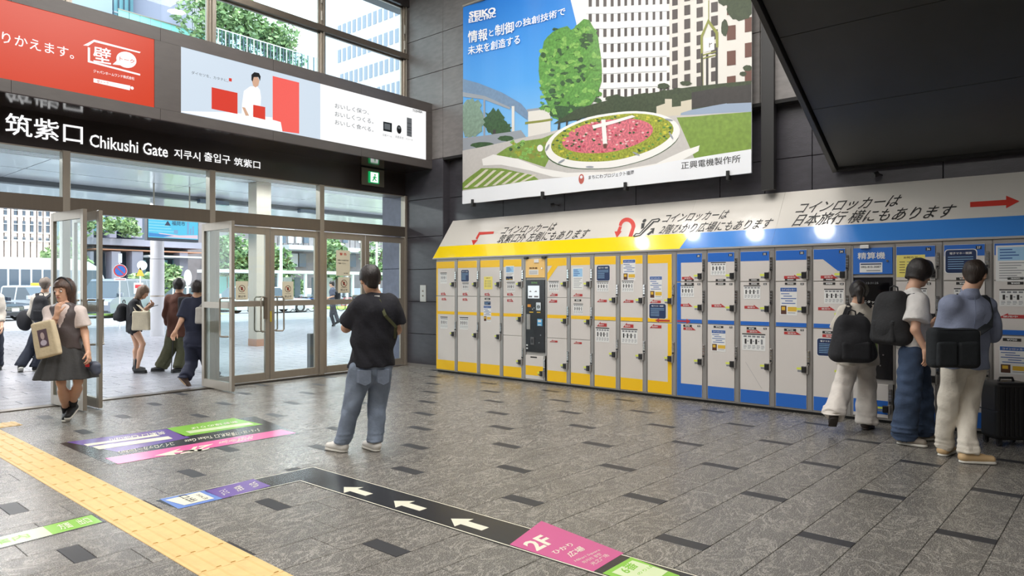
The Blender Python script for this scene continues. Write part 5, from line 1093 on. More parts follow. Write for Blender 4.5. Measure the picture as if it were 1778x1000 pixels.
# bus
q0, q1 = FLOOR.uv(-25, 524), FLOOR.uv(186, 527); yb = 44.5; fb_ = entr(yb); ua, ub = fb_.uv(-40, 480)[0], fb_.uv(190, 480)[0]
t = thing('bus', 'long white-roofed city bus with dark windows across the road at left', 'bus', ((ua + ub) / 2, yb, 0))
b = MB(); b.prism(fb_, [(ua, .35), (ub - .1, .35), (ub, .6), (ub - .05, 1.4), (ub - .5, 2.55), (ub - 1.1, 2.95), (ub - 2, 3.1), (ua, 3.1)], -2.4, 0, mat('bus_white', srgb(220, 222, 228), rough=.3)); b.build('body', t)
n = 9
for k in range(n):
    a0 = ua + .3 + (ub - ua - 1.6) * k / n; b = MB(); b.box(fb_, a0 + .05, a0 + (ub - ua - 1.6) / n - .05, 1.25, 2.45, 0, .02, M_dkg); b.build('side_window', t)
b = MB(); b.poly(fb_, [(ub - 1.2, 1.25), (ub - .12, 1.25), (ub - .52, 2.45), (ub - 1.2, 2.45)], .02, M_dkg); b.build('side_window', t)
b = MB(); b.box(fb_, ua, ub - .15, .75, 1.05, 0, .015, mat('bus_band', srgb(90, 100, 120), rough=.4)); b.build('side_band', t)
for uu in (ua + 2.2, ub - 2.2): b = MB(); p = fb_(uu, .45, -.1); b.seg(p, p + fb_.n * .14, .45, .45, M_tirem, 20, False); b.seg(p, p + fb_.n * .15, .25, .25, M_ch, 12, False); b.build('wheel', t)
# bicycles and a scooter in front of the shelter
def bicycle(label, x, y, m, s=1.0):
    t = thing('bicycle', label, 'bicycle', (x, y, 0), 'bicycles parked by the shelter'); f = entr(y)
    for dx in (-.5, .5):
        b = MB(); pts = [f(x + dx + .32 * math.cos(k * math.pi / 8), .33 + .32 * math.sin(k * math.pi / 8), 0) for k in range(17)]; b.tube(pts, .02, M_tirem, 5)
        for k in range(4): b.seg(f(x + dx - .3 * math.cos(k * .785), .33 - .3 * math.sin(k * .785)), f(x + dx + .3 * math.cos(k * .785), .33 + .3 * math.sin(k * .785)), .004, .004, M_ch, 4)
        b.build('wheel', t)
    b = MB(); N_ = [(-.5, .33), (-.15, .30), (-.28, .80), (.35, .78), (.5, .33), (.38, .95)]
    for i, j in ((0, 1), (1, 2), (0, 2), (2, 3), (1, 3), (3, 4), (3, 5)): b.seg(f(x + N_[i][0], N_[i][1]), f(x + N_[j][0], N_[j][1]), .018, .018, m, 6)
    b.build('frame', t); b = MB(); b.seg(f(x + .38, .98, -.25), f(x + .38, .98, .25), .014, .014, M_ch, 6); b.build('handlebar', t)
    b = MB(); b.box(f, x - .40, x - .18, .84, .90, -.07, .07, M_key, ch=.02); b.build('saddle', t); b = MB(); b.box(f, x + .42, x + .70, .62, .88, -.14, .14, M_grl, ch=.01); b.build('basket', t)
for k, (px, m, lab) in enumerate(((514, M_sr, 'red-framed bicycle right of the second no-entry notice'), (529, M_cg, 'grey bicycle left of the white shelter post'), (541, M_ph, 'blue bicycle right of the white shelter post'), (604, M_sr, 'red bicycle behind the walking man'), (618, M_cg, 'grey bicycle partly hidden by the man in black'))):
    q = at(px, 525, 36 - k * .3); bicycle(lab, q.x, q.y, m)
# metal umbrella stand and slim grey post just outside
q = ray(687, 626, 1800.6 / 129); q = Vector((8.30, 10.62, 0)); fq = entr(q.y); t = thing('umbrella_stand', 'slim steel rail stand outside behind the man in black', 'stand', q)
b = MB()
for k in range(4): b.seg((q.x - .18 + k * .12, q.y, 0), (q.x - .18 + k * .12, q.y, .78), .012, .012, M_st, 6)
b.seg((q.x - .18, q.y, .78), (q.x + .18, q.y, .78), .012, .012, M_st, 6); b.seg((q.x - .18, q.y, .08), (q.x + .18, q.y, .08), .012, .012, M_st, 6); b.build('rails', t)
q = FLOOR.uv(540, 640); b = MB(); b.box(Fr((q[0], q[1], 0), (1, 0, 0), (0, 1, 0)), -.05, .05, -.05, .05, 0, .65, mat('post_grey', srgb(110, 112, 116), rough=.5), ch=.01); tag(b.build('grey_post'), 'short square grey post outside the closed double doors', 'post')

# ---- what the upper windows show
f5 = entr(80); tw = building('glass_tower', 'pale cyan glass tower seen through the upper left window', (20, 80, 0))
(ua, v1), (ub, v0) = f5.uv(40, -120), f5.uv(293, 62)
b = MB(); b.box(f5, ua, ub, 0, 46, -12, 0, M_gcy); b.build('wall', tw)
for k in range(26):
    u = ua + (ub - ua) * k / 26; b = MB(); b.box(f5, u, u + .12, 14, 45, 0, .12, M_wht if k < 14 else M_dkg); b.build('mullion', tw)
for z in range(16, 46, 5): b = MB(); b.box(f5, ua, ub, z, z + .15, 0, .1, M_conc); b.build('floor_line', tw)
b = MB(); b.box(f5, f5.uv(115, 20)[0], f5.uv(190, 20)[0], 14, 46, .1, .8, mat('pale_wing', srgb(168, 180, 192), rough=.4)); b.build('ribbed_wing', tw)
f6 = entr(72); lb_ = building('lilac_building', 'lilac ribbed building block seen through the upper windows', (30, 72, 0))
ua, ub = f6.uv(287, 30)[0], f6.uv(362, 30)[0]; b = MB(); b.box(f6, ua, ub, 0, 34, -8, 0, M_lil); b.build('wall', lb_)
for k in range(12): u = ua + (ub - ua) * (.48 + .52 * k / 12); b = MB(); b.box(f6, u, u + .12, 12, 33, 0, .2, M_conc); b.build('rib', lb_)
b = MB(); p = f6(ua + 1.2, 0, -.2); b.seg((p.x, p.y, 10), (p.x, p.y, 34), 1.5, 1.5, M_lil, 24); b.build('round_corner', lb_)
# roof terrace with planting and railing
tr_ = building('roof_terrace', 'planted roof terrace with white post railing in the middle upper window', (36, 62, 0))
f7 = entr(62); u0, u1 = f7.uv(366, 60)[0], f7.uv(560, 100)[0]; zt_ = f7.uv(460, 100)[1]
b = MB(); b.box(f7, u0, u1, 8, zt_, -14, 0, M_lil); b.build('wall', tr_)
zr = f7.uv(460, 73)[1]; b = MB(); b.box(f7, u0, u1, zr - .08, zr, -.06, .04, M_wht); b.build('top_rail', tr_)
for k in range(34): u = u0 + (u1 - u0) * k / 34; b = MB(); b.box(f7, u - .04, u + .04, zt_, zr, -.04, .03, M_dkg if k % 2 else M_wht); b.build('rail_post', tr_)
b = MB(); b.box(f7, u0, u1, zt_ + .1, zr - .1, -.02, 0, glass('terrace_glass', (.70, .86, .90), ior=1.5)); b.build('glass_balustrade', tr_)
f9 = entr(68.5); v_ = f9.uv(290, 30)[1]; t9 = thing('glass_balustrade', 'pale teal glass balustrade low in the upper left window', 'balustrade', (30, 68.5, v_ - 1.6))
ua_, ub_ = f9.uv(205, 30)[0], f9.uv(364, 30)[0]
for k in range(9):
    a_ = ua_ + (ub_ - ua_) * k / 9; b = MB(); b.box(f9, a_ + .03, ua_ + (ub_ - ua_) * (k + 1) / 9 - .03, v_ - 3.4, v_ - .6, -.03, 0, mat('teal_pane', srgb(150, 214, 208), rough=.15)); b.build('pane', t9)
b = MB(); b.box(f9, ua_, ub_, v_ - .6, v_ - .5, -.08, .04, M_st); b.build('handrail', t9); b = MB(); b.box(f9, ua_, ub_, 0, v_ - 3.4, -1, -.2, M_lil); b.build('parapet', t9)
for k, (x, y, r, h) in enumerate(((382, 85, 3.0, 7.6), (418, 88, 3.2, 7.2), (452, 95, 3.2, 6.6), (487, 100, 3.2, 6.0), (520, 105, 3.0, 5.2))):
    u, v = f7.uv(x, y); tree('terrace_tree', ['round leafy tree at the left of the roof terrace', 'second leafy tree along the roof terrace', 'leafy tree in the middle of the roof terrace', 'leafy tree right of the terrace middle', 'rightmost leafy tree on the roof terrace', 'small tree by the lilac block on the terrace'][k], (u, 64.5, zt_), h, r, 900, True, ry=2, seed=70 + k, group=None, ls=.30, zc=h * .5)
# white office building on the right, its face parallel to the locker wall
XO = 74; f8 = lockf(XO); wb_ = building('white_office', 'white office building with bands of windows in the right upper window', (76, 85, 0))
ua, ub = f8.uv(552, 60)[0], f8.uv(760, 60)[0]
b = MB(); b.box(f8, ua, ub + 2, 0, 74, -10, 0, mat('office_white', srgb(206, 206, 212), rough=.6)); b.build('wall', wb_)
M_ow = mat('office_window', srgb(138, 146, 162), rough=.15)
for (xa, ya, xb, yb_, h) in ((586, 46, 705, 6, 21), (586, 88, 705, 48, 22), (590, 130, 705, 90, 22), (600, 168, 705, 133, 22)):
    v1 = f8.uv(xa, ya)[1]; v0 = f8.uv(xa, ya + h)[1]; a = f8.uv(xa, ya)[0]; c = f8.uv(xb, yb_)[0]; n = 13
    for k in range(n):
        q_ = a + (c - a) * k / n; b = MB(); b.box(f8, q_ + .2, q_ + (c - a) / n - .4, v0, v1, .0, .08, M_ow); b.build('window', wb_)
for k in range(10):
    u, v = f8.uv(548, 62)[0] - 2.6, 0
    b = MB(); b.box(f8, u, u + 2.2, 20 + k * 1.9, 20.8 + k * 1.9, -2.5, 1.6, M_conc); b.build('balcony', wb_)
# eave outside above the right upper window
b = MB(); b.box(FLOOR, 2, 16, YE + .2, 15.5, 9.7, 10.0, M_lil); tag(b.build('outer_eave'), 'pale lilac eave panel outside above the right upper window', 'eave')
# ================================================================ FLOOR GRAPHICS
M_fk = mat('film_black', srgb(48, 48, 50), rough=.22); M_fp = mat('film_pink', srgb(206, 92, 146), rough=.25); M_fp2 = mat('film_pale_pink', srgb(236, 110, 170), rough=.2); M_fg = mat('film_green', srgb(140, 200, 76), rough=.22); M_fv = mat('film_violet', srgb(112, 84, 160), rough=.2)
M_fw = mat('film_white', srgb(232, 228, 208), rough=.3); M_fb = mat('film_blue', srgb(110, 140, 210), rough=.2); M_fpg = mat('film_pale_green', srgb(218, 232, 186), rough=.25)
Z0 = .0012
def fp(name, pix, m, par=None, d=Z0): b = MB(); b.ppoly(FLOOR, pix, d, m, th=.0006); return b.build(name, par)
def quad_text(par, name, st, a, bb, c, m, d, bold=.01):
    """text filling the parallelogram: a = baseline start, bb = baseline end, c = top of the first letter (photograph pixels)"""
    vs, fs_, W, H = text2d(st, bold); A, B, C = (Vector(FLOOR.uv(*p)) for p in (a, bb, c)); q = MB()
    q.add([(*(A + (B - A) * x + (C - A) * y), d + lay(vs, i)) for i, (x, y) in enumerate(vs)], fs_, m); return q.build(name, par)
# L-shaped guide strip
t = thing('guide_strip', 'black L-shaped floor guide strip with white arrows and a pink 2F field', 'floor sign', (3, 3.5, 0))
q_ = FLOOR.uv
def lerp(a, b, k): return (a[0] + (b[0] - a[0]) * k, a[1] + (b[1] - a[1]) * k)
o1, i1 = (545, 810), (520, 836); o2 = (1240, 1011); i2 = (1040, 1003)
O = [Vector(q_(*p)) for p in ((268, 868), o1, (1215, 1000))]; I = [Vector(q_(*p)) for p in ((310, 884), i1, (1040, 1003))]
dY = (O[2] - O[1]).normalized(); O2 = O[1] + dY * 4.6; I2 = I[1] + dY * 4.25
b = MB(); b.prism(FLOOR, [I[0], I[1], I2, O2, O[1], O[0]], Z0, Z0 + .0006, M_fk); b.build('strip_film', t)
def line(P, w, m, par, d): 
    b = MB()
    for k in range(len(P) - 1):
        e = (P[k + 1] - P[k]).normalized(); n = Vector((-e.y, e.x)) * w / 2; b.poly(FLOOR, [P[k] - n, P[k + 1] - n, P[k + 1] + n, P[k] + n], d, m)
    b.build('white_border', par)
sh_ = lambda P, Q, k: [p + (q - p) * k for p, q in zip(P, Q)]
line(sh_([O[0], O[1], O2], [I[0], I[1], I2], .04), .010, M_fw, t, Z0 + .001); line(sh_([O[0], O[1], O2], [I[0], I[1], I2], .95), .010, M_fw, t, Z0 + .001)
for ax, ay in ((597, 846), (684, 870), (783, 901)):
    A = Vector(q_(ax, ay)); e = -dY; n = Vector((e.y, -e.x)); P = [A, A - e * .12 + n * .09, A - e * .12 + n * .035, A - e * .30 + n * .035, A - e * .30 - n * .035, A - e * .12 - n * .035, A - e * .12 - n * .09]
    b = MB(); b.poly(FLOOR, P, Z0 + .0012, M_fw); b.build('white_arrow', t)
pk = fp('pink_field', [(885, 946), (940, 905), (1083, 961), (1030, 993)], M_fp, t, Z0 + .0008)
E_ = Z0 + .0024
quad_text(pk, 'lettering', '2F', (933, 958), (966, 941), (905, 945), M_fw, E_, .03); quad_text(pk, 'lettering', 'ひかり', (966, 963), (998, 947), (956, 959), M_fw, E_); quad_text(pk, 'lettering', '広場', (992, 969), (1017, 955), (982, 962), M_fw, E_)
quad_text(pk, 'lettering', 'Hikari Square', (1001, 977), (1044, 957), (996, 974), M_fw, E_, 0); quad_text(pk, 'lettering', '히카리 광장', (1015, 980), (1046, 964), (1009, 976.5), M_fw, E_, 0); quad_text(pk, 'lettering', '光之广场', (1031, 983), (1059, 966), (1023, 979), M_fw, E_, 0)
gk = fp('green_field', [(1046, 996), (1096, 968), (1180, 1000), (1150, 1030)], M_fg, t, Z0 + .0008); fp('pale_field', [(1062, 995), (1098, 974), (1160, 993), (1128, 1017)], M_fpg, gk, E_)
quad_text(gk, 'lettering', '6番', (1092, 998), (1110, 984), (1072, 990), M_fg, E_ + .001, .03); quad_text(gk, 'lettering', 'のりば', (1110, 1000), (1135, 985), (1104, 997), M_fg, E_ + .001)
vk = fp('violet_field', [(387, 866), (355, 853), (440, 832), (470, 844)], M_fv, t, Z0 + .0008)
for k in range(3): quad_text(vk, 'lettering', ('コンコース', '在来線', 'のりば')[k], (388 + k * 26, 861 - k * 6.6), (379 + k * 26, 854 - k * 6.4), (400 + k * 26, 856 - k * 6.6), M_fw, E_, .01)
bk = fp('blue_field', [(277, 867), (355, 852), (387, 866), (310, 884)], M_fb, t, Z0 + .0008); fp('white_field', [(287, 869), (347, 855), (372, 866), (320, 878)], M_fw, bk, E_)
quad_text(bk, 'lettering', '出口', (331, 873), (308, 863), (345, 869), M_blk, E_ + .001, .02); quad_text(bk, 'lettering', 'Exit', (355, 868), (340, 860), (362, 866), M_blk, E_ + .001, 0)
# big four-field floor sign
t = thing('floor_sign', 'large floor sign with violet, green and pink fields and upside-down lettering', 'floor sign', (3.2, 6.8, 0))
fp('base_film', [(190, 807), (103, 770), (442, 723), (520, 753)], M_fk, t)
v = fp('violet_field', [(205, 785), (116, 768), (290, 745), (330, 760)], M_fv, t, Z0 + .0008); fp('white_bar', [(172, 781), (160, 776), (292, 758), (300, 762)], M_fw, v, E_)
fp('white_bar', [(152, 775), (145, 772), (270, 755), (278, 757)], M_fw, v, E_)
g = fp('green_field', [(320, 758), (290, 744), (405, 726), (456, 737)], M_fg, t, Z0 + .0008); fp('pale_bar', [(330, 753), (322, 749.5), (432, 734), (441, 737)], M_fpg, g, E_)
p = fp('pink_field', [(205, 806), (183, 796), (488, 746), (514, 752)], M_fp2, t, Z0 + .0008)
quad_text(p, 'lettering', '2F', (370, 771), (322, 779), (362, 781), M_fw, E_, .03)
b = MB(); A = Vector(q_(268, 792)); b.poly(FLOOR, [A, A + Vector((.28, .10)), A + Vector((.20, .03)), A + Vector((.40, -.08)), A + Vector((.36, -.13)), A + Vector((.16, -.02)), A + Vector((.14, -.12))], E_, M_fw); b.build('white_arrow', p)
quad_text(p, 'lettering', 'ひかり広場 Hikari Square', (440, 756), (382, 766), (438, 763), M_fw, E_)
for k, (st, x0, y0, x1, y1) in enumerate((('5・6・16・17番', 448, 744, 400, 752), ('改札口 Ticket Gate', 398, 751, 320, 764), ('コインロッカー Lockers', 300, 768, 205, 784))): quad_text(t, 'lettering', st, (x0, y0), (x1, y1), (x0 + 4, y0 + 5.5), M_fw, E_, .012)
quad_text(v, 'lettering', '筑紫口 Chikushi', (285, 749), (190, 762), (288, 754), M_fw, E_, .01); quad_text(g, 'lettering', '新幹線のりば', (410, 731), (330, 743), (414, 734), M_fw, E_, .01)
# green floor label at far left
t = thing('floor_label', 'green and white floor label left of the yellow tactile path', 'floor sign', (1.4, 4.9, 0))
a0, a1, a2, a3 = (Vector(q_(*p)) for p in ((185, 906), (163, 892), (-10, 934), (-10, 958)))
e = (a2 - a1).normalized(); b = MB(); b.prism(FLOOR, [a0, a1, a1 + e * 1.1, a0 + e * 1.1], Z0, Z0 + .0006, M_fk); b.build('base_film', t)
u_ = lambda k, s: a1 + (a0 - a1) * s + e * k
b = MB(); b.poly(FLOOR, [u_(.02, .94), u_(.02, .06), u_(.30, .06), u_(.30, .94)], Z0 + .001, M_fg); g = b.build('green_field', t)
b = MB(); b.poly(FLOOR, [u_(.30, .94), u_(.30, .06), u_(1.08, .06), u_(1.08, .94)], Z0 + .001, M_fpg); w_ = b.build('pale_field', t)
def lt(st, k0, k1, s0, s1, m, par):
    vs, fs_, W, H = text2d(st, .01); b = MB(); b.add([(*(u_(k0 + (k1 - k0) * x, s0 + (s1 - s0) * y)), E_) for x, y in vs], fs_, m); b.build('lettering', par)
lt('出口', .13, .06, .75, .2, M_fw, g); lt('方面', .24, .17, .75, .2, M_fw, g); lt('のりば案内', .9, .4, .7, .3, M_fg, w_)
# ================================================================ IMPLICIT-SURFACE MODELLER (bodies, clothes, bags)
class Sdf:
    def __init__(s, lo, hi, h):
        s.lo = np.array(lo, float) - 3 * h; s.h = h; n = np.ceil((np.array(hi, float) + 3 * h - s.lo) / h).astype(int) + 1; s.n = n
        s.ax = [s.lo[i] + h * np.arange(n[i]) for i in range(3)]; s.D = np.full(n, .5, np.float32)
    def sub(s, lo, hi, pad):
        sl = []
        for i in range(3):
            a = max(0, int((lo[i] - pad - s.lo[i]) / s.h)); b = min(s.n[i], int((hi[i] + pad - s.lo[i]) / s.h) + 2)
            if b <= a: return None, None
            sl.append(slice(a, b))
        P = np.stack(np.meshgrid(*[s.ax[i][sl[i]] for i in range(3)], indexing='ij'), -1).astype(np.float32)
        return tuple(sl), P
    def mix(s, sl, d, k, op):
        D = s.D[sl]
        if op == 'add':
            if k > 0: hh = np.maximum(k - np.abs(D - d), 0) / k; s.D[sl] = np.minimum(D, d) - hh * hh * k * .25
            else: s.D[sl] = np.minimum(D, d)
        elif op == 'cut': s.D[sl] = np.maximum(D, -d)
    def cone(s, a, b, ra, rb, k=.03, side=None, sx=1.0, cuts=(), op='add'):
        a = np.array(a, np.float32); b = np.array(b, np.float32); R = max(ra, rb) * max(1, sx)
        sl, P = s.sub(np.minimum(a, b) - R, np.maximum(a, b) + R, k + .03)
        if sl is None: return
        ab = b - a; q = P - a; t = np.clip((q @ ab) / max(1e-9, float(ab @ ab)), 0, 1); r = ra + (rb - ra) * t; q = q - t[..., None] * ab
        if side is not None:
            sd = np.array(side, np.float32); sd /= np.linalg.norm(sd); c = q @ sd; q = q + (c / sx - c)[..., None] * sd
        d = np.sqrt((q * q).sum(-1)) - r
        for p, n in cuts: d = np.maximum(d, (P - np.array(p, np.float32)) @ np.array(n, np.float32))
        s.mix(sl, d, k, op)
    def ell(s, c, fr, rad, k=.02, op='add', cuts=()):
        """ellipsoid; fr = three unit axes"""
        c = np.array(c, np.float32); R = max(rad); sl, P = s.sub(c - R, c + R, k + .03)
        if sl is None: return
        q = P - c; L = np.stack([q @ np.array(f, np.float32) for f in fr], -1); rr = np.array(rad, np.float32)
        k0 = np.sqrt(((L / rr) ** 2).sum(-1)); k1 = np.sqrt(((L / rr ** 2) ** 2).sum(-1)) + 1e-6; d = k0 * (k0 - 1) / k1
        for p, n in cuts: d = np.maximum(d, (P - np.array(p, np.float32)) @ np.array(n, np.float32))
        s.mix(sl, d, k, op)
    def box(s, c, fr, half, r, k=.0, op='add', taper=0):
        c = np.array(c, np.float32); R = float(np.linalg.norm(half)); sl, P = s.sub(c - R, c + R, k + .02)
        if sl is None: return
        q = P - c; L = np.stack([q @ np.array(f, np.float32) for f in fr], -1)
        if taper: f = 1 + taper * L[..., 1] / half[1]; L[..., 0] = L[..., 0] / f; L[..., 2] = L[..., 2] / f
        e = np.abs(L) - (np.array(half, np.float32) - r); d = np.sqrt((np.maximum(e, 0) ** 2).sum(-1)) + np.minimum(e.max(-1), 0) - r; s.mix(sl, d, k, op)
    def plane(s, p, n):
        P = np.stack(np.meshgrid(*s.ax, indexing='ij'), -1).astype(np.float32); s.D = np.maximum(s.D, (P - np.array(p, np.float32)) @ np.array(n, np.float32))
    def wrinkle(s, amp, f=26, seed=0, vert=.6):
        X, Y, Z = np.meshgrid(*s.ax, indexing='ij'); r = np.random.RandomState(seed + 11); N = 0
        for k in range(5):
            d = r.normal(size=3); d[2] *= vert; d /= np.linalg.norm(d); d2 = r.normal(size=3); ph = r.uniform(0, 6.28)
            N = N + np.sin((X * d[0] + Y * d[1] + Z * d[2]) * f * r.uniform(.7, 1.6) + ph + 1.4 * np.sin((X * d2[0] + Y * d2[1] + Z * d2[2]) * 9))
        s.D = s.D + (amp * N / 2.2).astype(np.float32)
    def verts(s):
        D = s.D; ins = D < 0; n = s.n; c = ins[:-1, :-1, :-1].astype(np.int8)
        cnt = sum(ins[i:n[0] - 1 + i, j:n[1] - 1 + j, k:n[2] - 1 + k].astype(np.int8) for i in (0, 1) for j in (0, 1) for k in (0, 1))
        act = (cnt > 0) & (cnt < 8); idx = -np.ones(act.shape, np.int64); I = np.argwhere(act); idx[act] = np.arange(len(I))
        if not len(I): return np.zeros((0, 3)), np.zeros((0, 4), int)
        acc = np.zeros((len(I), 3)); num = np.zeros(len(I))
        cr = [(i, j, k) for i in (0, 1) for j in (0, 1) for k in (0, 1)]
        for a in cr:
            for ax in range(3):
                if a[ax]: continue
                b = list(a); b[ax] = 1; da = D[I[:, 0] + a[0], I[:, 1] + a[1], I[:, 2] + a[2]]; db = D[I[:, 0] + b[0], I[:, 1] + b[1], I[:, 2] + b[2]]
                m = (da < 0) != (db < 0); t = np.where(m, da / np.where(m, da - db, 1), 0); p = np.array(a, float) + np.zeros((len(I), 3)); p[:, ax] += t
                acc[m] += p[m]; num[m] += 1
        V = s.lo + s.h * (I + acc / num[:, None]); Q = []
        for ax in range(3):
            o1, o2 = [(1, 2), (2, 0), (0, 1)][ax]
            sa = [slice(0, n[i] - 1) for i in range(3)]; sb = list(sa); sb[ax] = slice(1, n[ax])
            sa[ax] = slice(0, n[ax] - 1); A = ins[tuple(sa)]; B = ins[tuple(sb)]
            E = np.argwhere(A != B); E = E[(E[:, o1] > 0) & (E[:, o2] > 0)]; fl = A[tuple(E.T)]
            c0 = E.copy(); c1 = E.copy(); c1[:, o1] -= 1; c2 = c1.copy(); c2[:, o2] -= 1; c3 = E.copy(); c3[:, o2] -= 1
            q = np.stack([idx[tuple(c.T)] for c in (c0, c1, c2, c3)], -1); q[~fl] = q[~fl][:, ::-1]; Q.append(q)
        return V, np.concatenate(Q)
def sdf_obj(name, parts, parent=None):
    """parts: list of (Sdf, material); one mesh object"""
    vs = []; fs = []; mi = []; ms = []; o = 0
    for s_, m in parts:
        V, Q = s_.verts() if isinstance(s_, Sdf) else s_; vs.append(V); fs.append(Q + o); o += len(V)
        if m not in ms: ms.append(m)
        mi += [ms.index(m)] * len(Q)
    V = np.concatenate(vs); Q = np.concatenate(fs); me = bpy.data.meshes.new(name); me.vertices.add(len(V)); me.vertices.foreach_set('co', V.astype(np.float32).ravel())
    me.loops.add(Q.size); me.loops.foreach_set('vertex_index', Q.astype(np.int32).ravel()); me.polygons.add(len(Q)); me.polygons.foreach_set('loop_start', np.arange(0, Q.size, 4, dtype=np.int32)); me.polygons.foreach_set('loop_total', np.full(len(Q), 4, np.int32))
    for m in ms: me.materials.append(m)
    me.polygons.foreach_set('material_index', np.array(mi, np.int32)); me.polygons.foreach_set('use_smooth', np.ones(len(Q), bool)); me.update(calc_edges=True); me.validate()
    return link(name, me, parent)

UP = Vector((0, 0, 1))
def J_(p, w0): return ray(p[0], p[1], w0 + (p[2] if len(p) > 2 else 0))
SKIN = mat('skin', srgb(214, 168, 140), rough=.5, noise=.04, nscale=30); HAIRK = mat('hair_black', srgb(36, 30, 28), rough=.42, noise=.5, nscale=60, bump=.5, bscale=120, stretch=(1, 1, .25)); HAIRB = mat('hair_brown', srgb(74, 54, 44), rough=.45, noise=.4, nscale=60, bump=.5, bscale=120, stretch=(1, 1, .25)); HAIRL = mat('hair_ash', srgb(128, 104, 86), rough=.5, noise=.35, nscale=60, bump=.5, bscale=110, stretch=(1, 1, .25)); HAIRG = mat('hair_grey', srgb(118, 106, 96), rough=.6, noise=.3, nscale=60, bump=.5, bscale=100)
def cloth(name, c, **k): kw = dict(rough=.85, noise=.09, nscale=11, bump=.5, bscale=38); kw.update(k); return mat(name, srgb(*c), **kw)
def usph(c, fr, rad, n=10):
    V = []; Fq = []
    for i in range(n + 1):
        th = math.pi * i / n
        for j in range(n * 2):
            ph = math.pi * j / n; l = (math.sin(th) * math.cos(ph) * rad[0], math.sin(th) * math.sin(ph) * rad[1], math.cos(th) * rad[2]); V.append(Vector(c) + fr[0] * l[0] + fr[1] * l[1] + fr[2] * l[2])
    for i in range(n):
        for j in range(n * 2): a = i * n * 2 + j; b = i * n * 2 + (j + 1) % (n * 2); Fq.append((a, b, b + n * 2, a + n * 2))
    return V, Fq
def hand(wr, d, pn, side, s, curl, spread=.12, thumb=1.0):
    """d = direction of the hand, pn = palm normal, side = +1 when the thumb lies on d x pn"""
    d = d.normalized(); pn = (pn - d * pn.dot(d)).normalized(); tx = d.cross(pn) * side
    S_ = Sdf(wr - Vector((.21, .21, .21)) * s, wr + Vector((.21, .21, .21)) * s, .0052)
    kn = []
    for i, o in enumerate((.030, .010, -.010, -.029)):
        k_ = wr + d * (.088 - .004 * abs(i - 1)) * s + tx * o * s; kn.append(k_); S_.cone(wr + tx * o * .55 * s + d * .01, k_, .0155 * s, .0115 * s, k=.012)
    S_.cone(wr - d * .05 * s, wr + d * .02 * s, .0235 * s, .022 * s, k=.02)
    for i, L in enumerate((.072, .080, .074, .058)):
        c = curl if not isinstance(curl, (list, tuple)) else curl[i]; p = kn[i]; dd = (d + tx * spread * (1.5 - i) / 3).normalized(); ang = 0; r = .0092 - (.001 if i == 3 else 0)
        for f, seg_ in enumerate((.45, .30, .25)):
            ang += c * (1.0 if f else .8); e = dd * math.cos(ang) + pn * math.sin(ang); q = p + e * L * seg_ * s; S_.cone(p, q, r * s, (r - .0008) * s, k=.004); p = q; r -= .0008
    p = wr + d * .022 * s + tx * .022 * s; e = (d * .75 + tx * .75 + pn * .25 * thumb).normalized(); q = p + e * .040 * s; S_.cone(p, q, .0135 * s, .0105 * s, k=.012)
    e2 = (d * .95 + tx * .25 + pn * .55 * thumb).normalized(); r2 = q + e2 * .030 * s; S_.cone(q, r2, .0102 * s, .009 * s, k=.004); S_.cone(r2, r2 + (e2 + pn * .3 * thumb).normalized() * .022 * s, .009 * s, .0075 * s, k=.004)
    return S_
def head_axes(f, tilt=0, roll=0):
    f = Vector((f.x, f.y, 0)).normalized(); r = f.cross(UP).normalized(); fu = (f * math.cos(tilt) - UP * math.sin(tilt)).normalized(); u = r.cross(fu).normalized(); r2 = (r * math.cos(roll) + u * math.sin(roll)).normalized(); return r2, fu, r2.cross(fu).normalized()

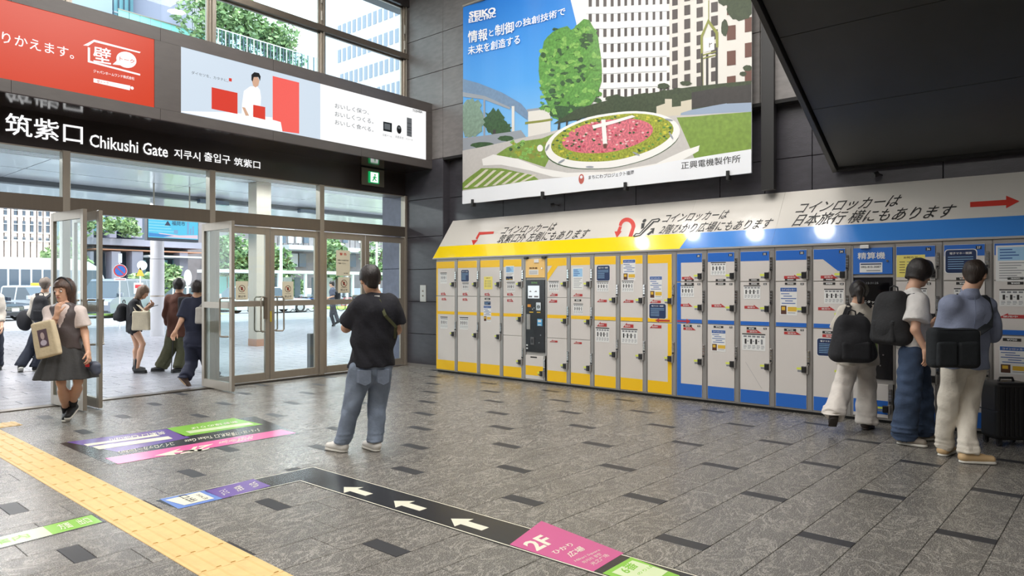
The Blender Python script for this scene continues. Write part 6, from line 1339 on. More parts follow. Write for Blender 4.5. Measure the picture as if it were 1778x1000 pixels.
def person(label, w0, J, fwd, head, s=1.0, top=None, legs=None, hair=None, feet=None, extra=(), h=.0115, hands=(None, None), build=1.0, group=None, skin=SKIN, upper_dir=None):
    j = {k: J_(v, w0) for k, v in J.items()}
    fwd = Vector(fwd).normalized(); rgt = fwd.cross(UP).normalized()
    foot = {}
    for k in 'LR':
        f = feet[k]
        if f[0] == 'floor':
            a = Vector((*FLOOR.uv(*f[1]), 0)); b = Vector((*FLOOR.uv(*f[2]), 0)); d = (b - a).normalized(); foot[k] = (a, d, UP.copy()); j['an' + k] = a + d * .065 * s + UP * .085 * s
        else:                                     # lifted: ('up', ankle joint, foot direction)
            an = j['an' + k]; d = Vector(f[1]).normalized(); sd = d.cross(UP).normalized(); uu = sd.cross(d).normalized(); foot[k] = (an - d * .065 * s - uu * .085 * s, d, uu)
    base = (foot['L'][0] + foot['R'][0]) / 2; base.z = 0
    root = thing('person', label, 'person', base, group)
    allp = list(j.values()); lo = Vector([min(p[i] for p in allp) for i in range(3)]) - Vector((.24, .24, .16)); hi = Vector([max(p[i] for p in allp) for i in range(3)]) + Vector((.24, .24, .22))
    hr, hf, hu = head['axes']; hc = j['head']; hs = s * head.get('size', 1.0)
    SM = (j['shL'] + j['shR']) / 2; PV_ = (j['hipL'] + j['hipR']) / 2 + UP * .03 * s; side = (j['shR'] - j['shL']).normalized(); pside = (j['hipR'] - j['hipL']).normalized(); WA = PV_.lerp(SM, .42)
    B_ = build
    # ---- body: one continuous surface
    b = Sdf(lo, hi, h)
    b.cone(PV_, WA, .095 * s * B_, .082 * s * B_, side=pside, sx=1.45); b.cone(WA, SM - UP * .07 * s, .082 * s * B_, .10 * s * B_, side=side, sx=1.42, k=.05); b.cone(j['shL'], j['shR'], .047 * s, .047 * s, k=.05)
    b.cone(SM + UP * .01, j['neck'] + UP * .01, .062 * s, .054 * s, k=.05, side=side, sx=1.2); b.cone(j['neck'], hc - hu * .045 * hs - hf * .02 * hs, .052 * s, .050 * s, k=.03)
    for q in 'LR':
        b.cone(j['sh' + q], j['el' + q], .049 * s * B_, .038 * s * B_, k=.035); b.cone(j['el' + q], j['wr' + q], .039 * s * B_, .026 * s, k=.02)
        b.cone(j['hip' + q], j['kn' + q], .078 * s * B_, .046 * s * B_, k=.03); cf = j['kn' + q].lerp(j['an' + q], .30) - fwd * .015 * s
        b.cone(j['kn' + q], j['an' + q], .046 * s, .033 * s, k=.02); 
        if legs['type'] == 'skirt' or legs.get('end', .97) < .5: b.cone(cf, cf.lerp(j['an' + q], .35), .050 * s * B_, .038 * s, k=.04)
        a0, d0, u0 = foot[q]; b.cone(j['an' + q], a0 + d0 * .07 * s + u0 * .05 * s, .034 * s, .032 * s, k=.02); b.cone(a0 + d0 * .03 * s + u0 * .04 * s, a0 + d0 * .19 * s + u0 * .03 * s, .030 * s, .024 * s, k=.02)
    A3 = (hr, hf, hu)
    hd = Sdf(hc - Vector((.17, .17, .19)), hc + Vector((.17, .17, .19)), .0068)
    hd.ell(hc + hu * .026 * hs - hf * .012 * hs, A3, (.074 * hs, .093 * hs, .090 * hs)); hd.ell(hc - hu * .035 * hs + hf * .020 * hs, A3, (.058 * hs, .066 * hs, .078 * hs), k=.03); hd.ell(hc - hu * .092 * hs + hf * .060 * hs, A3, (.026 * hs, .022 * hs, .020 * hs), k=.03)
    hd.cone(hc - hu * .045 * hs - hf * .02 * hs, j['neck'].lerp(hc, .35), .050 * s, .051 * s, k=.03)
    hd.cone(hc + hu * .012 * hs + hf * .084 * hs, hc - hu * .026 * hs + hf * .101 * hs, .0085 * hs, .0125 * hs, k=.012); hd.cone(hc - hu * .028 * hs + hf * .088 * hs - hr * .012 * hs, hc - hu * .028 * hs + hf * .088 * hs + hr * .012 * hs, .0085 * hs, .0085 * hs, k=.008)
    hd.cone(hc + hu * .026 * hs + hf * .078 * hs - hr * .035 * hs, hc + hu * .026 * hs + hf * .078 * hs + hr * .035 * hs, .010 * hs, .010 * hs, k=.02); hd.cone(hc - hu * .056 * hs + hf * .083 * hs - hr * .014 * hs, hc - hu * .056 * hs + hf * .083 * hs + hr * .014 * hs, .0085 * hs, .0085 * hs, k=.012)
    for sg in (1, -1): hd.ell(hc + hr * sg * .076 * hs - hf * .006 * hs - hu * .008 * hs, (hr, hf, hu), (.010 * hs, .019 * hs, .032 * hs), k=.010); hd.ell(hc + hr * sg * .034 * hs + hf * .092 * hs + hu * .006 * hs, A3, (.017 * hs, .012 * hs, .011 * hs), k=.01, op='cut')
    parts = [(b, skin), (hd, skin)]
    for q, hq in zip('LR', hands):
        dd = (j['wr' + q] - j['el' + q]).normalized()
        if hq is None: hq = dict(d=dd, pn=(-rgt if q == 'R' else rgt), curl=.45)
        hd_ = Vector(hq.get('d') or dd); pn = Vector(hq['pn']); sd = 1 if hd_.cross(pn).dot(hq.get('thumb', fwd)) > 0 else -1
        parts.append((hand(j['wr' + q], hd_, pn, sd, s, hq.get('curl', .5)), skin))
    body = sdf_obj('body', parts, root)
    fb = MB()
    for sg in (1, -1):
        e = hc + hr * sg * .032 * hs + hf * .082 * hs + hu * .005 * hs; V, Q = usph(e, A3, (.0125 * hs, .010 * hs, .0085 * hs), 6); fb.add(V, Q, mat('eye_white', (.8, .8, .78), rough=.2), True); V, Q = usph(e + hf * .006 * hs, A3, (.0058 * hs, .006 * hs, .0058 * hs), 5); fb.add(V, Q, mat('iris_dark', (.02, .015, .01), rough=.1), True)
    fb.build('eyes', body)
    fb = MB(); V, Q = usph(hc - hu * .056 * hs + hf * .087 * hs, A3, (.021 * hs, .0075 * hs, .0062 * hs), 6); fb.add(V, Q, mat('lips', srgb(176, 104, 96), rough=.45), True); fb.build('lips', body)
    fb = MB()
    for sg in (1, -1): V, Q = usph(hc + hr * sg * .034 * hs + hf * .084 * hs + hu * .030 * hs, A3, (.020 * hs, .006 * hs, .0038 * hs), 5); fb.add(V, Q, HAIRK, True)
    fb.build('eyebrows', body)
    # ---- hair
    if hair:
        S_ = Sdf(hc - Vector((.22, .22, .30)), hc + Vector((.22, .22, .22)), .0085); st = hair['style']; cc = hc + hu * .030 * hs - hf * .014 * hs; g = hair.get('vol', .014)
        S_.ell(cc, A3, ((.075 + g) * hs, (.094 + g) * hs, (.088 + g) * hs))
        if st in ('bob', 'bowl', 'long'):
            dn = dict(bob=.125, bowl=.06, long=.20)[st]
            S_.cone(hc - hf * .02 * hs, hc - hu * dn * hs - hf * .028 * hs, (.082 + g * .6) * hs, (.070 + g * .5) * hs, k=.03, side=hr, sx=1.08)
        if st == 'short': S_.cone(hc - hf * .035 * hs, hc - hu * .045 * hs - hf * .042 * hs, .068 * hs, .052 * hs, k=.02)
        fh = hair.get('fringe', .045)    # height of the hairline above the head centre
        S_.box(hc + hf * .125 * hs + hu * (fh - .16) * hs, A3, (.085 * hs, .105 * hs, .16 * hs) if st == 'short' else (.062 * hs, .105 * hs, .16 * hs), .03, op='cut')
        lowcut = dict(short=.075, bob=.15, bowl=.078, long=.24)[st]
        S_.plane(hc - hu * lowcut * hs, -hu + hf * (.35 if st == 'short' else 0.05))
        if st == 'short':
            for sg in (1, -1): S_.ell(hc + hr * sg * .085 * hs + hf * .015 * hs - hu * .035 * hs, A3, (.03 * hs, .055 * hs, .045 * hs), op='cut')
        if hair.get('ponytail'): S_.ell(hc - hf * .12 * hs - hu * .03 * hs, A3, (.04, .05, .05)); S_.cone(hc - hf * .13 * hs - hu * .04 * hs, hc - hf * .12 * hs - hu * .17 * hs, .035, .02)
        if hair.get('tuft'): S_.cone(hc + hf * .05 * hs + hu * .10 * hs, hc + hf * .115 * hs + hu * .055 * hs, .035 * hs, .020 * hs, k=.03)
        S_.wrinkle(.0035, 60, 3, .25); sdf_obj('hair', [(S_, hair['mat'])], root)
        if hair.get('band'):
            fb = MB(); pts = [hc + hr * .095 * hs * math.cos(a) + (hu * .128 + hf * .0) * hs * math.sin(a) + hu * .012 + hf * .015 * hs for a in [math.pi * k / 14 for k in range(15)]]; fb.tube(pts, .011, hair['band'], 8); fb.build('headband', root)
    # ---- top garment(s)
    for tp in (top if isinstance(top, list) else [top]):
        lo_ = tp.get('loose', .022) * s; g = Sdf(lo, hi, h); hem = PV_ - UP * tp.get('hem', .05) * s; hw = tp.get('hemw', 0)
        mid = lo_
        g.cone(SM - UP * .07 * s, WA, .10 * s * B_ + lo_, .083 * s * B_ + lo_ + hw * .4, side=side, sx=1.42, k=.05); g.cone(WA, hem - UP * .12, .083 * s * B_ + lo_ + hw * .4, .098 * s * B_ + lo_ + hw, side=pside, sx=1.42, k=.05)
        g.cone(j['shL'], j['shR'], .050 * s + lo_ * .7, .050 * s + lo_ * .7, k=.05); g.cone(SM, SM.lerp(j['neck'], .75), .070 * s + lo_ * .4, .055 * s + lo_ * .3, k=.05, side=side, sx=1.3)
        sv = tp.get('sleeve', .62)
        for q in 'LR':
            sh, el, wr = j['sh' + q], j['el' + q], j['wr' + q]
            if sv <= 0: continue
            if sv <= 1:
                e = sh.lerp(el, sv); dd = (el - sh).normalized(); g.cone(sh, sh.lerp(el, sv + .15), .052 * s * B_ + lo_ * .8, .050 * s * B_ + lo_ * 1.15 + tp.get('flare', 0), k=.035, cuts=[(e, dd)])
            else:
                g.cone(sh, el, .051 * s * B_ + lo_ * .8, .043 * s * B_ + lo_ * .75, k=.03); e = el.lerp(wr, sv - 1); dd = (wr - el).normalized(); g.cone(el, el.lerp(wr, min(1.1, sv - .9)), .042 * s + lo_ * .75, .033 * s + lo_ * .6, k=.02, cuts=[(e, dd)])
        g.plane(hem, -UP + side * tp.get('slant', 0))
        if tp.get('vneck'):   # deep V opening at the front: cut with a slim wedge
            for t_ in (0, .25, .5, .75, 1.0): c = j['neck'] + fwd * .12 * s - UP * (.03 + .20 * t_) * s; g.ell(c, (rgt, fwd, UP), ((.085 - .07 * t_) * s, .12 * s, .05 * s), op='cut', k=0)
        else: g.ell(j['neck'] + UP * .035 * s + fwd * .012, (rgt, fwd, UP), (.068 * s, .068 * s, .032 * s), op='cut', k=0)
        if tp.get('open_armholes'):
            for q in 'LR': g.ell(j['sh' + q] + (j['sh' + q] - SM).normalized() * .045 * s, (rgt, fwd, UP), (.045 * s, .11 * s, .085 * s), op='cut', k=0)
        g.wrinkle(tp.get('wr', .006) * s, 30, int(w0 * 10) % 17 + 3, .8); gm = sdf_obj(tp.get('name', 'shirt'), [(g, tp['mat'])], root)
        if tp.get('seam'): pass
    # ---- legs
    lg = legs
    g = Sdf(lo, hi, h)
    if lg['type'] == 'skirt':
        a = WA.lerp(PV_, .35); n_ = a - UP * lg['len'] * s; P = np.stack(np.meshgrid(*g.ax, indexing='ij'), -1).astype(np.float32)
        ax = np.array(n_ - a, np.float32); q = P - np.array(a, np.float32); t = (q @ ax) / float(ax @ ax); qs = q @ np.array(pside, np.float32); qf = q @ np.array(fwd, np.float32); th = np.arctan2(qf, qs); tc = np.clip(t, 0, 1)
        r = (.090 + .145 * tc ** .8) * s + .014 * tc * np.cos(th * 9 + 1.0) + .006 * tc * np.cos(th * 17); d = np.sqrt((qs / 1.32) ** 2 + qf ** 2) - r; d = np.maximum(d, np.maximum(-t, t - 1) * float(np.linalg.norm(ax))); g.D = d.astype(np.float32)
    else:
        lo_ = lg.get('loose', .016) * s; kr = lg.get('knee', .062) * s; ar = lg.get('cuff', .062) * s; e_ = lg.get('end', .97)
        tp_ = PV_ + UP * .10 * s; g.cone(tp_, PV_ - UP * .03 * s, .085 * s * B_ + lo_, .096 * s * B_ + lo_, side=pside, sx=1.40, k=.04)
        for q in 'LR':
            hp, kn, an = j['hip' + q], j['kn' + q], j['an' + q]; dd = (an - kn).normalized()
            if e_ <= .5:
                e2 = hp.lerp(kn, e_ * 2); d2 = (kn - hp).normalized(); g.cone(hp, kn, .088 * s * B_ + lo_, kr + .02, k=.02, cuts=[(e2, d2)])
            else:
                g.cone(hp, kn, .083 * s * B_ + lo_, kr, k=.02); e2 = kn.lerp(an, e_ * 1.0); g.cone(kn, an + dd * .04, kr, ar, k=.012, cuts=[(e2 + dd * lg.get('drop', .02), dd)])
                for t_ in (.75, .88, .97) if lg.get('stack', 1) else (): c = kn.lerp(an, t_); g.ell(c, (rgt, fwd, UP), (ar + .010, ar + .010, .012), k=.012)
        g.plane(tp_ + UP * .03, UP)
        g.wrinkle(lg.get('wr', .0055) * s, 44, int(w0 * 7) % 13, 1.6)
    lgm = sdf_obj(lg.get('name', 'trousers'), [(g, lg['mat'])], root)
    if lg.get('belt'):
        fb = MB(); pts = [PV_ + UP * .10 * s + pside * .152 * s * math.cos(a) + fwd * .11 * s * math.sin(a) for a in [2 * math.pi * k / 20 for k in range(21)]]; fb.tube(pts, .014, lg['belt'], 6); fb.build('belt', root)
    if lg.get('pockets'):
        for q, sg in (('L', -1), ('R', 1)):
            c = PV_ - UP * .10 * s - fwd * (.096 * B_ + .016 + .002) * s + pside * sg * .085 * s; fb = MB(); fr = Fr(c, pside, UP)
            if fr.n.dot(fwd) > 0: fr.n = -fr.n
            P = [(-.055, .06), (.055, .06), (.055, -.05), (0, -.075), (-.055, -.05)]; fb.prism(fr, [(x * s, y * s) for x, y in P], -.05, .012 * s, lg['pockets']); fb.build('back_pocket', lgm)
    # ---- shoes
    for q in 'LR':
        a0, d0, u0 = foot[q]; r0 = d0.cross(u0).normalized(); fr = (r0, d0, u0); L = feet.get('len', .275) * s; hS = Sdf(a0 - Vector((.36, .36, .12)) * s, a0 + Vector((.36, .36, .30)) * s, .0065)
        mu, mso = feet['mat'], feet.get('sole', feet['mat']); b0 = a0 + u0 * .004
        hS.cone(b0 + d0 * .035 * s + u0 * .045 * s, b0 + d0 * (L - .055 * s) + u0 * .036 * s, .037 * s, .032 * s, k=.02, side=r0, sx=1.22); hS.cone(b0 + d0 * .05 * s + u0 * .05 * s, b0 + d0 * .06 * s + u0 * feet.get('shaft', .085) * s, .038 * s, .040 * s, k=.025); hS.cone(b0 + d0 * .09 * s + u0 * .06 * s, b0 + d0 * .17 * s + u0 * .045 * s, .034 * s, .028 * s, k=.03)
        hS.plane(b0 + u0 * .012 * s, -u0)
        if feet.get('shaft', .085) < .12: hS.ell(b0 + d0 * .06 * s + u0 * .125 * s, fr, (.030 * s, .042 * s, .035 * s), op='cut', k=0)
        so_ = sdf_obj('shoe', [(hS, mu)], root)
        sS = Sdf(a0 - Vector((.36, .36, .10)) * s, a0 + Vector((.36, .36, .25)) * s, .0065); th_ = feet.get('soleh', .03) * s
        sS.cone(b0 + d0 * .045 * s, b0 + d0 * (L - .06 * s), .042 * s, .044 * s, k=.0, side=r0, sx=1.0, cuts=[(b0 + u0 * th_, u0), (b0, -u0)]); sdf_obj('sole', [(sS, mso)], so_)
        if feet.get('laces'):
            fb = MB()
            for k in range(4): c = b0 + d0 * (.11 + .022 * k) * s + u0 * (.088 - .010 * k) * s; fb.seg(c - r0 * .018 * s, c + r0 * .018 * s, .0035, .0035, feet['laces'], 6)
            fb.build('laces', so_)
        if feet.get('socks'):
            fb = MB(); fb.seg(j['an' + q] - UP * .01, j['an' + q].lerp(j['kn' + q], .22), .040 * s, .043 * s, feet['socks'], 14); fb.build('sock', root)
    return root, j, dict(SM=SM, PV=PV_, WA=WA, side=side, hc=hc, root=root)

def view_dir(turn):
    """horizontal direction: 0 = straight away from the camera, positive = towards picture right"""
    a = math.radians(turn); return (FV * math.cos(a) + RV * math.sin(a)).normalized()
WHT_S = mat('shoe_white', srgb(226, 222, 214), rough=.5); SOLE_W = mat('sole_white', srgb(220, 216, 206), rough=.6); BLKF = cloth('fabric_black', (34, 34, 38)); BLK_S = mat('shoe_black', srgb(30, 30, 32), rough=.55)
def phone(label, c, fr_r, fr_u):
    fr = Fr(c, fr_r, fr_u); b = MB(); b.box(fr, -.036, .036, -.075, .075, -.004, .004, mat('phone_dark', srgb(30, 32, 38), rough=.2), ch=.002); b.box(fr, -.033, .033, -.071, .071, .004, .0045, mat('phone_glass', (.01, .01, .012), rough=.05)); tag(b.build('mobile_phone'), label, 'phone')
def backpack(label, c, out, wdt, hgt, dep, m, j=None, fwd=None, seed=1, bottle=False, hl=True):
    """c = centre of the bag, out = direction it sticks out"""
    out = out.normalized(); r = UP.cross(out).normalized(); fr = (r, UP, out); root = thing('backpack', label, 'backpack', Vector((c.x, c.y, c.z - hgt / 2)))
    S_ = Sdf(c - Vector((.34, .34, .36)), c + Vector((.34, .34, .36)), .0095); S_.box(c, fr, (wdt / 2, hgt / 2, dep / 2), .095, taper=-.24); S_.ell(c - UP * hgt * .16 + out * dep * .30, fr, (wdt * .42, hgt * .30, dep * .42), k=.04); S_.wrinkle(.005, 20, seed, .9); sdf_obj('bag_body', [(S_, m)], root)
    S_ = Sdf(c - Vector((.34, .34, .36)), c + Vector((.34, .34, .36)), .0095); S_.box(c - UP * hgt * .24 + out * dep * .52, fr, (wdt * .34, hgt * .20, .035), .03); S_.wrinkle(.003, 24, seed + 3); sdf_obj('front_pocket', [(S_, m)], root)
    b = MB(); b.tube([c - UP * hgt * .05 + out * (dep * .60) + r * x for x in (-.11, -.05, .0, .05, .11)], .004, M_grl, 5); b.build('zipper', root)
    b = MB(); t_ = c + UP * hgt * .49 - out * dep * .12; b.tube([t_ - r * .04, t_ - r * .035 + UP * .04, t_ + UP * .055, t_ + r * .035 + UP * .04, t_ + r * .04], .008, m, 6); b.build('handle_loop', root)
    if j is not None:
        for q in 'LR':
            sh = j['sh' + q].lerp((j['shL'] + j['shR']) / 2, .22); lat = (j['sh' + q] - (j['shL'] + j['shR']) / 2).normalized(); top_ = c + UP * hgt * .40 - out * dep * .40 + lat * .07
            P = [top_, sh + UP * .078 - fwd * .04, sh + UP * .088 + fwd * .01, sh + UP * .065 + fwd * .07, sh + fwd * .125 - UP * .04, sh + fwd * .14 - UP * .16, sh + fwd * .08 - UP * .30 + lat * .05, c - UP * hgt * .30 - out * dep * .40 + lat * (wdt * .42)]
            b = MB(); b.ribbon(P, lat, .055, .012, m); b.build('shoulder_strap', root)
    if bottle:
        p = c - UP * hgt * .12 + r * bottle * wdt * .50 + out * .02; b = MB(); b.seg(p - UP * .1, p + UP * .05, .03, .03, mat('bottle_green', srgb(176, 200, 130), rough=.2), 12); b.seg(p + UP * .05, p + UP * .09, .028, .014, mat('bottle_green', (0, 0, 0)), 12); b.seg(p + UP * .09, p + UP * .115, .016, .016, mat('cap_green', srgb(180, 214, 90), rough=.4), 10); tag(b.build('drink_bottle'), 'green drink bottle in the side pocket of the black backpack', 'bottle')
    return root
def tote(label, c, out, wdt, hgt, m, hang=None, dep=.032, pic=None, roll=0):
    out = out.normalized(); r = UP.cross(out).normalized(); ro = Matrix.Rotation(roll, 3, out); r = ro @ r; UP_ = ro @ UP; fr = (r, UP_, out); root = thing('tote_bag', label, 'bag', Vector((c.x, c.y, c.z - hgt / 2)))
    S_ = Sdf(c - Vector((.30, .30, .30)), c + Vector((.30, .30, .30)), .0085); S_.box(c, fr, (wdt / 2, hgt / 2, dep), .022, taper=-.06); S_.wrinkle(.005, 18, 5, .6); sdf_obj('bag_body', [(S_, m)], root)
    if pic:
        b = MB(); f = Fr(c + out * (dep + .004), -r if r.cross(UP).dot(out) < 0 else r, UP_)
        if f.n.dot(out) < 0: f.n = -f.n
        b.box(f, -wdt * .20, wdt * .20, -hgt * .20, hgt * .28, -.004, .0015, mat('print_maroon', srgb(92, 74, 84), rough=.8)); b.ell(f, 0, hgt * .10, wdt * .09, hgt * .10, .003, mat('print_face', srgb(188, 168, 166), rough=.8)); b.ell(f, 0, -hgt * .09, wdt * .14, hgt * .08, .003, mat('print_lilac', srgb(196, 186, 200), rough=.8)); b.build('printed_picture', root)
    if hang is not None:
        for o in (.02, -.02):
            b = MB(); P = [c + UP_ * hgt * .46 - r * wdt * .25 + out * o, hang + out * o - r * .03 - UP * .03, hang + out * o, hang + out * o + r * .03 - UP * .03, c + UP_ * hgt * .46 + r * wdt * .25 + out * o]; b.ribbon(P, out, .025, .006, m); b.build('handle', root)
    return root

# ---------------------------------------------------------------- 1  man in the black T-shirt, centre
fw = view_dir(-22); M_blkT = cloth('tee_black', (26, 26, 34)); M_jean = cloth('denim_faded', (128, 140, 158), noise=.25, nscale=5); M_jean2 = cloth('denim_seam', (120, 130, 146))
w1 = 6.24
rt, j1, b1 = person('man in black T-shirt and faded jeans in the middle, back turned, holding a phone', w1,
    dict(head=(643, 487), neck=(650, 514, .02), shL=(628, 529, -.07), shR=(678, 527, .08), elL=(601, 569, .06), wrL=(627, 558, .27), elR=(689, 573, .14), wrR=(660, 558, .36), hipL=(628, 638, -.04), hipR=(661, 637, .06), knL=(612, 703, .0), knR=(655, 703, .12)), fw,
    dict(axes=head_axes(view_dir(-28), .38), size=1.06), s=1.02, build=1.13, top=dict(name='tshirt', mat=M_blkT, sleeve=.78, loose=.034, hem=.02, flare=.012, hemw=.012), legs=dict(type='t', name='jeans', mat=M_jean, loose=.020, knee=.084, cuff=.068, pockets=M_jean2),
    hair=dict(style='short', mat=HAIRK, vol=.018, fringe=.055), feet=dict(L=('floor', (603, 786), (566, 780)), R=('floor', (658, 785), (634, 777)), mat=WHT_S, sole=SOLE_W, laces=WHT_S),
    hands=(dict(pn=-fw, curl=.6, thumb=UP), dict(pn=-fw, curl=.6, thumb=UP)))
c = (j1['wrL'] + j1['wrR']) / 2 + fw * .08 + UP * .02; phone('dark mobile phone held in both hands by the man in the black T-shirt', c, view_dir(68), (UP + fw * .5))
M_olv = cloth('strap_olive', (74, 76, 48)); lat = b1['side']
b = MB(); sc = j1['neck'] - fw * .075 - UP * .01; P = [j1['neck'] + lat * -.07 + fw * .05 + UP * .03, j1['neck'] - lat * .055 - fw * .05 + UP * .025, sc - UP * .03 - fw * .055 + lat * .02, j1['shR'].lerp(j1['shL'], .32) - fw * .172 - UP * .10, j1['shR'] - fw * .150 - UP * .21 + lat * .02, j1['shR'] - fw * .02 - UP * .36 + lat * .03]
b.ribbon(P, (lat + UP * .6).normalized(), .028, .010, M_olv); t = b.build('shoulder_strap'); tag(t, 'olive shoulder strap across the back of the man in the black T-shirt', 'strap')
b = MB(); q = j1['head']; hr, hf, hu = head_axes(view_dir(-28), .38)
for sg in (1, -1): b.ring(Fr(q + hf * .108 + hr * sg * .033 + hu * .006, hr, hu), 0, 0, .021, .024, 0, M_key, 18); b.seg(q + hf * .10 + hr * sg * .062 + hu * .010, q - hf * .005 + hr * sg * .084 + hu * .006, .0022, .0022, M_key, 6)
b.seg(q + hf * .108 - hr * .010 + hu * .010, q + hf * .108 + hr * .010 + hu * .010, .002, .002, M_key, 6); b.build('glasses', rt)
b = MB(); b.poly(Fr(j1['neck'] - fw * .105 - UP * .005, lat, UP), [(-.02, -.012), (.03, -.012), (.03, .012), (-.02, .012)], .0, M_pap); b.build('neck_label', rt)

# ---------------------------------------------------------------- 2  woman at the left, walking in
w2 = 7.45; fw = -view_dir(0) * 1.0 + RV * .15; fw = fw.normalized(); M_vest = mat('vest_leather', srgb(84, 76, 76), rough=.38, noise=.10, nscale=14, bump=.2, bscale=60); M_tee = cloth('tee_offwhite', (216, 202, 196)); M_skt = cloth('skirt_charcoal', (62, 62, 62))
rt, j2, b2 = person('woman walking in at left in grey vest and charcoal skirt, hand at her face', w2,
    dict(head=(111, 505), neck=(113, 528), shR=(88, 541), shL=(138, 541), elR=(88, 573, -.14), wrR=(99, 545, -.16), elL=(147, 577, .02), wrL=(153, 611, -.06), hipR=(103, 609), hipL=(125, 609), knR=(106, 664, -.05), knL=(136, 662, .02), anL=(126, 704, .30)), fw,
    dict(axes=head_axes(-view_dir(6), .12), size=1.12), s=.95, build=1.05, top=[dict(name='tshirt', mat=M_tee, sleeve=.72, loose=.018, hem=-.005, flare=.02), dict(name='vest', mat=M_vest, sleeve=0, loose=.030, hem=.0, vneck=1, open_armholes=1)],
    legs=dict(type='skirt', name='skirt', mat=M_skt, len=.46), hair=dict(style='bob', mat=HAIRB, vol=.018, fringe=.05, band=mat('headband_black', (.02, .02, .02), rough=.5)),
    feet=dict(L=('up', (view_dir(170) * .85 - UP * .35)), R=('floor', (116, 727), (109, 743)), mat=BLK_S, sole=SOLE_W, shaft=.14, laces=mat('lace_white', (.7, .7, .7)), socks=BLKF),
    hands=(dict(pn=-RV, curl=.5, thumb=fw), dict(pn=RV * .4 - fw, curl=.55, d=(UP + RV * .12), thumb=RV)))
tote('cream cotton tote bag with a dark printed picture, carried by the woman in vest', J_((80, 589, -.25), w2), -view_dir(8), .27, .38, cloth('canvas_cream', (208, 192, 160)), hang=j2['elR'] + UP * .06 - fw * .02, pic=1, roll=.22)
b = MB(); q = j2['wrL'] - UP * .11 + fw * .02; b.box(Fr(q, RV, UP), -.02, .02, -.05, .03, -.006, .006, M_sr, ch=.003); tag(b.build('red_card_case'), 'small red card case in the lowered hand of the woman in the vest', 'card case')
S_ = Sdf(q - Vector((.2, .2, .35)), q + Vector((.2, .2, .1)), .008); c = J_((163, 636, -.02), w2); S_.ell(c, (RV, FV, UP), (.075, .04, .055), k=.02); S_.ell(c + RV * .03 - UP * .05, (RV, FV, UP), (.05, .035, .05), k=.02); S_.wrinkle(.004, 30, 2); t = sdf_obj('hanging_pouch', [(S_, mat('pouch_grey', srgb(78, 84, 98), rough=.4))]); tag(t, 'small dark grey pouch swinging beside the walking woman', 'pouch')
b = MB(); b.tube([j2['wrL'] - UP * .07, q - UP * .02 + RV * .03, c + UP * .05], .004, M_key, 6); b.build('cord', t)

# ---------------------------------------------------------------- 3  person with backpack behind her, 4 figure at the very edge
w3 = 12.2; fw = view_dir(-18); M_beiJ = cloth('jacket_beige', (196, 188, 176)); M_navT = cloth('trousers_navy', (40, 44, 58))
rt, j3, b3 = person('person in pale jacket and dark trousers walking away behind the woman in vest', w3,
    dict(head=(79, 494), neck=(78, 508, .0), shL=(62, 518), shR=(93, 518), elL=(55, 545, .0), wrL=(58, 568, .1), elR=(98, 546), wrR=(95, 570, .1), hipL=(69, 571), hipR=(84, 571), knL=(54, 604, .05), knR=(75, 607, .1), anL=(36, 634, -.15)), fw, dict(axes=head_axes(fw, .1)), s=.98, h=.016,
    top=dict(name='jacket', mat=M_beiJ, sleeve=1.9, loose=.03, hem=.06), legs=dict(type='t', mat=M_navT, loose=.03, knee=.09, cuff=.09), hair=dict(style='short', mat=HAIRG, vol=.018), feet=dict(L=('up', (-RV * .5 - UP * .45 + FV * .6)), R=('floor', (60, 645), (70, 640)), mat=BLK_S, sole=SOLE_W))
backpack('black backpack on the person in the pale jacket', j3['neck'].lerp(b3['PV'], .45) - fw * .20, -fw, .27, .46, .17, BLKF, j3, fw, 2)
S_ = Sdf(J_((43, 557), w3) - Vector((.3, .3, .35)), J_((43, 557), w3) + Vector((.3, .3, .35)), .012); S_.ell(J_((43, 557), w3), (RV, FV, UP), (.13, .10, .19)); S_.wrinkle(.006, 18, 2); t = sdf_obj('duffel_bag', [(S_, BLKF)]); tag(t, 'soft black duffel bag carried low beside the person in the pale jacket', 'bag')
b = MB(); q = J_((43, 557), w3); b.tube([q + UP * .15 + RV * .05, q + UP * .30 + RV * .12, j3['shL'] + UP * .08], .012, BLKF, 6); b.build('strap', t)
fw = view_dir(150)
person('figure in pale top and dark trousers at the very left edge of the picture', w3, dict(head=(-12, 494), neck=(-12, 508), shR=(-28, 518), shL=(0, 518), elR=(-31, 545), wrR=(-30, 570, -.1), elL=(3, 545), wrL=(3, 568, -.1), hipR=(-20, 571), hipL=(-6, 571), knR=(-22, 606), knL=(-3, 606)), fw, dict(axes=head_axes(fw, .1)), s=.98, h=.017,
    top=dict(name='shirt', mat=M_beiJ, sleeve=1.6, loose=.03, hem=.06), legs=dict(type='t', mat=M_navT, loose=.02, knee=.08, cuff=.08), hair=dict(style='short', mat=HAIRK), feet=dict(L=('floor', (-4, 641), (2, 645)), R=('floor', (-26, 642), (-20, 646)), mat=BLK_S))

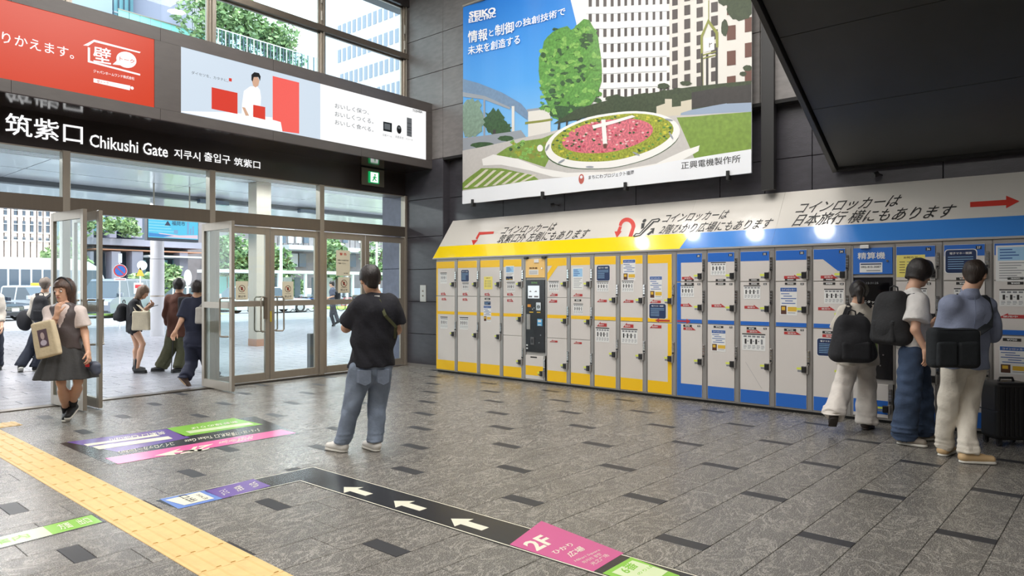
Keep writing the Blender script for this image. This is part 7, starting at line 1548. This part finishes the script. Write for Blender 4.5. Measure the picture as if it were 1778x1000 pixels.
# ---------------------------------------------------------------- 5  woman reading her phone
w5 = 12.0; fw = view_dir(86)
rt, j5, b5 = person('woman with ash-blond bob in profile, dark top, shorts and black boots, reading her phone', w5,
    dict(head=(249, 507), neck=(238, 520), shR=(234, 528, -.15), shL=(235, 527, .16), elR=(237, 549, -.20), wrR=(256, 533, -.10), elL=(244, 548, .16), wrL=(259, 534, .02), hipR=(234, 571, -.08), hipL=(231, 571, .08), knR=(248, 597, -.10), knL=(237, 598, .10)), fw, dict(axes=head_axes(view_dir(90), .45)), s=.92, h=.0145,
    top=dict(name='shirt', mat=BLKF, sleeve=.85, loose=.035, hem=.09, flare=.02, hemw=.01), legs=dict(type='t', name='shorts', mat=BLKF, loose=.02, end=.13, stack=0), hair=dict(style='bob', mat=HAIRL, vol=.018, fringe=.03),
    feet=dict(R=('floor', (232, 648), (252, 648)), L=('floor', (230, 644), (246, 644)), mat=BLK_S, shaft=.24, soleh=.04), hands=(dict(pn=UP, curl=.6, thumb=UP), dict(pn=UP, curl=.6, thumb=UP)))
phone('dark mobile phone held by the ash-blond woman', j5['wrR'] + fw * .10 + UP * .01, RV * -.2 + FV, (fw + UP * .3))
backpack('round black backpack on the ash-blond woman', J_((213, 542), w5) , -fw, .28, .33, .18, BLKF, None, fw, 4)
tote('cream tote bag hanging at the hip of the ash-blond woman', J_((245, 557, -.28), w5), -FV, .30, .33, cloth('canvas_pale', (210, 198, 172)), hang=j5['shR'] + UP * .05 - fw * .01)
# ---------------------------------------------------------------- 6  brown shirt, 7 dark clothes striding
w6 = 12.2; fw = view_dir(10); M_rust = cloth('shirt_rust', (92, 56, 44)); M_oliv = cloth('trousers_olive', (84, 84, 62))
rt, j6, b6 = person('person in rust-brown shirt and wide olive trousers seen from behind', w6,
    dict(head=(312, 495), neck=(311, 509), shL=(295, 519), shR=(328, 519), elL=(289, 547, .02), wrL=(295, 570, .12), elR=(333, 547), wrR=(331, 570, .12), hipL=(302, 575), hipR=(318, 575), knL=(294, 607, .02), knR=(318, 608, .05)), fw, dict(axes=head_axes(view_dir(20), .15)), s=.97, h=.015,
    top=dict(name='shirt', mat=M_rust, sleeve=1.7, loose=.045, hem=.13, hemw=.02), legs=dict(type='t', mat=M_oliv, loose=.04, knee=.11, cuff=.11), hair=dict(style='bowl', mat=HAIRK, vol=.022), feet=dict(L=('floor', (286, 645), (270, 645)), R=('floor', (316, 645), (310, 646)), mat=BLK_S))
b = MB(); q = FLOOR.uv(297, 646); b.seg((q[0], q[1], 0.002), (q[0] + .06, q[1], .92), .006, .012, M_key, 8); b.tube([(q[0] + .06, q[1], .90), (q[0] + .065, q[1], 1.0), (q[0] + .03, q[1], 1.03), (q[0], q[1], .98)], .012, M_key, 8); tag(b.build('furled_umbrella'), 'thin dark umbrella or stick held beside the olive trousers', 'umbrella')
S_ = Sdf(J_((322, 540), w6) - Vector((.3, .3, .3)), J_((322, 540), w6) + Vector((.3, .3, .3)), .013); S_.box(J_((320, 535, -.20), w6), (RV, UP, FV), (.10, .20, .06), .04); t = sdf_obj('shoulder_bag', [(S_, BLKF)]); tag(t, 'narrow black shoulder bag on the back of the rust-brown shirt', 'bag')
w7 = 10.6; fw = view_dir(38); M_nv = cloth('clothes_navy', (36, 40, 60))
rt, j7, b7 = person('person in dark navy clothes striding behind the right open door leaf', w7,
    dict(head=(345, 500), neck=(342, 515), shL=(325, 526, -.05), shR=(359, 526, .08), elL=(315, 556, -.12), wrL=(305, 575, -.16), elR=(362, 556, .1), wrR=(362, 580, .2), hipL=(332, 592), hipR=(348, 592), knL=(333, 630, .08), knR=(360, 628, .25), anL=(322, 655, -.2)), fw, dict(axes=head_axes(fw, .2)), s=.97, h=.014,
    top=dict(name='shirt', mat=M_nv, sleeve=.85, loose=.035, hem=.12), legs=dict(type='t', mat=M_nv, loose=.035, knee=.095, cuff=.095), hair=dict(style='bowl', mat=HAIRK, vol=.018), feet=dict(L=('up', (RV * .55 - UP * .75 + FV * .2)), R=('floor', (364, 660), (373, 660)), mat=mat('shoe_brown', srgb(74, 56, 48), rough=.5), sole=mat('sole_tan', srgb(176, 150, 124), rough=.6)))
tote('pale tote corner hanging at the side of the striding person in navy', J_((352, 548, -.25), w7), -FV, .22, .25, cloth('canvas_grey', (176, 172, 166)), hang=j7['shR'] + UP * .05)
# ---------------------------------------------------------------- 8  man far outside
w8 = 25.7; fw = view_dir(-80)
rt, j8, b8 = person('man in cap, grey shirt and dark trousers walking far outside behind the third glass door', w8,
    dict(head=(576, 493.5), neck=(577, 499.5), shL=(577, 503.5, -.15), shR=(578, 503.5, .15), elL=(579, 514, -.2), wrL=(571, 517, -.2), elR=(578, 514, .2), wrR=(571, 517, .1), hipL=(578, 531, -.08), hipR=(578, 531, .08), knL=(575, 547), knR=(583, 546), anR=(587, 557)), fw, dict(axes=head_axes(fw, .3)), s=.98, h=.022,
    top=dict(name='shirt', mat=cloth('shirt_slate', (84, 88, 104)), sleeve=.9, loose=.03, hem=.05), legs=dict(type='t', mat=cloth('trousers_grey', (74, 74, 80)), loose=.02, knee=.07, cuff=.07, stack=0), hair=dict(style='short', mat=HAIRK), feet=dict(L=('floor', (581, 566), (575, 567)), R=('up', (-RV - UP * .5)), mat=BLK_S))
S_ = Sdf(J_((587, 512), w8) - Vector((.3, .3, .3)), J_((587, 512), w8) + Vector((.3, .3, .3)), .02); S_.box(J_((586, 513), w8), (RV, UP, FV), (.10, .15, .12), .05); t = sdf_obj('shoulder_bag', [(S_, BLKF)]); tag(t, 'dark bag on the back of the man far outside', 'bag')

# ---------------------------------------------------------------- 9  woman at the machine
w9 = 7.15; fw = view_dir(14); M_cream = cloth('blouse_cream', (206, 198, 186)); M_wtr = cloth('trousers_white', (224, 216, 208))
rt, j9, b9 = person('woman in cream blouse and wide white trousers at the blue machine, back turned', w9,
    dict(head=(1491, 506), neck=(1490, 528), shL=(1468, 543), shR=(1513, 543, .05), elL=(1458, 574, .14), wrL=(1470, 566, .36), elR=(1526, 574, .16), wrR=(1518, 560, .42), hipL=(1477, 622), hipR=(1502, 622, .04), knL=(1463, 672, .05), knR=(1505, 676, .12), anL=(1447, 719, -.12)), fw, dict(axes=head_axes(view_dir(25), .35), size=.95), s=.94,
    top=dict(name='blouse', mat=M_cream, sleeve=.9, loose=.04, hem=.10, hemw=.045, flare=.02), legs=dict(type='t', mat=M_wtr, loose=.030, knee=.100, cuff=.115, drop=.03), hair=dict(style='bowl', mat=HAIRK, vol=.014, ponytail=1), feet=dict(L=('up', (FV * .75 + RV * .25 - UP * .55)), R=('floor', (1500, 747), (1515, 741)), mat=mat('shoe_dark_brown', srgb(54, 44, 40), rough=.5)))
backpack('black backpack with a drink bottle on the woman in white trousers', J_((1480, 588, -.245), w9), -view_dir(10), .40, .48, .20, BLKF, j9, fw, 6, bottle=1)
b = MB(); f = Fr(j9['neck'].lerp(b9['PV'], .16) - fw * .15, RV, UP); b.build
# ---------------------------------------------------------------- 10 young man in white tee
w10 = 6.55; fw = view_dir(58); M_wt_ = cloth('tee_white', (222, 218, 214)); M_dn = cloth('denim_dark', (58, 74, 100), noise=.35, nscale=8)
rt, j10, b10 = person('tall young man in white T-shirt and baggy dark jeans, head bowed to the right', w10,
    dict(head=(1598, 474, .0), neck=(1585, 503), shR=(1594, 524, -.14), shL=(1578, 521, .17), elR=(1589, 573, -.22), wrR=(1607, 607, -.25), elL=(1606, 570, .24), wrL=(1620, 560, .40), hipR=(1583, 612, -.07), hipL=(1588, 611, .10), knR=(1577, 690, -.06), knL=(1600, 690, .16)), fw, dict(axes=head_axes(view_dir(84), .40)), s=1.03, build=.98,
    top=dict(name='tshirt', mat=M_wt_, sleeve=.72, loose=.038, hem=.0, flare=.02, hemw=.01), legs=dict(type='t', name='jeans', mat=M_dn, loose=.026, knee=.102, cuff=.110, drop=.035), hair=dict(style='bowl', mat=HAIRK, vol=.022, fringe=.045, tuft=1), feet=dict(R=('floor', (1556, 770), (1600, 776)), L=('floor', (1590, 765), (1616, 764)), mat=mat('shoe_taupe', srgb(150, 140, 128), rough=.6), sole=SOLE_W),
    hands=(None, dict(pn=-RV * .3 + FV, curl=.35, d=(RV * .12 - UP), thumb=RV)))
backpack('large black backpack on the young man in the white T-shirt', J_((1549, 552, .02), w10), -view_dir(62), .34, .52, .24, cloth('fabric_graphite', (42, 42, 44)), j10, fw, 8)
# ---------------------------------------------------------------- 11 man in blue-grey jacket
w11 = 5.95; fw = view_dir(12); M_bj = cloth('jacket_blue_grey', (136, 144, 168)); M_wt2 = cloth('chinos_ecru', (222, 214, 200))
rt, j11, b11 = person('man in blue-grey jacket and ecru trousers at the right, back turned', w11,
    dict(head=(1693, 478), neck=(1684, 506), shL=(1650, 530), shR=(1713, 532, .06), elL=(1636, 578, .10), wrL=(1652, 580, .36), elR=(1724, 580, .12), wrR=(1712, 583, .42), hipL=(1657, 632), hipR=(1691, 632, .04), knL=(1646, 704, .03), knR=(1680, 706, .03)), fw, dict(axes=head_axes(view_dir(52), .38)), s=1.03, build=1.08,
    top=dict(name='jacket', mat=M_bj, sleeve=1.85, loose=.030, hem=.06, hemw=.02, wr=.007), legs=dict(type='t', mat=M_wt2, loose=.008, knee=.076, cuff=.070, wr=.006), hair=dict(style='short', mat=mat('hair_dark_brown', srgb(50, 40, 34), rough=.45, noise=.4, nscale=60, bump=.5, bscale=120, stretch=(1, 1, .25)), vol=.014, fringe=.05, tuft=1), feet=dict(L=('floor', (1634, 793), (1652, 785)), R=('floor', (1664, 803), (1706, 805)), mat=mat('shoe_tan', srgb(206, 174, 130), rough=.55), sole=SOLE_W, laces=mat('lace_tan', srgb(180, 150, 110)), len=.30, soleh=.045))
c = J_((1655, 604, -.24), w11); t = thing('messenger_bag', 'black messenger bag with front pocket on the man in the blue-grey jacket', 'bag', Vector((c.x, c.y, c.z - .17))); M_bag = cloth('nylon_black', (30, 34, 38))
fr3 = (RV, UP, -FV); S_ = Sdf(c - Vector((.33, .33, .25)), c + Vector((.33, .33, .25)), .0095); S_.box(c, fr3, (.205, .165, .065), .045); S_.wrinkle(.004, 20, 2); sdf_obj('bag_body', [(S_, M_bag)], t)
for dx in (-.10, .075): S_ = Sdf(c - Vector((.33, .33, .25)), c + Vector((.33, .33, .25)), .0095); S_.box(c + RV * dx - UP * .045 - FV * .07, fr3, (.085, .105, .03), .025); S_.wrinkle(.003, 24, 3); sdf_obj('pocket', [(S_, M_bag)], t)
b = MB(); b.tube([c + UP * .155 + RV * x - FV * .055 for x in (-.17, -.08, 0, .08, .17)], .005, M_grl, 5); b.build('zipper', t)
sR = j11['shR'].lerp(j11['shL'], .10); b = MB(); P = [c + RV * .185 + UP * .12 - FV * .02, sR - fw * .155 - UP * .16 + RV * -.02, sR - fw * .125 - UP * .04, sR - fw * .06 + UP * .075, sR + UP * .095 + fw * .0, sR + fw * .10 + UP * .03, sR + fw * .14 - UP * .12]; b.ribbon(P, RV, .060, .008, M_bag); b.build('shoulder_strap', t)
b = MB(); b.box(Fr(c + RV * .185 + UP * .12 - FV * .03, RV, UP), -.022, .022, -.02, .025, 0, .012, M_ch, ch=.003); b.build('buckle', t)
b = MB(); P = [j11['neck'].lerp(b11['PV'], k) - fw * d for k, d in ((.08, .105), (.3, .148), (.6, .135), (.85, .125))]; b.tube(P, .0025, cloth('seam_blue', (110, 118, 142)), 5); b.build('back_seam', rt)
S_ = Sdf(j11['neck'] - Vector((.15, .15, .12)), j11['neck'] + Vector((.15, .15, .12)), .008); S_.cone(j11['neck'] - UP * .03, j11['neck'] + UP * .028, .075, .066, k=0, cuts=[(j11['neck'] + UP * .03, UP)]); sdf_obj('collar', [(S_, M_bj)], rt)
# suitcase at the right edge
q = Vector((*FLOOR.uv(1764, 777), 0)); fr3 = (RV, UP, -FV); c = q + UP * .335; t = thing('suitcase', 'black ribbed hard-shell suitcase on wheels at the right edge', 'suitcase', q); M_su = mat('shell_black', srgb(34, 34, 36), rough=.35, bump=.1, bscale=200)
S_ = Sdf(c - Vector((.30, .30, .38)), c + Vector((.30, .30, .38)), .009); S_.box(c - RV * 0 + FV * .13, fr3, (.17, .275, .13), .045); sdf_obj('shell', [(S_, M_su)], t)
for k in range(7): b = MB(); b.box(Fr(c + FV * .0 - FV * .0, RV, UP), -.13 + k * .043 - .012, -.13 + k * .043 + .012, -.23, .23, -.004, .010, M_su, ch=.004); b.build('rib', t)
b = MB(); b.box(Fr(c + FV * .13 - FV * .0, FV, UP), -.135, .135, -.004, .004, -.175, .175, M_grl); b.build('seam_zip', t)
b = MB(); b.tube([c + UP * .272 - RV * .07 + FV * .13, c + UP * .305 - RV * .06 + FV * .13, c + UP * .305 + RV * .06 + FV * .13, c + UP * .272 + RV * .07 + FV * .13], .012, M_key, 8); b.build('top_handle', t)
for a, d in ((-.13, .04), (.13, .04), (-.13, .22), (.13, .22)):
    p = q + RV * a + FV * d + UP * .03; b = MB(); b.seg(p - RV * .012, p + RV * .012, .029, .029, M_key, 14); b.box(Fr(p, RV, UP), -.02, .02, 0, .045, -.015, .015, M_key); b.build('wheel', t)
